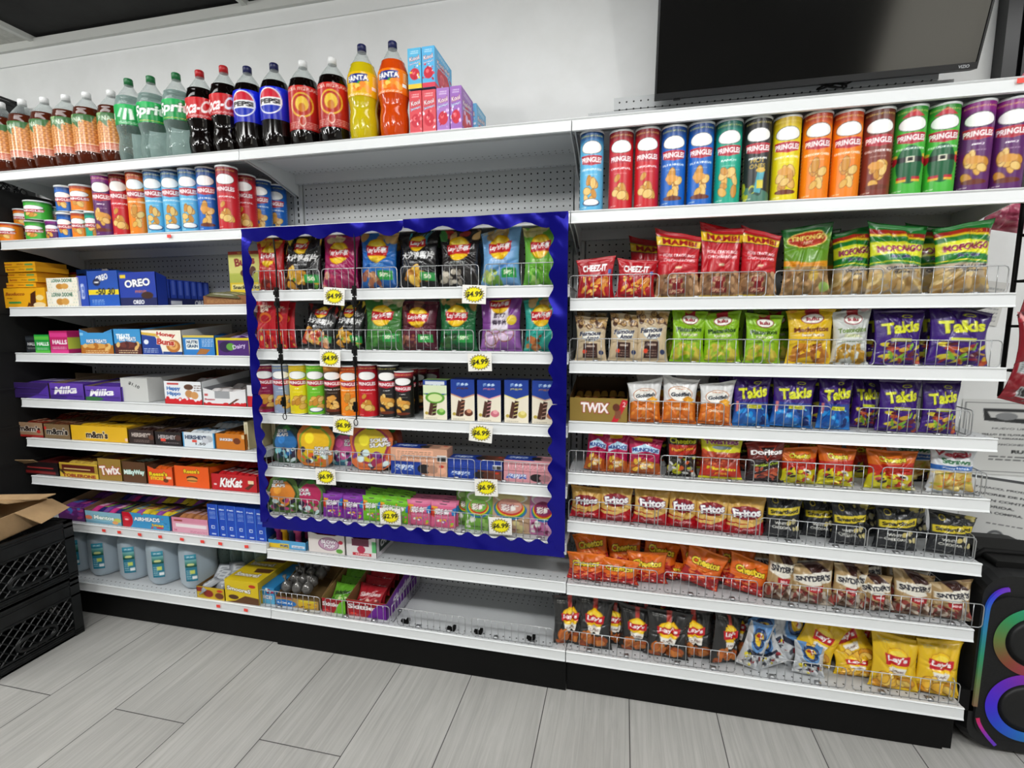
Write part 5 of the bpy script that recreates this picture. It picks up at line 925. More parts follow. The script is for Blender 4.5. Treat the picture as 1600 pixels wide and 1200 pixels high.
def cheet(): return BA('d8641a', .92).grad(.75, 1, 'd8641a', 'e87c24').text('Cheetos', .5, .66, .20, 'f0d838', w=.76, rot=.04, bold=.09, out='1c1008').lines(.3, .46, .7, .50, 1, 'f0b048').rect(0, 0, 1, .34, 'a81c1c').poly([(0, .34), (.3, .42), (.7, .30), (1, .40), (1, 0), (0, 0)], 'a81c1c').blobs(.05, .04, .95, .40, ['c83020', 'e05c28', '8c1414', 'e07c38'], 26, .075, 8, .45).blobs(.1, .1, .9, .25, ['e8e4e4'], 3, .03, 2)
def snyd(): return BA('b09468', .9).poly([(.25, 1), (.6, 1), (.9, .78), (.5, .72)], '402420').poly([(.0, .9), (.2, .8), (.2, 1), (0, 1)], 'c8b088').poly([(.05, .72), (.95, .80), (.95, .58), (.5, .48), (.05, .54)], 'e4e0d4').text("SNYDER'S", .5, .65, .12, '20202c', w=.82, rot=.05, bold=.06).poly([(.3, .48), (.75, .50), (.7, .36), (.5, .33), (.32, .38)], 'a82028').text('MINI', .52, .42, .06, 'e8d0d0', w=.24, bold=.05).rect(0, 0, 1, .28, '6c5444').blobs(0, 0, 1, .34, ['7c2428', 'b0a494', '8c3c34', '5c3028', 'c8beb0'], 30, .09, 5, .7)
def chick(v=0):
    a = BA('c4c8cc', .8).poly([(.1, 1), (.9, 1), (.75, .5), (.5, .36), (.25, .5)], '5c8cc0'); a.ell(.5, .70, .26, '14203c').ell(.5, .70, .23, '2c4c84').ell(.5, .70, .17, 'e8c028')
    return a.blobs(.42, .62, .6, .8, ['b02c20', 'e8c028', 'f0ece4', '8c2018'], 7, .06, 3+v).poly([(.15, .30), (.85, .36), (.85, .44), (.15, .40)], '20283c').blobs(.1, .04, .9, .32, ['8c2430', 'd8c83c', 'd0d4d8', '4c5058', 'e8e8e4'], 20, .08, 4+v)
def cnskit(bg, bg2): return BA(bg, .78, 44, 56).rect(0, .84, 1, 1, bg2).poly([(.35, .92), (.65, .92), (.6, .89), (.4, .89)], '302030').poly([(.05, .82), (.3, .80), (.25, .5), (.1, .55)], 'e8a828').poly([(.0, .7), (.12, .75), (.2, .4), (.0, .45)], 'd03c2c').poly([(.8, .72), (1, .82), (1, .5), (.85, .5)], '2c7cc0').text('彩虹', .52, .62, .24, 'f8f4f8', w=.68, bold=.05, out=tuple(hx(bg)*.6)).lines(.2, .42, .8, .46, 1, 'f0e8f0').blobs(.3, .08, .9, .34, ['e84c8c', '8ccc3c', 'e8b830', '9c4cb0', 'f0f0f0'], 14, .06, 3)
def cupbag(bg, bg2, mid): return BA(bg, .78, 50, 60).ell(.5, .84, .42, 'e8ece4', .14).ell(.5, .82, .36, bg2, .10).ell(.5, .56, .42, '2c6cb0', .22).ell(.5, .58, .38, '3c9c4c', .20).ell(.5, .60, .36, 'e8c828', .19).ell(.5, .62, .33, 'c8302c', .18).ell(.5, .64, .30, mid, .16).text('彩虹', .5, .60, .16, 'f8f4f0', w=.46, bold=.05, out='7c3040').blobs(.15, .08, .85, .32, [bg2, 'f0f0e8', mid], 14, .08, 5).lines(.25, .1, .75, .16, 1, tuple(hx(bg)*.5))
def sour(bg, c1, c2, c3, seed, tx=(.5, .72)):
    a = BA(bg, .78, 54, 68); a.ell(.5, .52, .43, c3, .40).ell(.5, .52, .38, c1, .35).blobs(.12, .06, .88, .38, [c2, c3, '3c3048', 'd8ecec'], 16, .09, seed).poly([(.3, .9), (.5, .98), (.72, .9), (.6, .84), (.4, .84)], '3c8c3c').ell(.36, .62, .12, tuple(np.clip(hx(c1)*1.25, 0, 1)), .12)
    return a.text('SOUR', tx[0], tx[1], .085, 'fafafa', w=.40, rot=.08, bold=.08, out='1c1424').text('SLAPS', tx[0]+.02, tx[1]-.095, .085, 'fafafa', w=.46, rot=.08, bold=.08, out='1c1424')
FR = lambda s: ([0, .06, .14, .25, .40, .55, .68, .78, .86, .93, 1], [.55, .80, .98, 1.02, .96, 1.04, 1.06, .95, .80, .62, .30] if s else [.60, .92, 1.0, .90, 1.0, 1.08, .98, .90, .86, .66, .40])

# ------------------------------------------------------------------ middle bay: bags and cartons inside the blue foil border
def wave_edge(p0, p1, n, amp, nrm):
    """scalloped edge from p0 to p1"""
    out = []
    for i in range(n*8):
        t = i/(n*8); out.append((p0[0]+(p1[0]-p0[0])*t + nrm[0]*amp*math.sin(math.pi*t*n)**2, p0[1]+(p1[1]-p0[1])*t + nrm[1]*amp*math.sin(math.pi*t*n)**2))
    return out
def skirt():
    X0, X1, Z0, Z1 = 1.228, 2.434, .540, 1.690; li, ri, bi, ti = 1.254, 2.388, .584, 1.662; A = .016
    root = empty('foil_border', (X0, -.012, Z0)); tag(root, 'shiny blue foil border with scalloped inner edge framing the middle bay', 'border')
    rr = random.Random(2)
    def band(name, inner, outer, s):
        p = MB(); n = len(inner); K = 7; rows = []
        for k in range(K+1):
            t = k/K; row = []
            for i in range(n):
                x = inner[i][0]*(1-t)+outer[i][0]*t; z = inner[i][1]*(1-t)+outer[i][1]*t
                y = .0060*math.sin(x*13+z*9+s)+.0035*math.sin(z*21-x*7+s)+.0012*math.sin((x+z)*50+s)
                row.append((x-X0, -.010-abs(y)-.002*t, z-Z0))
            rows.append(row)
        for th in (0, .0012):
            for row in rows: p.v += [(a, b+th, c) for a, b, c in row]
        N = n*(K+1)
        for k in range(K):
            for i in range(n-1):
                a = k*n+i; p.f.append((a, a+1, a+n+1, a+n)); p.f.append((N+a+n, N+a+n+1, N+a+1, N+a)); p.m += [0, 0]
        p.obj(name, M['foil'], root, smooth=True)
    def lin(o0, o1, n): return [(o0[0]+(o1[0]-o0[0])*i/(n-1), o0[1]+(o1[1]-o0[1])*i/(n-1)) for i in range(n)]
    e = wave_edge((X0, ti), (X1-.55, ti), 5, A*1.3, (0, -1)); band('top_strip', e, lin((X0, Z1), (X1-.55, Z1), len(e)), 0)
    e = wave_edge((X1-.56, ti+.004), (X1, ti+.004), 4, A*1.3, (0, -1)); band('top_strip', e, lin((X1-.56, Z1+.003), (X1, Z1+.003), len(e)), 2)
    e = wave_edge((X0, bi), (X1, bi), 19, A, (0, 1)); band('bottom_strip', e, lin((X0, Z0), (X1, Z0), len(e)), 4)
    for s_, (za, zb) in enumerate(((bi-.02, 1.08), (1.075, Z1))):
        e = wave_edge((li, za), (li, zb), 8, A, (1, 0)); band('side_strip', e, lin((X0, za), (X0, zb), len(e)), 5+s_)
        e = wave_edge((ri, za), (ri, zb), 8, A, (-1, 0)); band('side_strip', e, lin((X1, za), (X1, zb), len(e)), 8+s_)
skirt()
m1 = 'on the third middle shelf'; m2 = 'on the fourth middle shelf'
LZ = [('red_cn', cn_lays('c01c20', ['e8b83c', 'd8a030'], ['8c2418', 'b83c28', '6c1c14'], 'f0d8c0', False, 1)), ('black_yel', cn_wave('e8c020', 'f0d84c', ['c8922c', '5c9c34'], 3)), ('magenta', cn_lays('a01c58', ['e8d4a0', 'c8489c'], ['b83c60', 'd8a080', '8c2450'], 'f0d0e0', False, 4)),
      ('blue_cn', cn_lays('1c68b8', ['d8b070', 'b88c50'], ['8c4c34', 'a86848', 'c89060'], 'd0e4f8', True, 5)), ('black_teal', cn_wave('3cacb8', '1c7c94', ['d89c34', 'b87828'], 6)), ('black_multi', cn_lays('201c1c', ['a83028', 'd8b070', '3c7c3c'], ['d8d0c0', '8c8478', 'b0a898'], 'd0e0d8', False, 7)),
      ('sky', cn_lays('78ace0', ['c8b080', 'a89060'], ['98b850', '6c9c3c', 'c8d880'], 'e8f0fc', True, 8)), ('lime', cn_lays('6cb438', ['d8d090', 'c8c070'], ['4c9c34', '8cc850', 'b0d878'], 'e8f4d8', False, 9)),
      ('green', cn_lays('3c7c34', ['d0c8a0', 'b8c0a0'], ['4c8c3c', '2c5c24'], 'd8e8d0', True, 10)), ('maroon', cn_lays('581c30', ['8c5c50', '3c1420'], ['8c5040', 'a87060', '5c2c28'], 'e0c8c8', True, 11)), ('dgreen', cn_lays('186838', ['c8a864', 'b08c4c'], ['2c5428', '3c6c34', '1c3c1c'], 'd0e4d8', True, 12)),
      ('teal_cn', cn_lays('2ca494', ['c8a468', 'd8b880'], ['b86c38', '8c4c28', 'd08c50'], 'd8f0ec', False, 13))]
pur = BA('7c3c90').rect(.28, .0, .72, 1, 'e0d8e4'); lays_logo(pur, .5, .84, .22, True); pur.text('原切', .5, .64, .09, '2c1c34', w=.3, bold=.04).text('青芋片', .5, .52, .09, '2c1c34', w=.36, bold=.04).ell(.80, .56, .12, 'e8cc28').rect(0, 0, 1, .36, '8c58a0').chips(.2, .08, .8, .34, 7, .16, 4, ('d8b8dc', 'c8a4d0', 'e0c8e4')).rect(0, .92, 1, 1, '6c2c80')
rm = cn_wave('c82c28', '8c1c1c', ['b83828', 'e08c50', 'd8b070'], 15); rm.blobs(.1, .06, .9, .34, ['e0a070', 'c85038', 'f0c8a0', 'a02820'], 24, .08, 5); red2 = BA('c0202c').text('彩虹', .5, .78, .14, 'f4e8d0', w=.5, bold=.04, out='7c1018').ell(.5, .62, .3, 'e87830', .10).ell(.5, .60, .22, 'c0202c', .07).blobs(.1, .05, .9, .4, ['e04c2c', '8c1420', 'd8b050', '9c2c28'], 20, .07, 6).lines(.2, .84, .8, .9, 1, 'f4d8b8')
KL = {k: Kind(a, .17, .235, .065, 2, i+3) for i, (k, a) in enumerate(LZ)}; KL['purple'] = Kind(pur, .17, .235, .065, 1, 40); KL['red_mix'] = Kind(rm, .17, .22, .06, 2, 42); KL['red_thin'] = Kind(red2, .13, .22, .02, 2, 45, ragged=.4)
for k, xl, xr, yt, L, ln in (('red_cn', 396, 440, 372, 'red crisp bag with round logo behind the foil border edge', .05), ('black_yel', 437, 500, 364, 'black and yellow crisp bag with large white Chinese characters', .05), ('magenta', 497, 556, 366, 'magenta crisp bag with yellow corner lettering', .1), ('blue_cn', 557, 618, 360, 'deep blue crisp bag with round yellow logo', .06),
                         ('black_teal', 618, 682, 360, 'black and turquoise crisp bag with white Chinese characters', .08), ('black_multi', 682, 748, 357, 'black crisp bag with mixed vegetable picture', .05), ('sky', 748, 812, 354, 'sky blue crisp bag with lime slices', .05), ('lime', 814, 872, 352, 'lime green crisp bag beside the sky blue one', .05)):
    bag(KL[k], 'M1', xl, xr, yt, .035, L+' '+m1, 'imported crisp bags', lean=ln)
for i in range(3): bag(KL['red_thin'], 'M2', 398+i*14, 432+i*15, 466+i*3, .035+.02*i, 'slim red snack packet standing at the left end of the fourth shelf', 'slim red packets', lean=.05+.03*i, roll=(.0, .06, -.05)[i])
for k, xl, xr, yt, L, ln, ro in (('red_mix', 463, 515, 478, 'black and red crisp bag leaning over', .2, .15), ('black_yel', 515, 563, 472, 'black crisp bag with yellow and white print leaning back', .15, .06), ('green', 564, 626, 466, 'mid green crisp bag with round yellow logo', .08, 0), ('maroon', 620, 680, 470, 'dark maroon crisp bag with round yellow logo', .1, 0), ('dgreen', 681, 743, 466, 'dark green crisp bag with round yellow logo', .06, 0), ('purple', 746, 814, 462, 'purple crisp bag with a white centre panel', .04, 0), ('teal_cn', 815, 874, 464, 'turquoise crisp bag with round yellow logo', .06, 0)):
    bag(KL[k], 'M2', xl, xr, yt, .035, L+' '+m2, 'imported crisp bags', lean=ln, roll=ro)
for k, px in (('black_yel', 490), ('red_mix', 455), ('blue_cn', 600), ('sky', 775), ('black_multi', 708), ('magenta', 540)): bagx(KL[k], 'M1', Xof(px, .17, 1.46), .19, 'crisp bag standing in the second row of the third middle shelf, '+{'black_yel': 'black and yellow', 'red_mix': 'black and red', 'blue_cn': 'deep blue', 'sky': 'sky blue', 'black_multi': 'black with red', 'magenta': 'magenta'}[k], 'imported crisp bags', s=.86)
# tall cans and wafer cartons
MC = dict(mag=Can(can_art('8c1c48', '6c1434', '番茄', 'rib')), gry=Can(can_art('8c9cb8', '6c7c9c', '海盐', 0)), ye=Can(can_art('e4d01c', 'c8a818', '原味', 0)), li=Can(can_art('6cbc2c', '58a424', '黄瓜', 'dip')), dk=Can(can_art('2c1c14', 'c87828', 'SUPER HOT', 'rib')), ora=CANS['orange'], red=CANS['red'], blk=Can(can_art('242224', '181818', '黑松露', 'rib')), bkr=Can(can_art('1c1a1a', 'a82838', '黑胡椒', 'rib')))
for k, xl, xr, yt, L in (('mag', 407, 434, 568, 'magenta'), ('gry', 434, 457, 568, 'grey-blue'), ('ye', 458, 484, 568, 'bright yellow'), ('li', 485, 511, 568, 'lime green'), ('dk', 512, 537, 569, 'black and brown'), ('ora', 538, 562, 570, 'orange'), ('red', 564, 592, 568, 'bright red'), ('blk', 597, 620, 569, 'black'), ('bkr', 620, 646, 579, 'shorter black and red')):
    MC[k].put('M3', (xl+xr)/2, .045, L+' crisp can on the fifth shelf of the middle bay', 'tall crisp cans in the middle bay', yt, width=None if k != 'bkr' else .070)
for i, px in enumerate((640, 662, 690)): MC[('bkr', 'bkr', 'mag')[i]].put('M3', px-8*i, .12+.075*i, 'black and red crisp can set back behind the shorter one', 'tall crisp cans in the middle bay', 574)
def wafer(c1, c2, c3, seed):
    a = Art(48, 84, .56, 'e8e0cc').poly([(0, 1), (1, 1), (1, .66), (.5, .56), (0, .66)], '1c3c94').text('趣多多', .5, .88, .07, 'd8e8f8', w=.5, bold=.05, out='1c64c0').text('威化卷', .5, .78, .05, c2, w=.5, bold=.04).poly([(0, .66), (.5, .56), (1, .66), (1, .63), (.5, .53), (0, .63)], c3)
    a.poly([(.36, .10), (.52, .12), (.60, .50), (.44, .52)], '3c2018').poly([(.2, .12), (.34, .10), (.46, .46), (.32, .50)], '4c2c20')
    for t in range(4): a.poly([(.38+.02*t, .16+.09*t), (.54+.02*t, .19+.09*t), (.54+.02*t, .21+.09*t), (.38+.02*t, .18+.09*t)], c3)
    return a.ell(.74, .20, .18, c2, .08).ell(.76, .24, .10, c3, .05).ell(.14, .16, .07, 'b8a040').lines(.1, .03, .6, .07, 1, '8c8478')
WFR = [('d0e0a0', '5c9c34', 'a8d070', 'green'), ('e0d4c0', '5c2c1c', 'c88c6c', 'brown'), ('e8c8cc', 'c86c7c', 'e8a0a8', 'pink'), ('e8dca0', 'd0c060', 'e8dc8c', 'pale yellow'), ('e0c0a8', 'a86c4c', 'c8a08c', 'beige and blue')]
for i, (xl, xr, yt) in enumerate([(662, 699, 594), (705, 742, 593), (746, 783, 594), (788, 826, 594), (831, 872, 595)]):
    c = WFR[i]; a = wafer(*c[:3], i)
    if i == 0: a.rect(.1, .88, .9, .97, 'd8e0e8').rect(0, .66, 1, .87, 'd8e4c0').ell(.5, .55, .40, '5c9c34', .14).ell(.5, .55, .30, 'd0e0a0', .10)
    carton(a, 'M3', xl, xr, yt, .030, .055, f'upright {c[3]} wafer roll carton on the fifth shelf of the middle bay', 'upright wafer cartons', col='16245c' if i else '7c9c5c', side=Art(12, 60, .4, '141c44').lines(.1, .1, .9, .6, 8, '6c7498'))
# fruit-shaped pouches and cookie cartons
SR = [(('2c4c34', '2c70b0', '8cd0d8', '1c3c4c', 3), 'leafy green and blue fruit-shaped pouch'), (('c8742c', 'e8b81c', 'd85c28', '7c9c2c', 4), 'orange and yellow fruit-shaped pouch'), (('3c6c84', 'd05c98', '8c3c84', '6cb8c0', 5), 'pink and turquoise fruit-shaped pouch'), (('d8703c', 'd8c030', '7c3c8c', '9c2c54', 6), 'large orange-edged fruit-shaped pouch with purple leaf'), (('8c3424', 'c05c38', '5c2c4c', 'a84838', 7), 'dark orange fruit-shaped pouch behind the large one')]
KS = [Kind(sour(*a, tx=((.35, .82), (.72, .42), (.75, .70), (.70, .62), (.6, .6))[i]), .15, .17, .022, 1, 60+i, m=M['matte'], shape=FR(i % 2), ragged=.3) for i, (a, l) in enumerate(SR)]
for i, (xl, xr, yt, Y, ro) in enumerate([(424, 466, 664, .06, 0), (461, 517, 661, .03, .04), (514, 556, 672, .07, 0), (547, 612, 662, .03, -.05), (590, 625, 668, .10, .05)]): bag(KS[i], 'M4', xl, xr, yt, Y, SR[i][1]+' on the sixth shelf', 'fruit-shaped sweet pouches', lean=.12, roll=ro, cat='sweet pouch', name='sweet_pouch')
def cnoreo(c1, c2, top=False, back=False):
    a = Art(74, 30 if not top else 26, 2.9, '1c3c98').rect(.55, 0, 1, 1, c1)
    if back: return Art(74, 30, 2.9, c1).rect(.1, .15, .75, .85, tuple(np.clip(hx(c1)*1.12, 0, 1))).lines(.12, .2, .72, .8, 5, tuple(hx(c1)*.7)).rect(.82, .1, .98, .55, 'e8e8e8').lines(.83, .12, .97, .5, 1, '303030', th=.9)
    if c2 == 'p': a.rect(0, 0, .6, 1, c1)
    return a.text('奥利奥', .24, .55, .42, 'e8f0fc', w=.36, shear=.15, bold=.05, out='1c4cb0').ell(.60, .5, .12, '141214', .34).ell(.60, .5, .10, '242022', .28).ell(.74, .5, .10, tuple(hx(c1)*.8), .30).ell(.90, .45, .07, tuple(np.clip(hx(c1)*1.1, 0, 1)), .25).ell(.9, .75, .04, 'c83c2c', .1)
for i, (xl, xr, ym, yt, c, nm, k2) in enumerate([(611, 699, 722, 700, 'd8a488', 'peach', ''), (700, 785, 734, 704, '6c3c2c', 'blue and brown', ''), (787, 874, 738, 714, 'd898a0', 'pink', 'p')]):
    o = carton(cnoreo(c, k2), 'M4', xl, xr, ym, .025, .06, nm+' filled-cookie carton lying underneath another, on the sixth shelf', 'flat filled-cookie cartons', col='2c4490' if i == 1 else c)
    hh = max(v.co.z for v in o.data.vertices)
    me = box_mesh(max(v.co.x for v in o.data.vertices)*2, hh, .062, cnoreo(c if i != 1 else '24409c', k2, back=True), None, cnoreo(c, '', True), '2c4490' if i == 1 else c); put(me, 'carton', o.location.x, .027, o.location.z+hh+.001, nm+' filled-cookie carton lying on top of another, on the sixth shelf', 'box', 'flat filled-cookie cartons')
# seventh shelf
KQ = [Kind(sour('5c7c3c', 'e88c34', 'c84c8c', '2c4c24', 8, (.35, .82)), .15, .20, .022, 1, 70, m=M['matte'], shape=FR(0), ragged=.3), Kind(sour('3c5c34', 'b82c5c', 'e8a0a0', '5c8c3c', 9, (.28, .66)), .15, .20, .022, 1, 71, m=M['matte'], shape=FR(1), ragged=.3)]
bag(KQ[0], 'M5', 416, 464, 744, .035, 'green-edged pouch with orange fruit and white lettering on the seventh shelf', 'fruit-shaped sweet pouches', lean=.1, cat='sweet pouch', name='sweet_pouch'); bag(KQ[1], 'M5', 462, 505, 748, .04, 'raspberry red fruit-shaped pouch with green leaves on the seventh shelf', 'fruit-shaped sweet pouches', lean=.1, cat='sweet pouch', name='sweet_pouch')
flat = dict(m=M['matte'], puff=.1, ragged=.4)
KP = {k: Kind(cnskit(*c), .11, .165, .016, 2, 80+i, **flat) for i, (k, c) in enumerate(dict(purple=('7c2c98', '8c3cac'), green=('6cb824', '7cc830'), pink=('d8648c', 'e07ca0')).items())}
for k, xs, yt in (('purple', [(504, 534), (534, 566)], 772), ('green', [(566, 594), (592, 620), (612, 636)], 772), ('pink', [(636, 672), (672, 711)], 782)):
    for i, (xl, xr) in enumerate(xs):
        bag(KP[k], 'M5', xl, xr, yt+i*3+(4 if k == 'green' else 0), .035, f'flat {k} sweet packet, front row of the seventh shelf', k+' sweet packets', lean=.1, roll=.03*(i-1), cat='sweet packet', name='sweet_packet')
        for j in range(1, 4): bag(KP[k], 'M5', xl+4*j, xr+4*j, yt-3*j+i*2, .035+.022*j, f'flat {k} sweet packet in the rows behind the front one on the seventh shelf', k+' sweet packets', lean=.1, cat='sweet packet', name='sweet_packet')['_same'] = 1
KU = [Kind(cupbag('78b048', 'a0cc70', '78b048'), .13, .19, .03, 2, 90, **flat), Kind(cupbag('c8a888', 'd8cc90', 'd89c8c'), .16, .20, .04, 1, 92, **flat), Kind(cupbag('c878a8', 'e0a8cc', '8c2c5c'), .12, .19, .03, 1, 93, **flat)]
bag(KU[0], 'M5', 711, 742, 766, .07, 'green cup-shaped sweet pouch set behind another green one', 'cup sweet pouches', lean=.1, cat='sweet pouch', name='sweet_pouch'); bag(KU[0], 'M5', 725, 768, 768, .035, 'green cup-shaped sweet pouch with rainbow ring in the front row', 'cup sweet pouches', lean=.1, cat='sweet pouch', name='sweet_pouch')
bag(KU[1], 'M5', 766, 826, 768, .035, 'large beige cup-shaped sweet pouch with rainbow ring', 'cup sweet pouches', lean=.08, cat='sweet pouch', name='sweet_pouch'); bag(KU[2], 'M5', 826, 870, 772, .04, 'pink sweet pouch with rainbow ring at the right end of the seventh shelf', 'cup sweet pouches', lean=.08, cat='sweet pouch', name='sweet_pouch')
# eighth shelf: lollipop and toy sweet cartons
X, Z, w, H = tray(Art(60, 30, 2, '58a4d4').ell(.15, .6, .2, '3c8cc8').rect(0, 0, .4, .55, 'e0bc28').rect(.3, .0, .55, .6, 'd8c040').text('POPS', .43, .3, .3, '3c4c8c', w=.2, bold=.05).rect(.62, .2, .95, .5, 'e0e4ec').lines(.65, .25, .92, .45, 2, '5c6c8c'), 'M6', 419, 479, 845, 'blue and yellow toy sweet carton at the left end of the eighth middle shelf', hb=.06, d=.20, col='4c98c8', inner='3c5068')
bp = MB(); bp.lathe([(.010, 0), (.012, .01), (.012, .05), (.017, .055), (.018, .070), (.012, .082), (.004, .092), (.001, .093)], 16); bpm = {c: bp.mesh('pop', True) for c in ('8c2c6c', 'd8a020', '2c3c5c', 'c04c7c')}
for c, me in bpm.items(): me.materials.append(mat('sweet_dispenser_'+c, c, .25))
for i in range(8): put(list(bpm.values())[i % 4], 'toy_sweet', X-w/2+.02+.030*(i % 4)+.005, .06+.06*(i//4), Z+.004, f'{["magenta", "amber", "navy", "pink"][i % 4]} capped sweet dispenser standing in the {"front" if i < 4 else "back"} of the toy carton', 'sweet', 'toy sweet dispensers')
def blow(): return FA(481, 540, 838, 872, 'e0d8d4', 1.4).ell(.56, .52, .28, '8c5c7c', .36).ell(.56, .52, .25, 'c09cb4', .32).text('BLOW', .56, .64, .22, 'f4f0f4', w=.40, bold=.08, out='4c2040').text('POP', .58, .40, .22, 'f4f0f4', w=.3, bold=.08, out='4c2040').ell(.88, .66, .06, 'b82840').ell(.84, .18, .09, '5c9c3c', .12)
tray(blow(), 'M6', 482, 540, 832, 'white lollipop carton with a mauve oval and white lettering', notch=.012, hb=.10, d=.22, col='dcd4d0', inner='8c8480', bars=[('7c1c2c', '3c0c18')], nx=4)
tray(FA(541, 592, 842, 878, 'dcd8d8', 1.4).rect(.2, .6, .75, 1, '6c3048').ell(.5, .42, .13, 'b02c4c', .2).rect(.22, .08, .82, .24, 'c02838').text('CHARMS', .54, .16, .1, 'f4ece8', w=.45, bold=.05).rect(.85, .3, 1, .9, '5cb06c'), 'M6', 541, 589, 838, 'white sweet carton with red circle and red strip', notch=.012, hb=.11, d=.24, col='e0dcdc', inner='a89ca0', bars=[('6c2038', 'a85070')], nx=3, side=Art(60, 30, 2, 'd4d0d4').rect(.1, .2, .5, .8, '2c3c34').text('CHARMS', .4, .5, .3, 'f0f0f0', w=.5, bold=.06, out='30282c').poly([(.6, 0), (1, 0), (1, .6)], 'a83c50'))
# bottom shelf of the middle bay
carton(Art(30, 40, .7, '2c84bc').rect(0, 0, 1, .55, '5cacd4').text('ICE', .5, .40, .2, 'e8f0f4', w=.6, bold=.06, out='8c2c4c').blobs(.1, .55, .9, .9, ['b02c4c', '3c9cd0', 'e8f0f4'], 8, .12, 3), 'G', 408, 430, 918, .035, .20, 'small bright blue carton beside the yellow cookie carton', None, col='2478b0')
X, Z, w, H = tray(Art(74, 40, 1.7, 'a8844c').ell(.22, .35, .26, '2c74c0', .4).ell(.72, .45, .22, 'd8b028', .42).poly([(.5, .9), (.6, .7), (.9, .75), (.95, .95)], 'd8c830').blobs(.5, .1, .95, .7, ['d8b028', 'c88c20', '6c3818'], 8, .06, 4).text('LOLLI', .22, .36, .2, 'f0f4f8', w=.34, bold=.06).rect(0, .9, .4, 1, '8c2c4c'), 'G', 431, 499, 936, 'brown card lollipop carton with blue and yellow discs on its front', Y=.035, hb=.125, d=.24, col='a08050', inner='94784e')
lb = MB(); lb.lathe([(.001, 0), (.014, .004), (.022, .016), (.024, .028), (.020, .040), (.010, .050), (.003, .056), (.005, .066), (.009, .080), (.001, .081)], 14, fn=lambda r, z, t: r*(1+.12*math.sin(5*t+z*90))); lbm = lb.mesh('wrapped_lollipop', True); lbm.materials.append(mat('clear_wrapped_sweet', '6c6a68', .12, metal=.35))
for i in range(15): put(lbm, 'wrapped_lollipop', X-w/2+.032+.045*(i % 3), .075+.048*(i//3), Z+.038+.008*(i//3), 'round lollipop twisted in clear wrap inside the brown card carton', 'sweet', 'wrapped lollipops', rot=(.1, .1*(i % 3-1), i), same=True)
def sk(c2): return Art(66, 34, 1.9, 'a01420').text('Skittles', .40, .60, .30, 'f4f0f0', w=.72, bold=.08, out='6c0c14').poly([(.5, 0), (.75, .8), (1, 1), (1, 0)], c2).lines(.05, .05, .4, .2, 2, 'e0a0a0').rect(.1, .12, .24, .22, 'f04838')
X, Z, w, H = tray(sk('6cb828'), 'G', 503, 541, 936, 'red and green fruit sweet carton with white lettering', Y=.035, hb=.12, d=.27, col='6c4c34', inner='a07c50')
grn = Kind(BA('5c9c28', .78, 36, 44).text('Skittles', .5, .6, .16, '20301c', w=.8, rot=.2, shear=.2, bold=.05).blobs(.1, .1, .9, .4, ['8cc84c', '3c7c20', 'd8e8a0'], 12, .08, 3), .10, .13, .02, 1, 95); rdk = Kind(BA('a01c28', .78, 36, 44).text('Skittles', .5, .6, .16, 'd8c0c0', w=.8, rot=.1, shear=.2, bold=.05).blobs(.1, .1, .9, .4, ['c8303c', '6c1018', 'e0b0a0'], 12, .08, 3), .12, .13, .02, 1, 96)
for i in range(5): put(grn.me[0], 'sweet_packet', X, .06+.042*i, Z+.010+.008*i, 'green sweet packet leaning in the red and green carton', 'sweet packet', 'green and red sweet packets', (.95, 1, .75), (-.9, 0, 0), same=True)
X, Z, w, H = tray(sk('6c2090'), 'G', 542, 605, 940, 'red and purple fruit sweet carton with white lettering and purple side', Y=.035, hb=.13, d=.29, col='6c2890', inner='8c6440', side=Art(60, 30, 2, '702c98').text('Skittles', .5, .55, .35, 'f0ecf4', w=.6, bold=.07))
for i in range(5): put(rdk.me[0], 'sweet_packet', X-.02, .06+.045*i, Z+.012+.010*i, 'dark red sweet packet leaning in the red and purple carton', 'sweet packet', 'green and red sweet packets', (1.05, 1, .8), (-.9, 0, 0), same=True)
# starburst price cards
def card(t): 
    a = Art(46, 34, 1.35, 'eceae4'); pts = []
    for i in range(40): r_ = .47 if i % 2 else .36; pts.append((.5+r_*math.cos(i*math.pi/20)*.95, .5+r_*math.sin(i*math.pi/20)*.95))
    pt2 = [(.5+(u-.5)*.9, .5+(v-.5)*.9) for u, v in pts]
    return a.poly(pts, '3c3010').poly(pt2, 'f0e414').text(t, .5, .5, .32, '141414', w=.66, rot=.06, shear=.15, bold=.03)
CD = {t: box_mesh(.084, .062, .0012, card(t), None, None, 'eceae4') for t in ('$4.99', '$6.99', '$2.99')}
for px, py, t, sh, L, ro, Y in ((521, 463, '$4.99', 'M1', 'on the third shelf rail, left half', .08, -.014), (740, 460, '$4.99', 'M1', 'on the third shelf rail, right half', .05, -.014), (515, 560, '$4.99', 'M2', 'on the fourth shelf rail, left half', .05, -.014), (750, 566, '$4.99', 'M2', 'on the fourth shelf rail, right half', -.03, -.014), (535, 665, '$6.99', 'M3', 'on the fifth shelf rail, left half', .12, -.014), (750, 677, '$6.99', 'M3', 'on the fifth shelf rail, right half', .08, -.014),
                             (509, 745, '$6.99', 'M4', 'on the sixth shelf rail, left half', -.02, -.014), (760, 762, '$6.99', 'M4', 'on the sixth shelf rail, right half', -.03, -.014), (610, 807, '$2.99', 'M5', 'on the wire fence before the green sweet packets', -.02, -.006), (782, 822, '$6.99', 'M5', 'on the wire fence before the beige cup pouch', -.02, -.006)):
    P = at(px, py, Y=Y); put(CD[t], 'price_card', P[0], Y, P[2]-.031, 'white card with yellow starburst price '+L, 'price card', 'starburst price cards', rot=(0, ro, 0))
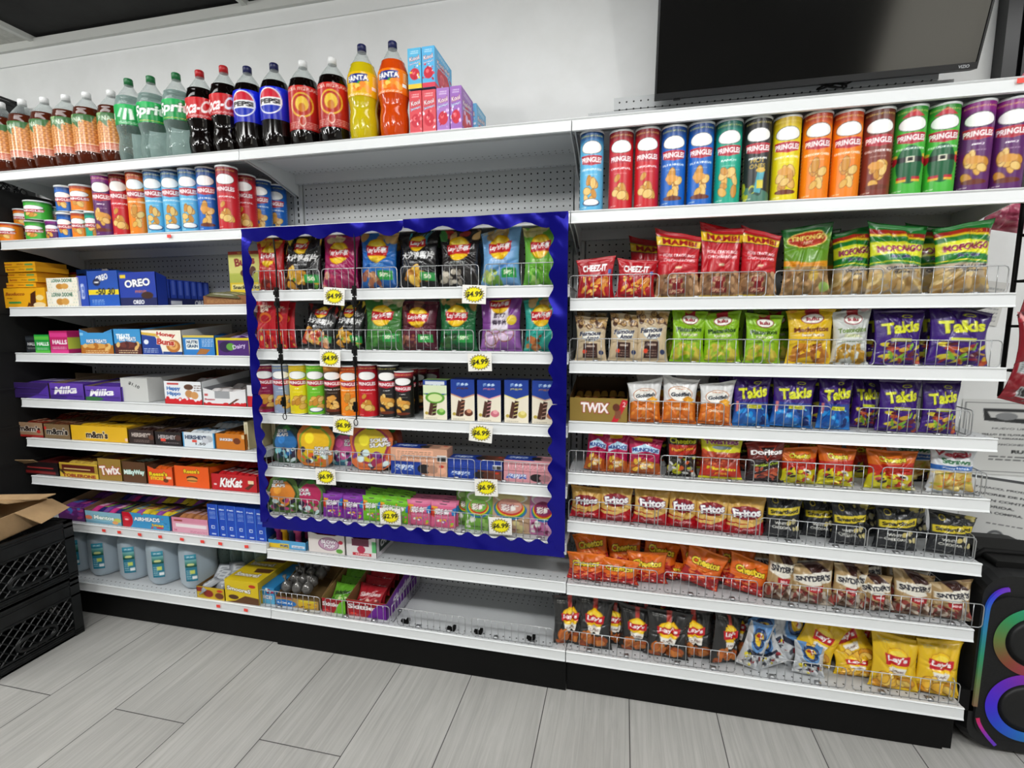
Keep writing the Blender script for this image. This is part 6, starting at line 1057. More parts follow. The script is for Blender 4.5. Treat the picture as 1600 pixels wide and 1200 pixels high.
# two black clip cords hanging inside the border
for px0, py0, px1, py1, L in ((427, 372, 445, 646, 'left'), (553, 364, 556, 655, 'right')):
    A_, B_ = at(px0, py0, Y=-.028), at(px1, py1, Y=-.028); o = empty('clip_cord', tuple(A_)); tag(o, f'thin black hanging strip with small clips over the middle bay, {L} one', 'strip', 'black clip strips')
    d = B_-A_; p = MB(); p.tube([tuple(d*t+np.array([.003*math.sin(t*9), .002*math.sin(t*14), 0])) for t in np.linspace(0, 1, 24)], .0028, 6); p.obj('strip', M['black'], o, smooth=True)
    cm = MB(); cm.box(-.006, .006, -.006, .004, -.018, .018); cm.box(-.009, .003, -.009, -.005, -.010, .004); cmm = cm.mesh('clip'); cmm.materials.append(M['black'])
    for t in (.30, .36, .62, .68, .93): link('clip', cmm, None, o, tuple(d*t))
    p = MB(); p.tube([(d[0]+.008*math.sin(t), d[1]-.001, d[2]-.012+.012*math.cos(t)) for t in np.linspace(0, 6.2, 12)], .0016, 5); p.obj('hook', M['black'], o, smooth=True)
for sh, xs, hh in (('M1', [(397, 442, 'left end'), (437, 500, 'black and yellow bag'), (504, 621, 'magenta bag'), (627, 748, 'turquoise and black bag'), (758, 873, 'sky blue bag')], .074), ('M2', [(405, 503, 'slim red packets'), (504, 612, 'leaning black bags'), (619, 740, 'maroon bag'), (749, 874, 'purple bag')], .074),
                   ('M4', [(417, 511, 'orange fruit pouch'), (513, 618, 'large fruit pouch'), (627, 742, 'peach and blue cartons'), (751, 874, 'pink cartons')], .074), ('M5', [(420, 500, 'fruit pouches'), (502, 628, 'purple and green packets'), (641, 752, 'pink packets'), (753, 873, 'cup pouches')], .074), ('G', [(407, 501, 'lollipop carton'), (509, 609, 'fruit sweet cartons'), (621, 727, 'empty deck, left part'), (737, 864, 'empty deck, right part')], .070)):
    for xl, xr, L in xs: fence(sh, xl, xr, f'chrome wire fence in front of the {L}, middle bay ' + {'M1': 'third shelf', 'M2': 'fourth shelf', 'M4': 'sixth shelf', 'M5': 'seventh shelf', 'G': 'bottom shelf'}[sh], hh)
fence('G', 0, 0, 'chrome wire fence running back beside the purple sweet carton', .074, side=Xof(613, .02, .17))
fc = MB(); fc.box(-.012, .012, -.006, .006, 0, .010); fc.box(-.016, -.004, -.010, .002, .008, .016); fc.box(.004, .015, -.004, .010, .006, .018); fcm = fc.mesh('clip'); fcm.materials.append(M['black'])
for px, Y in ((634, .035), (706, .030), (748, .033), (830, .038)): put(fcm, 'fence_clip', Xof(px, Y, .17), Y, SH['G']+.001, 'small black plastic clip holding a fence on the empty bottom deck', 'clip', 'black fence clips')
# ------------------------------------------------------------------ right bay: snack bags, shelf by shelf
def K(a, w, h, d, s, n=2, **k): return Kind(a, w, h, d, n, s, **k)
KM = dict(cheez=K(cheezit(), .13, .105, .045, 101), mambi=K(mambi(), .15, .205, .06, 103), tin=K(tinf(), .165, .21, .07, 105, 1), mof=K(mof(), .185, .21, .07, 107), amos=K(amos(), .105, .165, .035, 109, ragged=.6), lulug=K(lulu('88b81c', 'Platanitos', 'PLANTAIN CHIPS', ['d0c048', 'c0b040', 'a8c040'], '1c3c14'), .13, .165, .05, 111),
          luluy=K(lulu('e0b818', 'Maduritos', 'Sweet Plantain', ['a8641c', 'c8842c', '8c4c18'], '6c2c10'), .16, .18, .05, 113, 1), luluw=K(lulu('c8ccc8', 'Tostoncitos', 'ORIGINAL', ['b88c2c', 'a0781c', 'c8a040'], '5c7c28'), .14, .18, .05, 115, 1), takis=K(takis(), .15, .175, .055, 117, 3), takisb=K(takis(True), .14, .165, .055, 119, 3),
          gold=K(goldf(), .115, .155, .045, 121), mun=K(munch(), .11, .13, .05, 123), cf=K(cheetF(), .12, .165, .05, 125, 1), yc=K(yelcorn(), .15, .17, .05, 127, 1), dor=K(dorit(), .13, .16, .05, 129), ch=K(cheetH(), .135, .125, .06, 131, 3), veg=K(veg(), .16, .15, .06, 133, 1), fri=K(fritos(), .125, .13, .055, 135, 3), sm=K(smart(), .14, .145, .055, 137, 3),
          cc=K(cheet(), .13, .13, .05, 139, 4), sn=K(snyd(), .13, .13, .06, 141, 4, ragged=1.4), bbq=K(clear_lays('2c2c2c', 'b03c34', ('b8642c', 'a04c24', 'c87838'), .68), .105, .155, .050, 145, 4, ragged=1.3), chk=K(chick(), .13, .135, .05, 149, 3, ragged=1.6, m=None), lay=K(clear_lays('e0b820', 'd8b01c', GY), .135, .155, .055, 153, 3))
def row(sh, items, grp, Y=.022, lean=.06, **k):
    for kind, xl, xr, yt, L, *r in items:
        if kind == 'bbq': xl, xr = xl-9, xr+11
        elif kind in ('cc', 'sn', 'lay'): xl, xr = xl-5, xr+6
        bag(KM[kind], sh, xl, xr, yt, r[1] if len(r) > 1 else Y, L, grp, lean=r[2] if len(r) > 2 else lean, roll=r[0] if r else 0.0, yaw=r[3] if len(r) > 3 else 0.0)
S3, S4, S5, S6, S7, S8, S9 = ['on right bay\'s %s shelf' % t for t in ('third', 'fourth', 'fifth', 'sixth', 'seventh', 'eighth', 'bottom')]
row('s1', [('cheez', 899, 960, 402, 'small red cracker bag '+S3), ('cheez', 960, 1024, 407, 'small red cracker bag '+S3, .06), ('mambi', 1022, 1096, 362, 'tall red pork crackling bag with yellow band '+S3), ('mambi', 1090, 1160, 355, 'tall red pork crackling bag with yellow band '+S3, .02), ('mambi', 1153, 1216, 360, 'tall red pork crackling bag with yellow band '+S3, .04),
           ('tin', 1222, 1302, 350, 'light green plantain mix bag with red oval '+S3), ('mof', 1302, 1366, 356, 'dark green and yellow plantain bag '+S3, 0, .06), ('mof', 1358, 1452, 350, 'dark green and yellow plantain bag '+S3), ('mof', 1462, 1558, 346, 'dark green and yellow plantain bag '+S3)], 'large snack bags')
for kd, X in (('mambi', 2.70), ('mambi', 2.86), ('mambi', 3.0), ('tin', 3.2), ('mof', 3.38), ('mof', 3.56)): bagx(KM[kd], 's1', X, .19, dict(mambi='red', tin='light green', mof='dark green')[kd]+' bag in the second row '+S3, 'large snack bags')
row('s2', [('amos', 897, 948, 495, 'beige cookie bag '+S4), ('amos', 949, 998, 491, 'beige cookie bag '+S4, .04), ('amos', 992, 1044, 485, 'beige cookie bag '+S4), ('lulug', 1046, 1102, 486, 'bright green plantain chip bag '+S4, .03), ('lulug', 1098, 1160, 489, 'bright green plantain chip bag '+S4, -.03), ('lulug', 1162, 1222, 492, 'bright green plantain chip bag '+S4, .02),
           ('luluy', 1229, 1306, 483, 'yellow sweet plantain bag with red tab '+S4), ('luluw', 1300, 1362, 484, 'silver-white plantain bag with red tab '+S4), ('takis', 1364, 1446, 485, 'purple rolled tortilla snack bag '+S4, .02), ('takis', 1450, 1552, 482, 'purple rolled tortilla snack bag '+S4, .02)], 'mid-sized snack bags')
for kd, X in (('amos', 2.50), ('amos', 2.66), ('lulug', 2.80), ('lulug', 2.95), ('lulug', 3.1), ('luluy', 3.22), ('takis', 3.42), ('takis', 3.56)): bagx(KM[kd], 's2', X, .17, dict(amos='beige cookie bag', lulug='green plantain bag', luluy='yellow plantain bag', takis='purple tortilla snack bag')[kd]+' in the second row '+S4, 'mid-sized snack bags')
# open candy carton at the left end of the fifth shelf
X, Z, w, H = tray(FA(888, 982, 620, 657, '8c7434', 1.0).text('TWIX', .44, .58, .42, 'f4f0ec', w=.48, rot=-.02, bold=.08, out='a01c28').poly([(.72, 0), (.82, 0), (1, .9), (.9, .95)], 'c01c2c').text('2', .93, .75, .2, 'f0d0d0', w=.05).rect(.78, .15, .88, .5, '7c4c34').ell(.8, .62, .06, '5c2c1c'), 's3', 889, 981, 622, 'wide gold candy carton with a red stripe and white lettering', hb=.12, d=.28, col='8c7434', inner='5c4424', bars=[('a07c34', '8c2c28')], nx=6)
row('s3', [('gold', 979, 1034, 596, 'white and orange fish cracker bag '+S5), ('gold', 1032, 1090, 593, 'white and orange fish cracker bag '+S5, .02), ('gold', 1090, 1146, 600, 'white and orange fish cracker bag '+S5, .04), ('takisb', 1144, 1206, 590, 'purple and blue tortilla snack bag '+S5), ('takisb', 1203, 1274, 592, 'purple and blue tortilla snack bag '+S5, .05), ('takisb', 1278, 1333, 592, 'purple and blue tortilla snack bag '+S5, .03),
           ('takis', 1330, 1378, 593, 'purple tortilla snack bag '+S5+', set slightly back', .03, .07), ('takis', 1372, 1440, 596, 'purple tortilla chip bag '+S5, .03), ('takis', 1441, 1502, 597, 'purple tortilla chip bag '+S5, .03)], 'mid-sized snack bags')
for kd, X in (('gold', 2.72), ('gold', 2.85), ('takisb', 3.0), ('takisb', 3.14), ('takis', 3.28), ('takis', 3.42)): bagx(KM[kd], 's3', X, .16, dict(gold='white and orange cracker bag', takisb='purple and blue snack bag', takis='purple snack bag')[kd]+' in the second row '+S5, 'mid-sized snack bags')
row('s4', [('mun', 911, 945, 678, 'crimson potato crisp bag '+S6, .10), ('mun', 943, 982, 682, 'crimson potato crisp bag '+S6, .02), ('mun', 978, 1034, 687, 'crimson potato crisp bag '+S6, .02), ('cf', 1040, 1092, 681, 'black and yellow hot cheese snack bag '+S6), ('yc', 1092, 1162, 682, 'bright yellow and red snack bag '+S6), ('dor', 1165, 1228, 690, 'black and dark red tortilla chip bag '+S6),
           ('ch', 1220, 1282, 702, 'orange and yellow cheese snack bag '+S6), ('ch', 1278, 1340, 703, 'orange and yellow cheese snack bag '+S6, .02), ('ch', 1356, 1438, 708, 'orange and yellow cheese snack bag '+S6), ('veg', 1455, 1532, 704, 'white and blue vegetable straw bag '+S6)], 'small snack bags')
for kd, X in (('cf', 2.72), ('yc', 2.86), ('dor', 3.0), ('ch', 3.13), ('ch', 3.26), ('ch', 3.40), ('veg', 3.52), ('dor', 3.60)): bagx(KM[kd], 's4', X, .15, dict(cf='black and yellow', yc='yellow and red', dor='dark red', ch='orange', veg='white and blue')[kd]+' snack bag in the second row '+S6, 'small snack bags')
row('s5', [('fri', 889, 940, 765, 'golden and red corn chip bag '+S7, .02), ('fri', 934, 989, 760, 'golden and red corn chip bag '+S7), ('fri', 986, 1046, 766, 'golden and red corn chip bag '+S7, .05), ('fri', 1041, 1090, 769, 'golden and red corn chip bag '+S7, .04), ('fri', 1083, 1140, 774, 'golden and red corn chip bag '+S7, .02), ('fri', 1133, 1199, 780, 'golden and red corn chip bag '+S7),
           ('sm', 1194, 1254, 778, 'black popcorn bag with yellow banner '+S7, .03), ('sm', 1254, 1312, 784, 'black popcorn bag with yellow banner '+S7, .02, .06), ('sm', 1300, 1360, 790, 'black popcorn bag with yellow banner '+S7), ('sm', 1368, 1440, 797, 'black popcorn bag with yellow banner '+S7, .02), ('sm', 1450, 1526, 808, 'black popcorn bag with yellow banner '+S7, .06)], 'small snack bags')
rr = random.Random(11)
for j in range(2):
    for i in range(9):
        X = 2.50+.128*i+rr.uniform(-.015, .015); kd = 'fri' if i < 5 else 'sm'
        bagx(KM[kd], 's5', X, .125+.095*j, ('golden corn chip bag' if kd == 'fri' else 'black popcorn bag')+f' in the {"second" if j == 0 else "third"} row '+S7, 'small snack bags', lean=rr.uniform(0, .2), roll=rr.uniform(-.1, .1), dz=.003)
# eighth and bottom shelves: heaped bags
row('s6', [('cc', 889, 939, 868, 'orange cheese puff bag, front row '+S8), ('cc', 940, 992, 878, 'orange cheese puff bag, front row '+S8, .02), ('cc', 984, 1038, 868, 'orange cheese puff bag, front row '+S8, -.02, .05), ('cc', 1036, 1066, 884, 'orange cheese puff bag, front row '+S8, .2, .09), ('cc', 1062, 1118, 872, 'orange cheese puff bag, front row '+S8, .32, .04), ('cc', 1134, 1192, 884, 'orange cheese puff bag, front row '+S8, .25, .035),
           ('sn', 1200, 1238, 870, 'tan pretzel bag, front row '+S8, .1), ('sn', 1240, 1302, 886, 'tan pretzel bag, front row '+S8, .02), ('sn', 1304, 1348, 890, 'tan pretzel bag, front row '+S8, .12), ('sn', 1352, 1400, 906, 'tan pretzel bag, front row '+S8, -.1), ('sn', 1404, 1462, 902, 'tan pretzel bag, front row '+S8, .02), ('sn', 1462, 1520, 916, 'tan pretzel bag, front row '+S8, .05)], 'small heaped snack bags', lean=.16)
for j in range(3):
    for i in range(9):
        X = 2.51+.127*i+rr.uniform(-.02, .02); kd = 'cc' if i < 5-(j > 1)*0 else 'sn'
        if X > 3.60: continue
        bagx(KM[kd], 's6', X, .095+.062*j, ('orange puff bag' if kd == 'cc' else 'tan pretzel bag')+f' in the {["second", "third", "last"][j]} heaped row '+S8, 'small heaped snack bags', lean=rr.uniform(.25, .6), roll=rr.uniform(-.22, .22), dz=.010+.014*j, s=1.0)
row('G', [('bbq', 871, 905, 936, 'black barbecue crisp bag, front row '+S9, .0, .03, .05, .2), ('bbq', 906, 945, 940, 'black barbecue crisp bag, front row '+S9, .03), ('bbq', 943, 975, 944, 'black barbecue crisp bag, front row '+S9, .0, .06), ('bbq', 974, 1014, 955, 'black barbecue crisp bag, front row '+S9, .0, .04), ('bbq', 1014, 1066, 962, 'black barbecue crisp bag, front row '+S9, .06), ('bbq', 1066, 1110, 962, 'black barbecue crisp bag, front row '+S9, -.08, .04), ('bbq', 1112, 1152, 970, 'black barbecue crisp bag, front row '+S9, .16, .03, .1, .5),
          ('chk', 1150, 1190, 985, 'silver-blue crisp bag lying askew, front row '+S9, .3), ('chk', 1182, 1244, 968, 'silver-blue crisp bag lying askew, front row '+S9, .55, .07, .3), ('chk', 1188, 1238, 1008, 'silver-blue crisp bag lying askew, front row '+S9, -.5, .035, .5), ('chk', 1240, 1292, 1012, 'upright silver and blue crisp bag, front row '+S9, .12, .03, .3),
          ('lay', 1312, 1372, 1020, 'yellow crisp bag, front row '+S9, -.04, .06, .25), ('lay', 1366, 1434, 1004, 'yellow crisp bag, front row '+S9, .04), ('lay', 1434, 1498, 1012, 'yellow crisp bag, front row '+S9, .08)], 'small heaped snack bags', lean=.12)
for j in range(3):
    for i in range(9):
        X = 2.48+.132*i+rr.uniform(-.02, .02); kd = 'bbq' if i < 5 else 'chk' if i < 6 else 'lay'
        if X > 3.58 or (i == 8 and j > 1): continue
        bagx(KM[kd], 'G', X, .095+.062*j, dict(bbq='black barbecue crisp bag', chk='silver and blue crisp bag', lay='yellow crisp bag')[kd]+f' in the {["second", "third", "last"][j]} row '+S9, 'small heaped snack bags', lean=rr.uniform(.1, .4), roll=rr.uniform(-.25, .25) if kd == 'bbq' else rr.uniform(-.5, .5), dz=.012+.016*j if kd == 'bbq' else .012, s=1.0)
def F(sh, xs, nm, h=.074):
    for xl, xr, L in xs: fence(sh, xl, xr, f'chrome wire fence in front of the {L}, {nm}', h)
F('s1', [(890, 1029, 'red cracker bags'), (1043, 1196, 'pork crackling bags'), (1209, 1377, 'light green bag'), (1391, 1572, 'rightmost dark green bags')], "right bay third shelf")
F('s2', [(890, 1028, 'cookie bags'), (1039, 1191, 'green plantain bags'), (1201, 1365, 'yellow plantain bag'), (1380, 1562, 'purple bags')], "right bay fourth shelf")
F('s3', [(983, 1130, 'fish cracker bags'), (1140, 1296, 'blue tortilla bags'), (1340, 1512, 'purple bags')], "right bay fifth shelf")
F('s4', [(888, 1022, 'crimson bags'), (1032, 1177, 'yellow bag'), (1200, 1362, 'hot cheese bags'), (1376, 1538, 'vegetable straw bag')], "right bay sixth shelf")
F('s5', [(888, 1022, 'left corn chip bags'), (1027, 1180, 'right corn chip bags'), (1186, 1350, 'left popcorn bags'), (1354, 1522, 'right popcorn bags')], "right bay seventh shelf")
F('s6', [(895, 1026, 'left cheese puff bags'), (1037, 1182, 'right cheese puff bags'), (1191, 1350, 'left pretzel bags'), (1358, 1534, 'right pretzel bags')], "right bay eighth shelf")
F('G', [(882, 1012, 'left barbecue bags'), (1021, 1148, 'right barbecue bags'), (1161, 1320, 'silver bags'), (1331, 1497, 'yellow crisp bags')], "right bay bottom shelf", .070)
for sh, X, nm in (('s3', 3.600, 'fifth'), ('s4', 3.640, 'sixth'), ('s5', 3.640, 'seventh'), ('s6', 3.640, 'eighth'), ('G', 3.635, 'bottom')): fence(sh, 0, 0, f'chrome wire fence running back at the right end of the {nm} shelf', .074, side=X)

# ------------------------------------------------------------------ things at the left: black cabinet, crates, cardboard box
p = MB(); p.box(-.70, -.066, -.30, .43, .0, 1.93); p.box(-.067, -.060, -.28, -.24, .05, 1.9); p.box(-.067, -.060, .39, .43, .05, 1.9)
for z in np.arange(.2, 1.9, .17): p.box(-.067, -.061, -.26, .40, z, z+.008)
o = p.obj('black_cabinet', mat('dull_black_cabinet', '060606', .7)); tag(o, 'tall dull black cabinet standing at the left end of the shelving', 'cabinet')
def crate(loc, label, w=.33, d=.33, h=.256, rz=0.0):
    root = empty('milk_crate', loc, rz); tag(root, label, 'crate', 'black plastic crates'); t = .007
    p = MB(); p.box(-w, 0, 0, d, 0, .008)
    for (x0, x1, y0, y1) in ((-w, 0, 0, t), (-w, 0, d-t, d), (-w, -w+t, 0, d), (-t, 0, 0, d)):
        for z0, z1 in ((0, .032), (.038, .044), (h-.075, h-.012), (h-.008, h)): p.box(x0, x1, y0, y1, z0, z1)
    for z0, z1 in ((.010, .014), (.022, .026), (h-.030, h-.022), (h-.078, h-.070), (h-.010, h)):
        p.box(-w-.003, .003, -.003, .004, z0, z1); p.box(-w-.003, .003, d-.004, d+.003, z0, z1); p.box(-w-.003, -w+.004, 0, d, z0, z1); p.box(-.004, .003, 0, d, z0, z1)
    p.obj('shell', M['blackplastic'], root)
    for x in (-w+.015, -.015):
        for y in (.015, d-.015): q = MB(); q.box(x-.018, x+.018, y-.018, y+.018, 0, h); q.obj('corner_post', M['blackplastic'], root)
    def lat(name, P):
        q = MB(); z0, z1 = .040, h-.072; H = z1-z0; L = d-.06
        for s in (1, -1):
            k = -H
            while k < L:
                a0, a1 = max(k, 0), min(k+H, L)
                if a1 > a0:
                    za, zb = ((a0-k), (a1-k)) if s > 0 else (H-(a0-k), H-(a1-k))
                    if not (s < 0 and False): q.tube([P(.03+a0, z0+za), P(.03+a1, z0+zb)], .0028, 4)
                k += .038
        hp = [P(.03+L/2+.068*math.copysign(abs(math.cos(t))**.6, math.cos(t)), z0+.040+.026*math.copysign(abs(math.sin(t))**.8, math.sin(t))) for t in np.linspace(0, 2*math.pi, 24, endpoint=False)]
        q.tube(hp, .008, 6, closed=True)
        q.obj(name, M['blackplastic'], root)
    lat('lattice_side', lambda a, z: (-.0035, a, z)); lat('lattice_side', lambda a, z: (-w+.0035, a, z)); lat('lattice_side', lambda a, z: (-a, .0035, z)); lat('lattice_side', lambda a, z: (-a, d-.0035, z))
    return root
crate((.325, -.415, .001), 'black plastic milk crate on the floor, at the bottom of the stack')
crate((.325, -.412, .259), 'black plastic milk crate stacked on the floor crate, under the cardboard box')
crate((-.385, .085, 1.935), 'black crate on top of the black cabinet, lower of the two'); crate((-.385, .08, 2.193), 'black crate at the very top left, upper of the two')
def card_box():
    root = empty('cardboard_box', (.14, -.24, .5165), .25); tag(root, 'torn open brown cardboard box lying on the black crates', 'box')
    p = MB(); W2, D2, H = .13, .125, .085; t = .004
    p.box(-W2, W2, -D2, D2, 0, t); p.box(-W2, W2, -D2, -D2+t, 0, H); p.box(-W2, W2, D2-t, D2, 0, H); p.box(-W2, -W2+t, -D2, D2, 0, H); p.box(W2-t, W2, -D2, D2, 0, H); p.obj('carton', M['kraft'], root)
    def flap(name, pts, th=(0, 0, .004)):
        q = MB(); n = len(pts); q.v = [tuple(a) for a in pts]+[tuple(np.array(a)+np.array(th)) for a in pts]; q.f = [tuple(range(n-1, -1, -1)), tuple(range(n, 2*n))]+[(i, (i+1) % n, (i+1) % n+n, i+n) for i in range(n)]; q.m = [0]*len(q.f); q.obj(name, M['kraft'], root)
    flap('flap', [(-W2, -D2, H), (W2*.4, -D2, H+.004), (W2*.2, .02, H+.035), (-W2, .03, H+.02)])
    flap('flap', [(-W2, D2, H), (W2*.9, D2, H), (W2*.6, -.01, H+.028), (-W2*.4, .0, H+.045), (-W2*.9, .02, H+.03)])
    flap('flap', [(W2, -D2*.3, H), (W2, D2, H), (W2+.06, D2*1.1, H-.045), (W2+.075, -D2*.1, H-.055)], (.004, 0, .001))
    flap('flap', [(W2*.1, -D2, H+.001), (W2*1.05, -D2, H-.004), (W2*1.0, -D2-.020, H-.115), (W2*.05, -D2-.025, H-.105)], (0, .004, 0))
    flap('torn_strip', [(-W2*.9, -.03, H+.05), (W2*1.1, .06, H+.018), (W2*1.35, .10, H+.028), (W2*1.1, .09, H+.030), (-W2*.6, .01, H+.058)])
card_box()

# ------------------------------------------------------------------ things at the right: loudspeaker, notices, hanging bags, cable
sp = empty('party_speaker', (3.69, .050, .002)); tag(sp, 'large black loudspeaker with coloured light rings on the floor beside the shelving', 'loudspeaker')
def rrect(w, h, r, n=6, x0=0.0, z0=0.0):
    o = []
    for cx, cz, a in ((w-r, r, -90), (w-r, h-r, 0), (r, h-r, 90), (r, r, 180)):
        for i in range(n+1): t = math.radians(a+90*i/n); o.append((x0+cx+r*math.cos(t), z0+cz+r*math.sin(t)))
    return o
def slab(name, out, y0, y1, m, cols=None, inset=0.0):
    q = MB(); n = len(out); cx = sum(a for a, b in out)/n; cz = sum(b for a, b in out)/n
    f = [(cx+(a-cx)*(1-inset), y0, cz+(b-cz)*(1-inset)) for a, b in out]; b_ = [(a, y1 if inset == 0 else y0+(y1-y0)*.12, b) for a, b in out]; q.v = f+b_
    q.f = [tuple(range(n))]+[((i+1) % n, i, i+n, (i+1) % n+n) for i in range(n)]
    if inset: q.v += [(a, y1, b) for a, b in out]; q.f += [((i+1) % n+n, i+n, i+2*n, (i+1) % n+2*n) for i in range(n)]+[tuple(range(3*n-1, 2*n-1, -1))]
    else: q.f.append(tuple(range(2*n-1, n-1, -1)))
    q.m = [0]*len(q.f); return q.obj(name, m, sp)
SW, SHH = .31, .600
slab('housing', rrect(SW, SHH, .075), 0, .30, M['speaker'], inset=.05)
slab('grille', rrect(SW-.045, SHH-.13, .055, x0=.0225, z0=.05), -.006, .002, noisy('black_cloth_grille', '070708', '121213', 220, .8))
def ringc(name, cx, cz, r0, r1, hue):
    q = MB(); n = 64; C = []
    for i in range(n):
        t = 2*math.pi*i/n
        for r in (r0, (r0+r1)/2, r1): q.v.append((cx+r*math.cos(t), -.0085-(.003 if r not in (r0, r1) else 0), cz+r*math.sin(t))); C.append(hue(t))
    for i in range(n):
        j = (i+1) % n
        for k in (0, 1): q.f.append((i*3+k, i*3+k+1, j*3+k+1, j*3+k)); q.m.append(0)
    q.obj(name, M['emitv'], sp, smooth=True, cols=C)
def mixc(stops, t):
    t = (t/(2*math.pi)) % 1*len(stops); i = int(t); f_ = t-i; return tuple((hx(stops[i % len(stops)])*(1-f_)+hx(stops[(i+1) % len(stops)])*f_)*.80)
ringc('light_ring', .155, .385, .082, .112, lambda t: mixc(['3c50c0', '2c90a0', '20a890', '2c9c60', '68803c', '8c4830', 'a82c50', '8c30a0'], t))
ringc('light_ring', .155, .170, .080, .112, lambda t: mixc(['7028b0', 'a030a0', '9028a8', '6820c8', '4424e0', '2050d8', '1c78c8', '3050c0'], t))
for cz in (.385, .170):
    q = MB(); q.lathe([(.079, 0), (.060, .004), (.030, .010), (.0001, .012)], 32); w_ = q.obj('woofer_cone', M['speaker'], sp, (.155, -.0065, cz), smooth=True); w_.rotation_euler = (math.pi/2, 0, 0)
def edge_light(name, pts, cs, wd=.009):
    q = MB(); C = []; n = len(pts)
    for i, (x, z) in enumerate(pts):
        a = pts[max(0, i-1)]; b = pts[min(n-1, i+1)]; dx, dz = b[0]-a[0], b[1]-a[1]; L = math.hypot(dx, dz); nx, nz = dz/L*wd/2, -dx/L*wd/2
        q.v += [(x-nx, -.007, z-nz), (x+nx, -.007, z+nz), (x+nx, .004, z+nz), (x-nx, .004, z-nz)]; c = mixc(cs, 2*math.pi*(i/(n-1))*(len(cs)-1)/len(cs)*.999); C += [c]*4
    for i in range(n-1):
        for k in range(4): a = i*4+k; b = i*4+(k+1) % 4; q.f.append((a, b, b+4, a+4)); q.m.append(0)
    q.obj(name, M['emitv'], sp, cols=C)
e1 = [(.105-.02*i/6, .548) if False else (.075+.045*math.cos(math.radians(95+85*i/10))*1.2, .470+.068*math.sin(math.radians(95+85*i/10))*1.1) for i in range(11)]
edge_light('edge_light', e1+[(.020, .46-.028*i) for i in range(1, 12)], ['7c3cd0', '6c34e0', '3048e8', '2c70e0', '2890b8', '2c9c70', '6c8850', '8c6c50'], .011)
edge_light('edge_light', [(.030+.055*(i/6)**1.5, .115-.085*i/6) for i in range(7)], ['e02858', 'd028a0', '8830c8', '6434d0'], .010)
slab('top_panel', rrect(.20, .020, .008, x0=.05, z0=SHH-.004), .03, .22, M['black'])
q = MB(); q.tube([(.03, .10, SHH-.01), (.06, .10, SHH+.018), (.24, .10, SHH+.018), (.28, .10, SHH-.01)], .010, 8); q.obj('handle', M['black'], sp, smooth=True)
q = MB(); q.box(-.028, .020, .0, .03, .13, .20); q.box(-.030, -.02, .01, .04, .12, .18); q.obj('side_strap', M['black'], sp)
q = MB(); q.box(.290, .294, -.008, -.006, .26, .30); q.obj('logo_badge', M['chrome'], sp)
# notices taped on the wall
def paper(k):
    a = Art(110, 96, 1.25 if k == 0 else 1.1, 'dadbd9')
    if k == 0:
        a.rect(.03, .04, .97, .96, '505254').rect(.04, .05, .96, .95, 'dadbd9').poly([(.2, .88), (.86, .88), (.78, .68), (.22, .72)], '2c2e30').poly([(.24, .84), (.72, .84), (.72, .75), (.28, .76)], 'd0d0ce').ell(.42, .78, .10, '8c8e90', .05)
        a.text('NUEVO LIMITE', .5, .62, .018, '404244', w=.4).text('EL SELLO DE FLORIDA PROHIBE LA', .55, .54, .022, '303234', w=.8).text('VENTA DE CIGARRILLOS SIN SELLO', .55, .49, .022, '303234', w=.8).text('SANCIONES A', .5, .41, .020, '404244', w=.3).text('RUFFS', .62, .32, .045, '202224', w=.24, bold=.05).lines(.3, .20, .8, .28, 2, '505254', 3)
    else:
        a.rect(0, .96, 1, 1, '505254').rect(0, .0, 1, .04, '505254').rect(.96, 0, 1, 1, '505254')
        for i, t in enumerate(['TABACO, PRODUCTOS DE', 'VAPORES DE NICOTINA', 'LEY EN CONTRA DE LA', 'FLORIDA.', 'PARA LA COMPRA.']): a.text(t, .52 if i < 3 else .36, .84-.085*i, .032, '303234', w=(.84, .84, .84, .36, .56)[i], bold=.03)
        a.lines(.3, .34, .8, .38, 1, '606264', 4).ell(.42, .16, .09, '606264').ell(.42, .16, .06, 'a0a2a2').text('dbpr', .72, .15, .07, '505254', w=.3)
    return a
put(box_mesh(.33, .275, .0012, paper(0), None, None, 'd8d8d6'), 'notice', 3.985, WALLY-.004, .790, 'white framed notice with a dark box drawing taped to the wall', 'notice', 'wall notices')
put(box_mesh(.30, .262, .0012, paper(1), None, None, 'd8d8d6'), 'notice', 3.985, WALLY-.010, .512, 'lower white notice with large printed lines and a round seal on the wall', 'notice', 'wall notices', rot=(.0, .10, -.06))
for i, (z, x, sl) in enumerate(((1.335, 3.86, .16), (1.215, 3.84, -.1))): put(box_mesh(.11, .15, .001, Art(30, 40, .7, 'd6d6d2').lines(.1, .1, .9, .9, 9, '8c8e90', 5+i), None, None, 'd0d0cc'), 'paper_slip', x-.02, WALLY-.005, z, f'small printed paper slip on the wall beside the shelf ends, {"upper" if i == 0 else "lower"} one', 'paper', 'paper slips', rot=(0, sl, 0))
q = MB(); q.tube([(3.80+.035*t, WALLY-.012, .470-.006*math.sin(t*.7)+.004*t) for t in range(14)], .004, 6); o = q.obj('power_cable', M['black'], smooth=True); tag(o, 'black cable running along the white wall above the loudspeaker', 'cable')
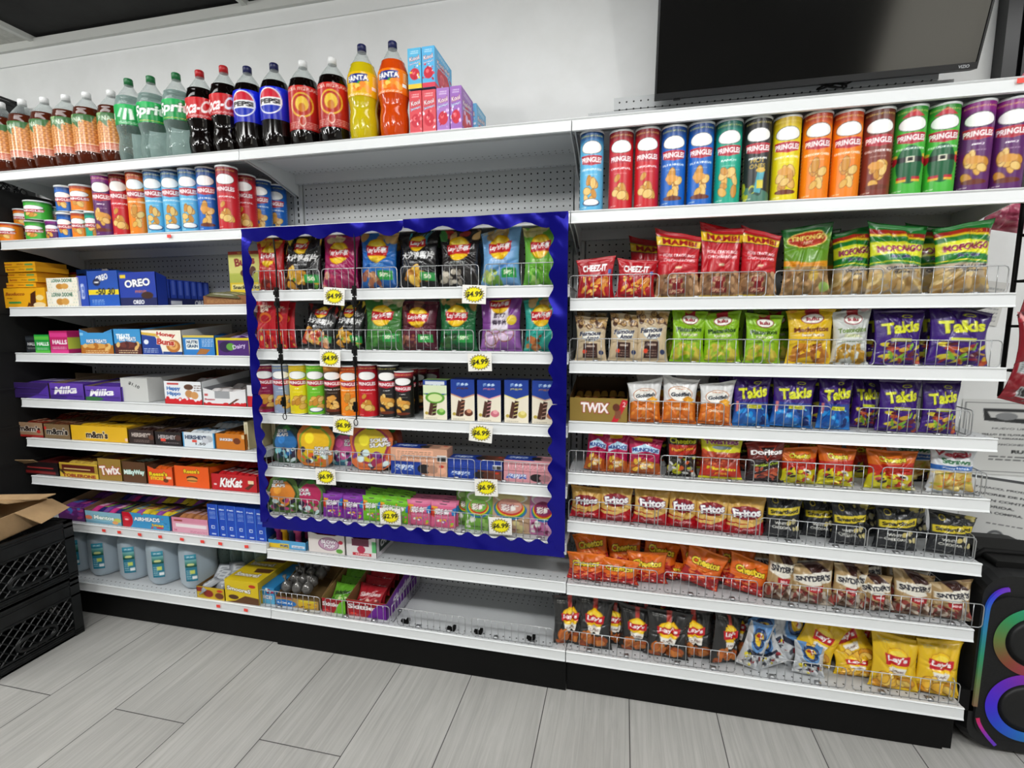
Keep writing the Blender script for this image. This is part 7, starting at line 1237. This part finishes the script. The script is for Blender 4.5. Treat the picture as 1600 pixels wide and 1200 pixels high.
# dark red bags hanging on a black rack at the right edge
rk = empty('hanging_rack', (3.722, .12, 1.10)); tag(rk, 'black wire strip rack hanging at the right edge beside the shelves', 'rack')
q = MB(); q.tube([(0, 0, .02), (0, 0, .62)], .006, 6); q.obj('pole', M['black'], rk, smooth=True); q = MB(); q.tube([(.10, 0, .02), (.10, 0, .62)], .006, 6); q.obj('pole', M['black'], rk, smooth=True)
for z in (.10, .23, .36, .49, .60): q = MB(); q.tube([(0, 0, z), (0, -.05, z)], .003, 6); q.tube([(0, 0, z), (.10, 0, z)], .004, 6); q.obj('hook', M['black'], rk, smooth=True)
def jerky(): return BA('7c1420', .8, 40, 50).rect(.1, .55, .6, .80, '9ca0a0').lines(.14, .58, .56, .78, 5, '5c6062').rect(.3, .12, .75, .32, 'b0b4b4').lines(.34, .14, .7, .30, 1, '202020', th=.95).blobs(0, .8, 1, 1, ['a02030', '4c0c14', 'e8a0a0'], 8, .08, 5)
KJ = K(jerky(), .12, .15, .03, 171, 3, ragged=1.2)
for i, (x, z, ro) in enumerate(((3.728, 1.13, .25), (3.760, 1.245, -.1), (3.752, 1.375, .08), (3.765, 1.49, -.05), (3.755, 1.59, .1))):
    put(KJ.me[i % 3], 'hanging_bag', x, .060, z-.02, 'dark red snack bag hanging on the rack at the right edge, ' + ['lowest', 'second from bottom', 'middle', 'second from top', 'topmost'][i], 'snack bag', 'dark red hanging bags', rot=(.05, ro, .2), same=False)
KB = K(BA('d8788c', .8, 36, 40).ell(.5, .5, .4, 'e8a8b0').lines(.1, .1, .9, .9, 6, 'c85070', 3).poly([(.2, .3), (.8, .2), (.7, .8)], 'b84868'), .13, .16, .05, 175, 1)
put(KB.me[0], 'pink_bag', 3.715, .12, SH['T']+.001, 'pink patterned bag lying at the far right end of the top shelf', 'snack bag', rot=(-.1, .5, 0), s=(.9, 1, .75))
put(KB.me[0], 'pink_bag', 3.735, .22, 1.62, 'pink patterned bag hanging behind the right end of the can shelf', 'snack bag', rot=(0, .2, 0), s=(.9, 1, .8))
for px, sh in ((1598, 'T'),): pass
finish_labels()
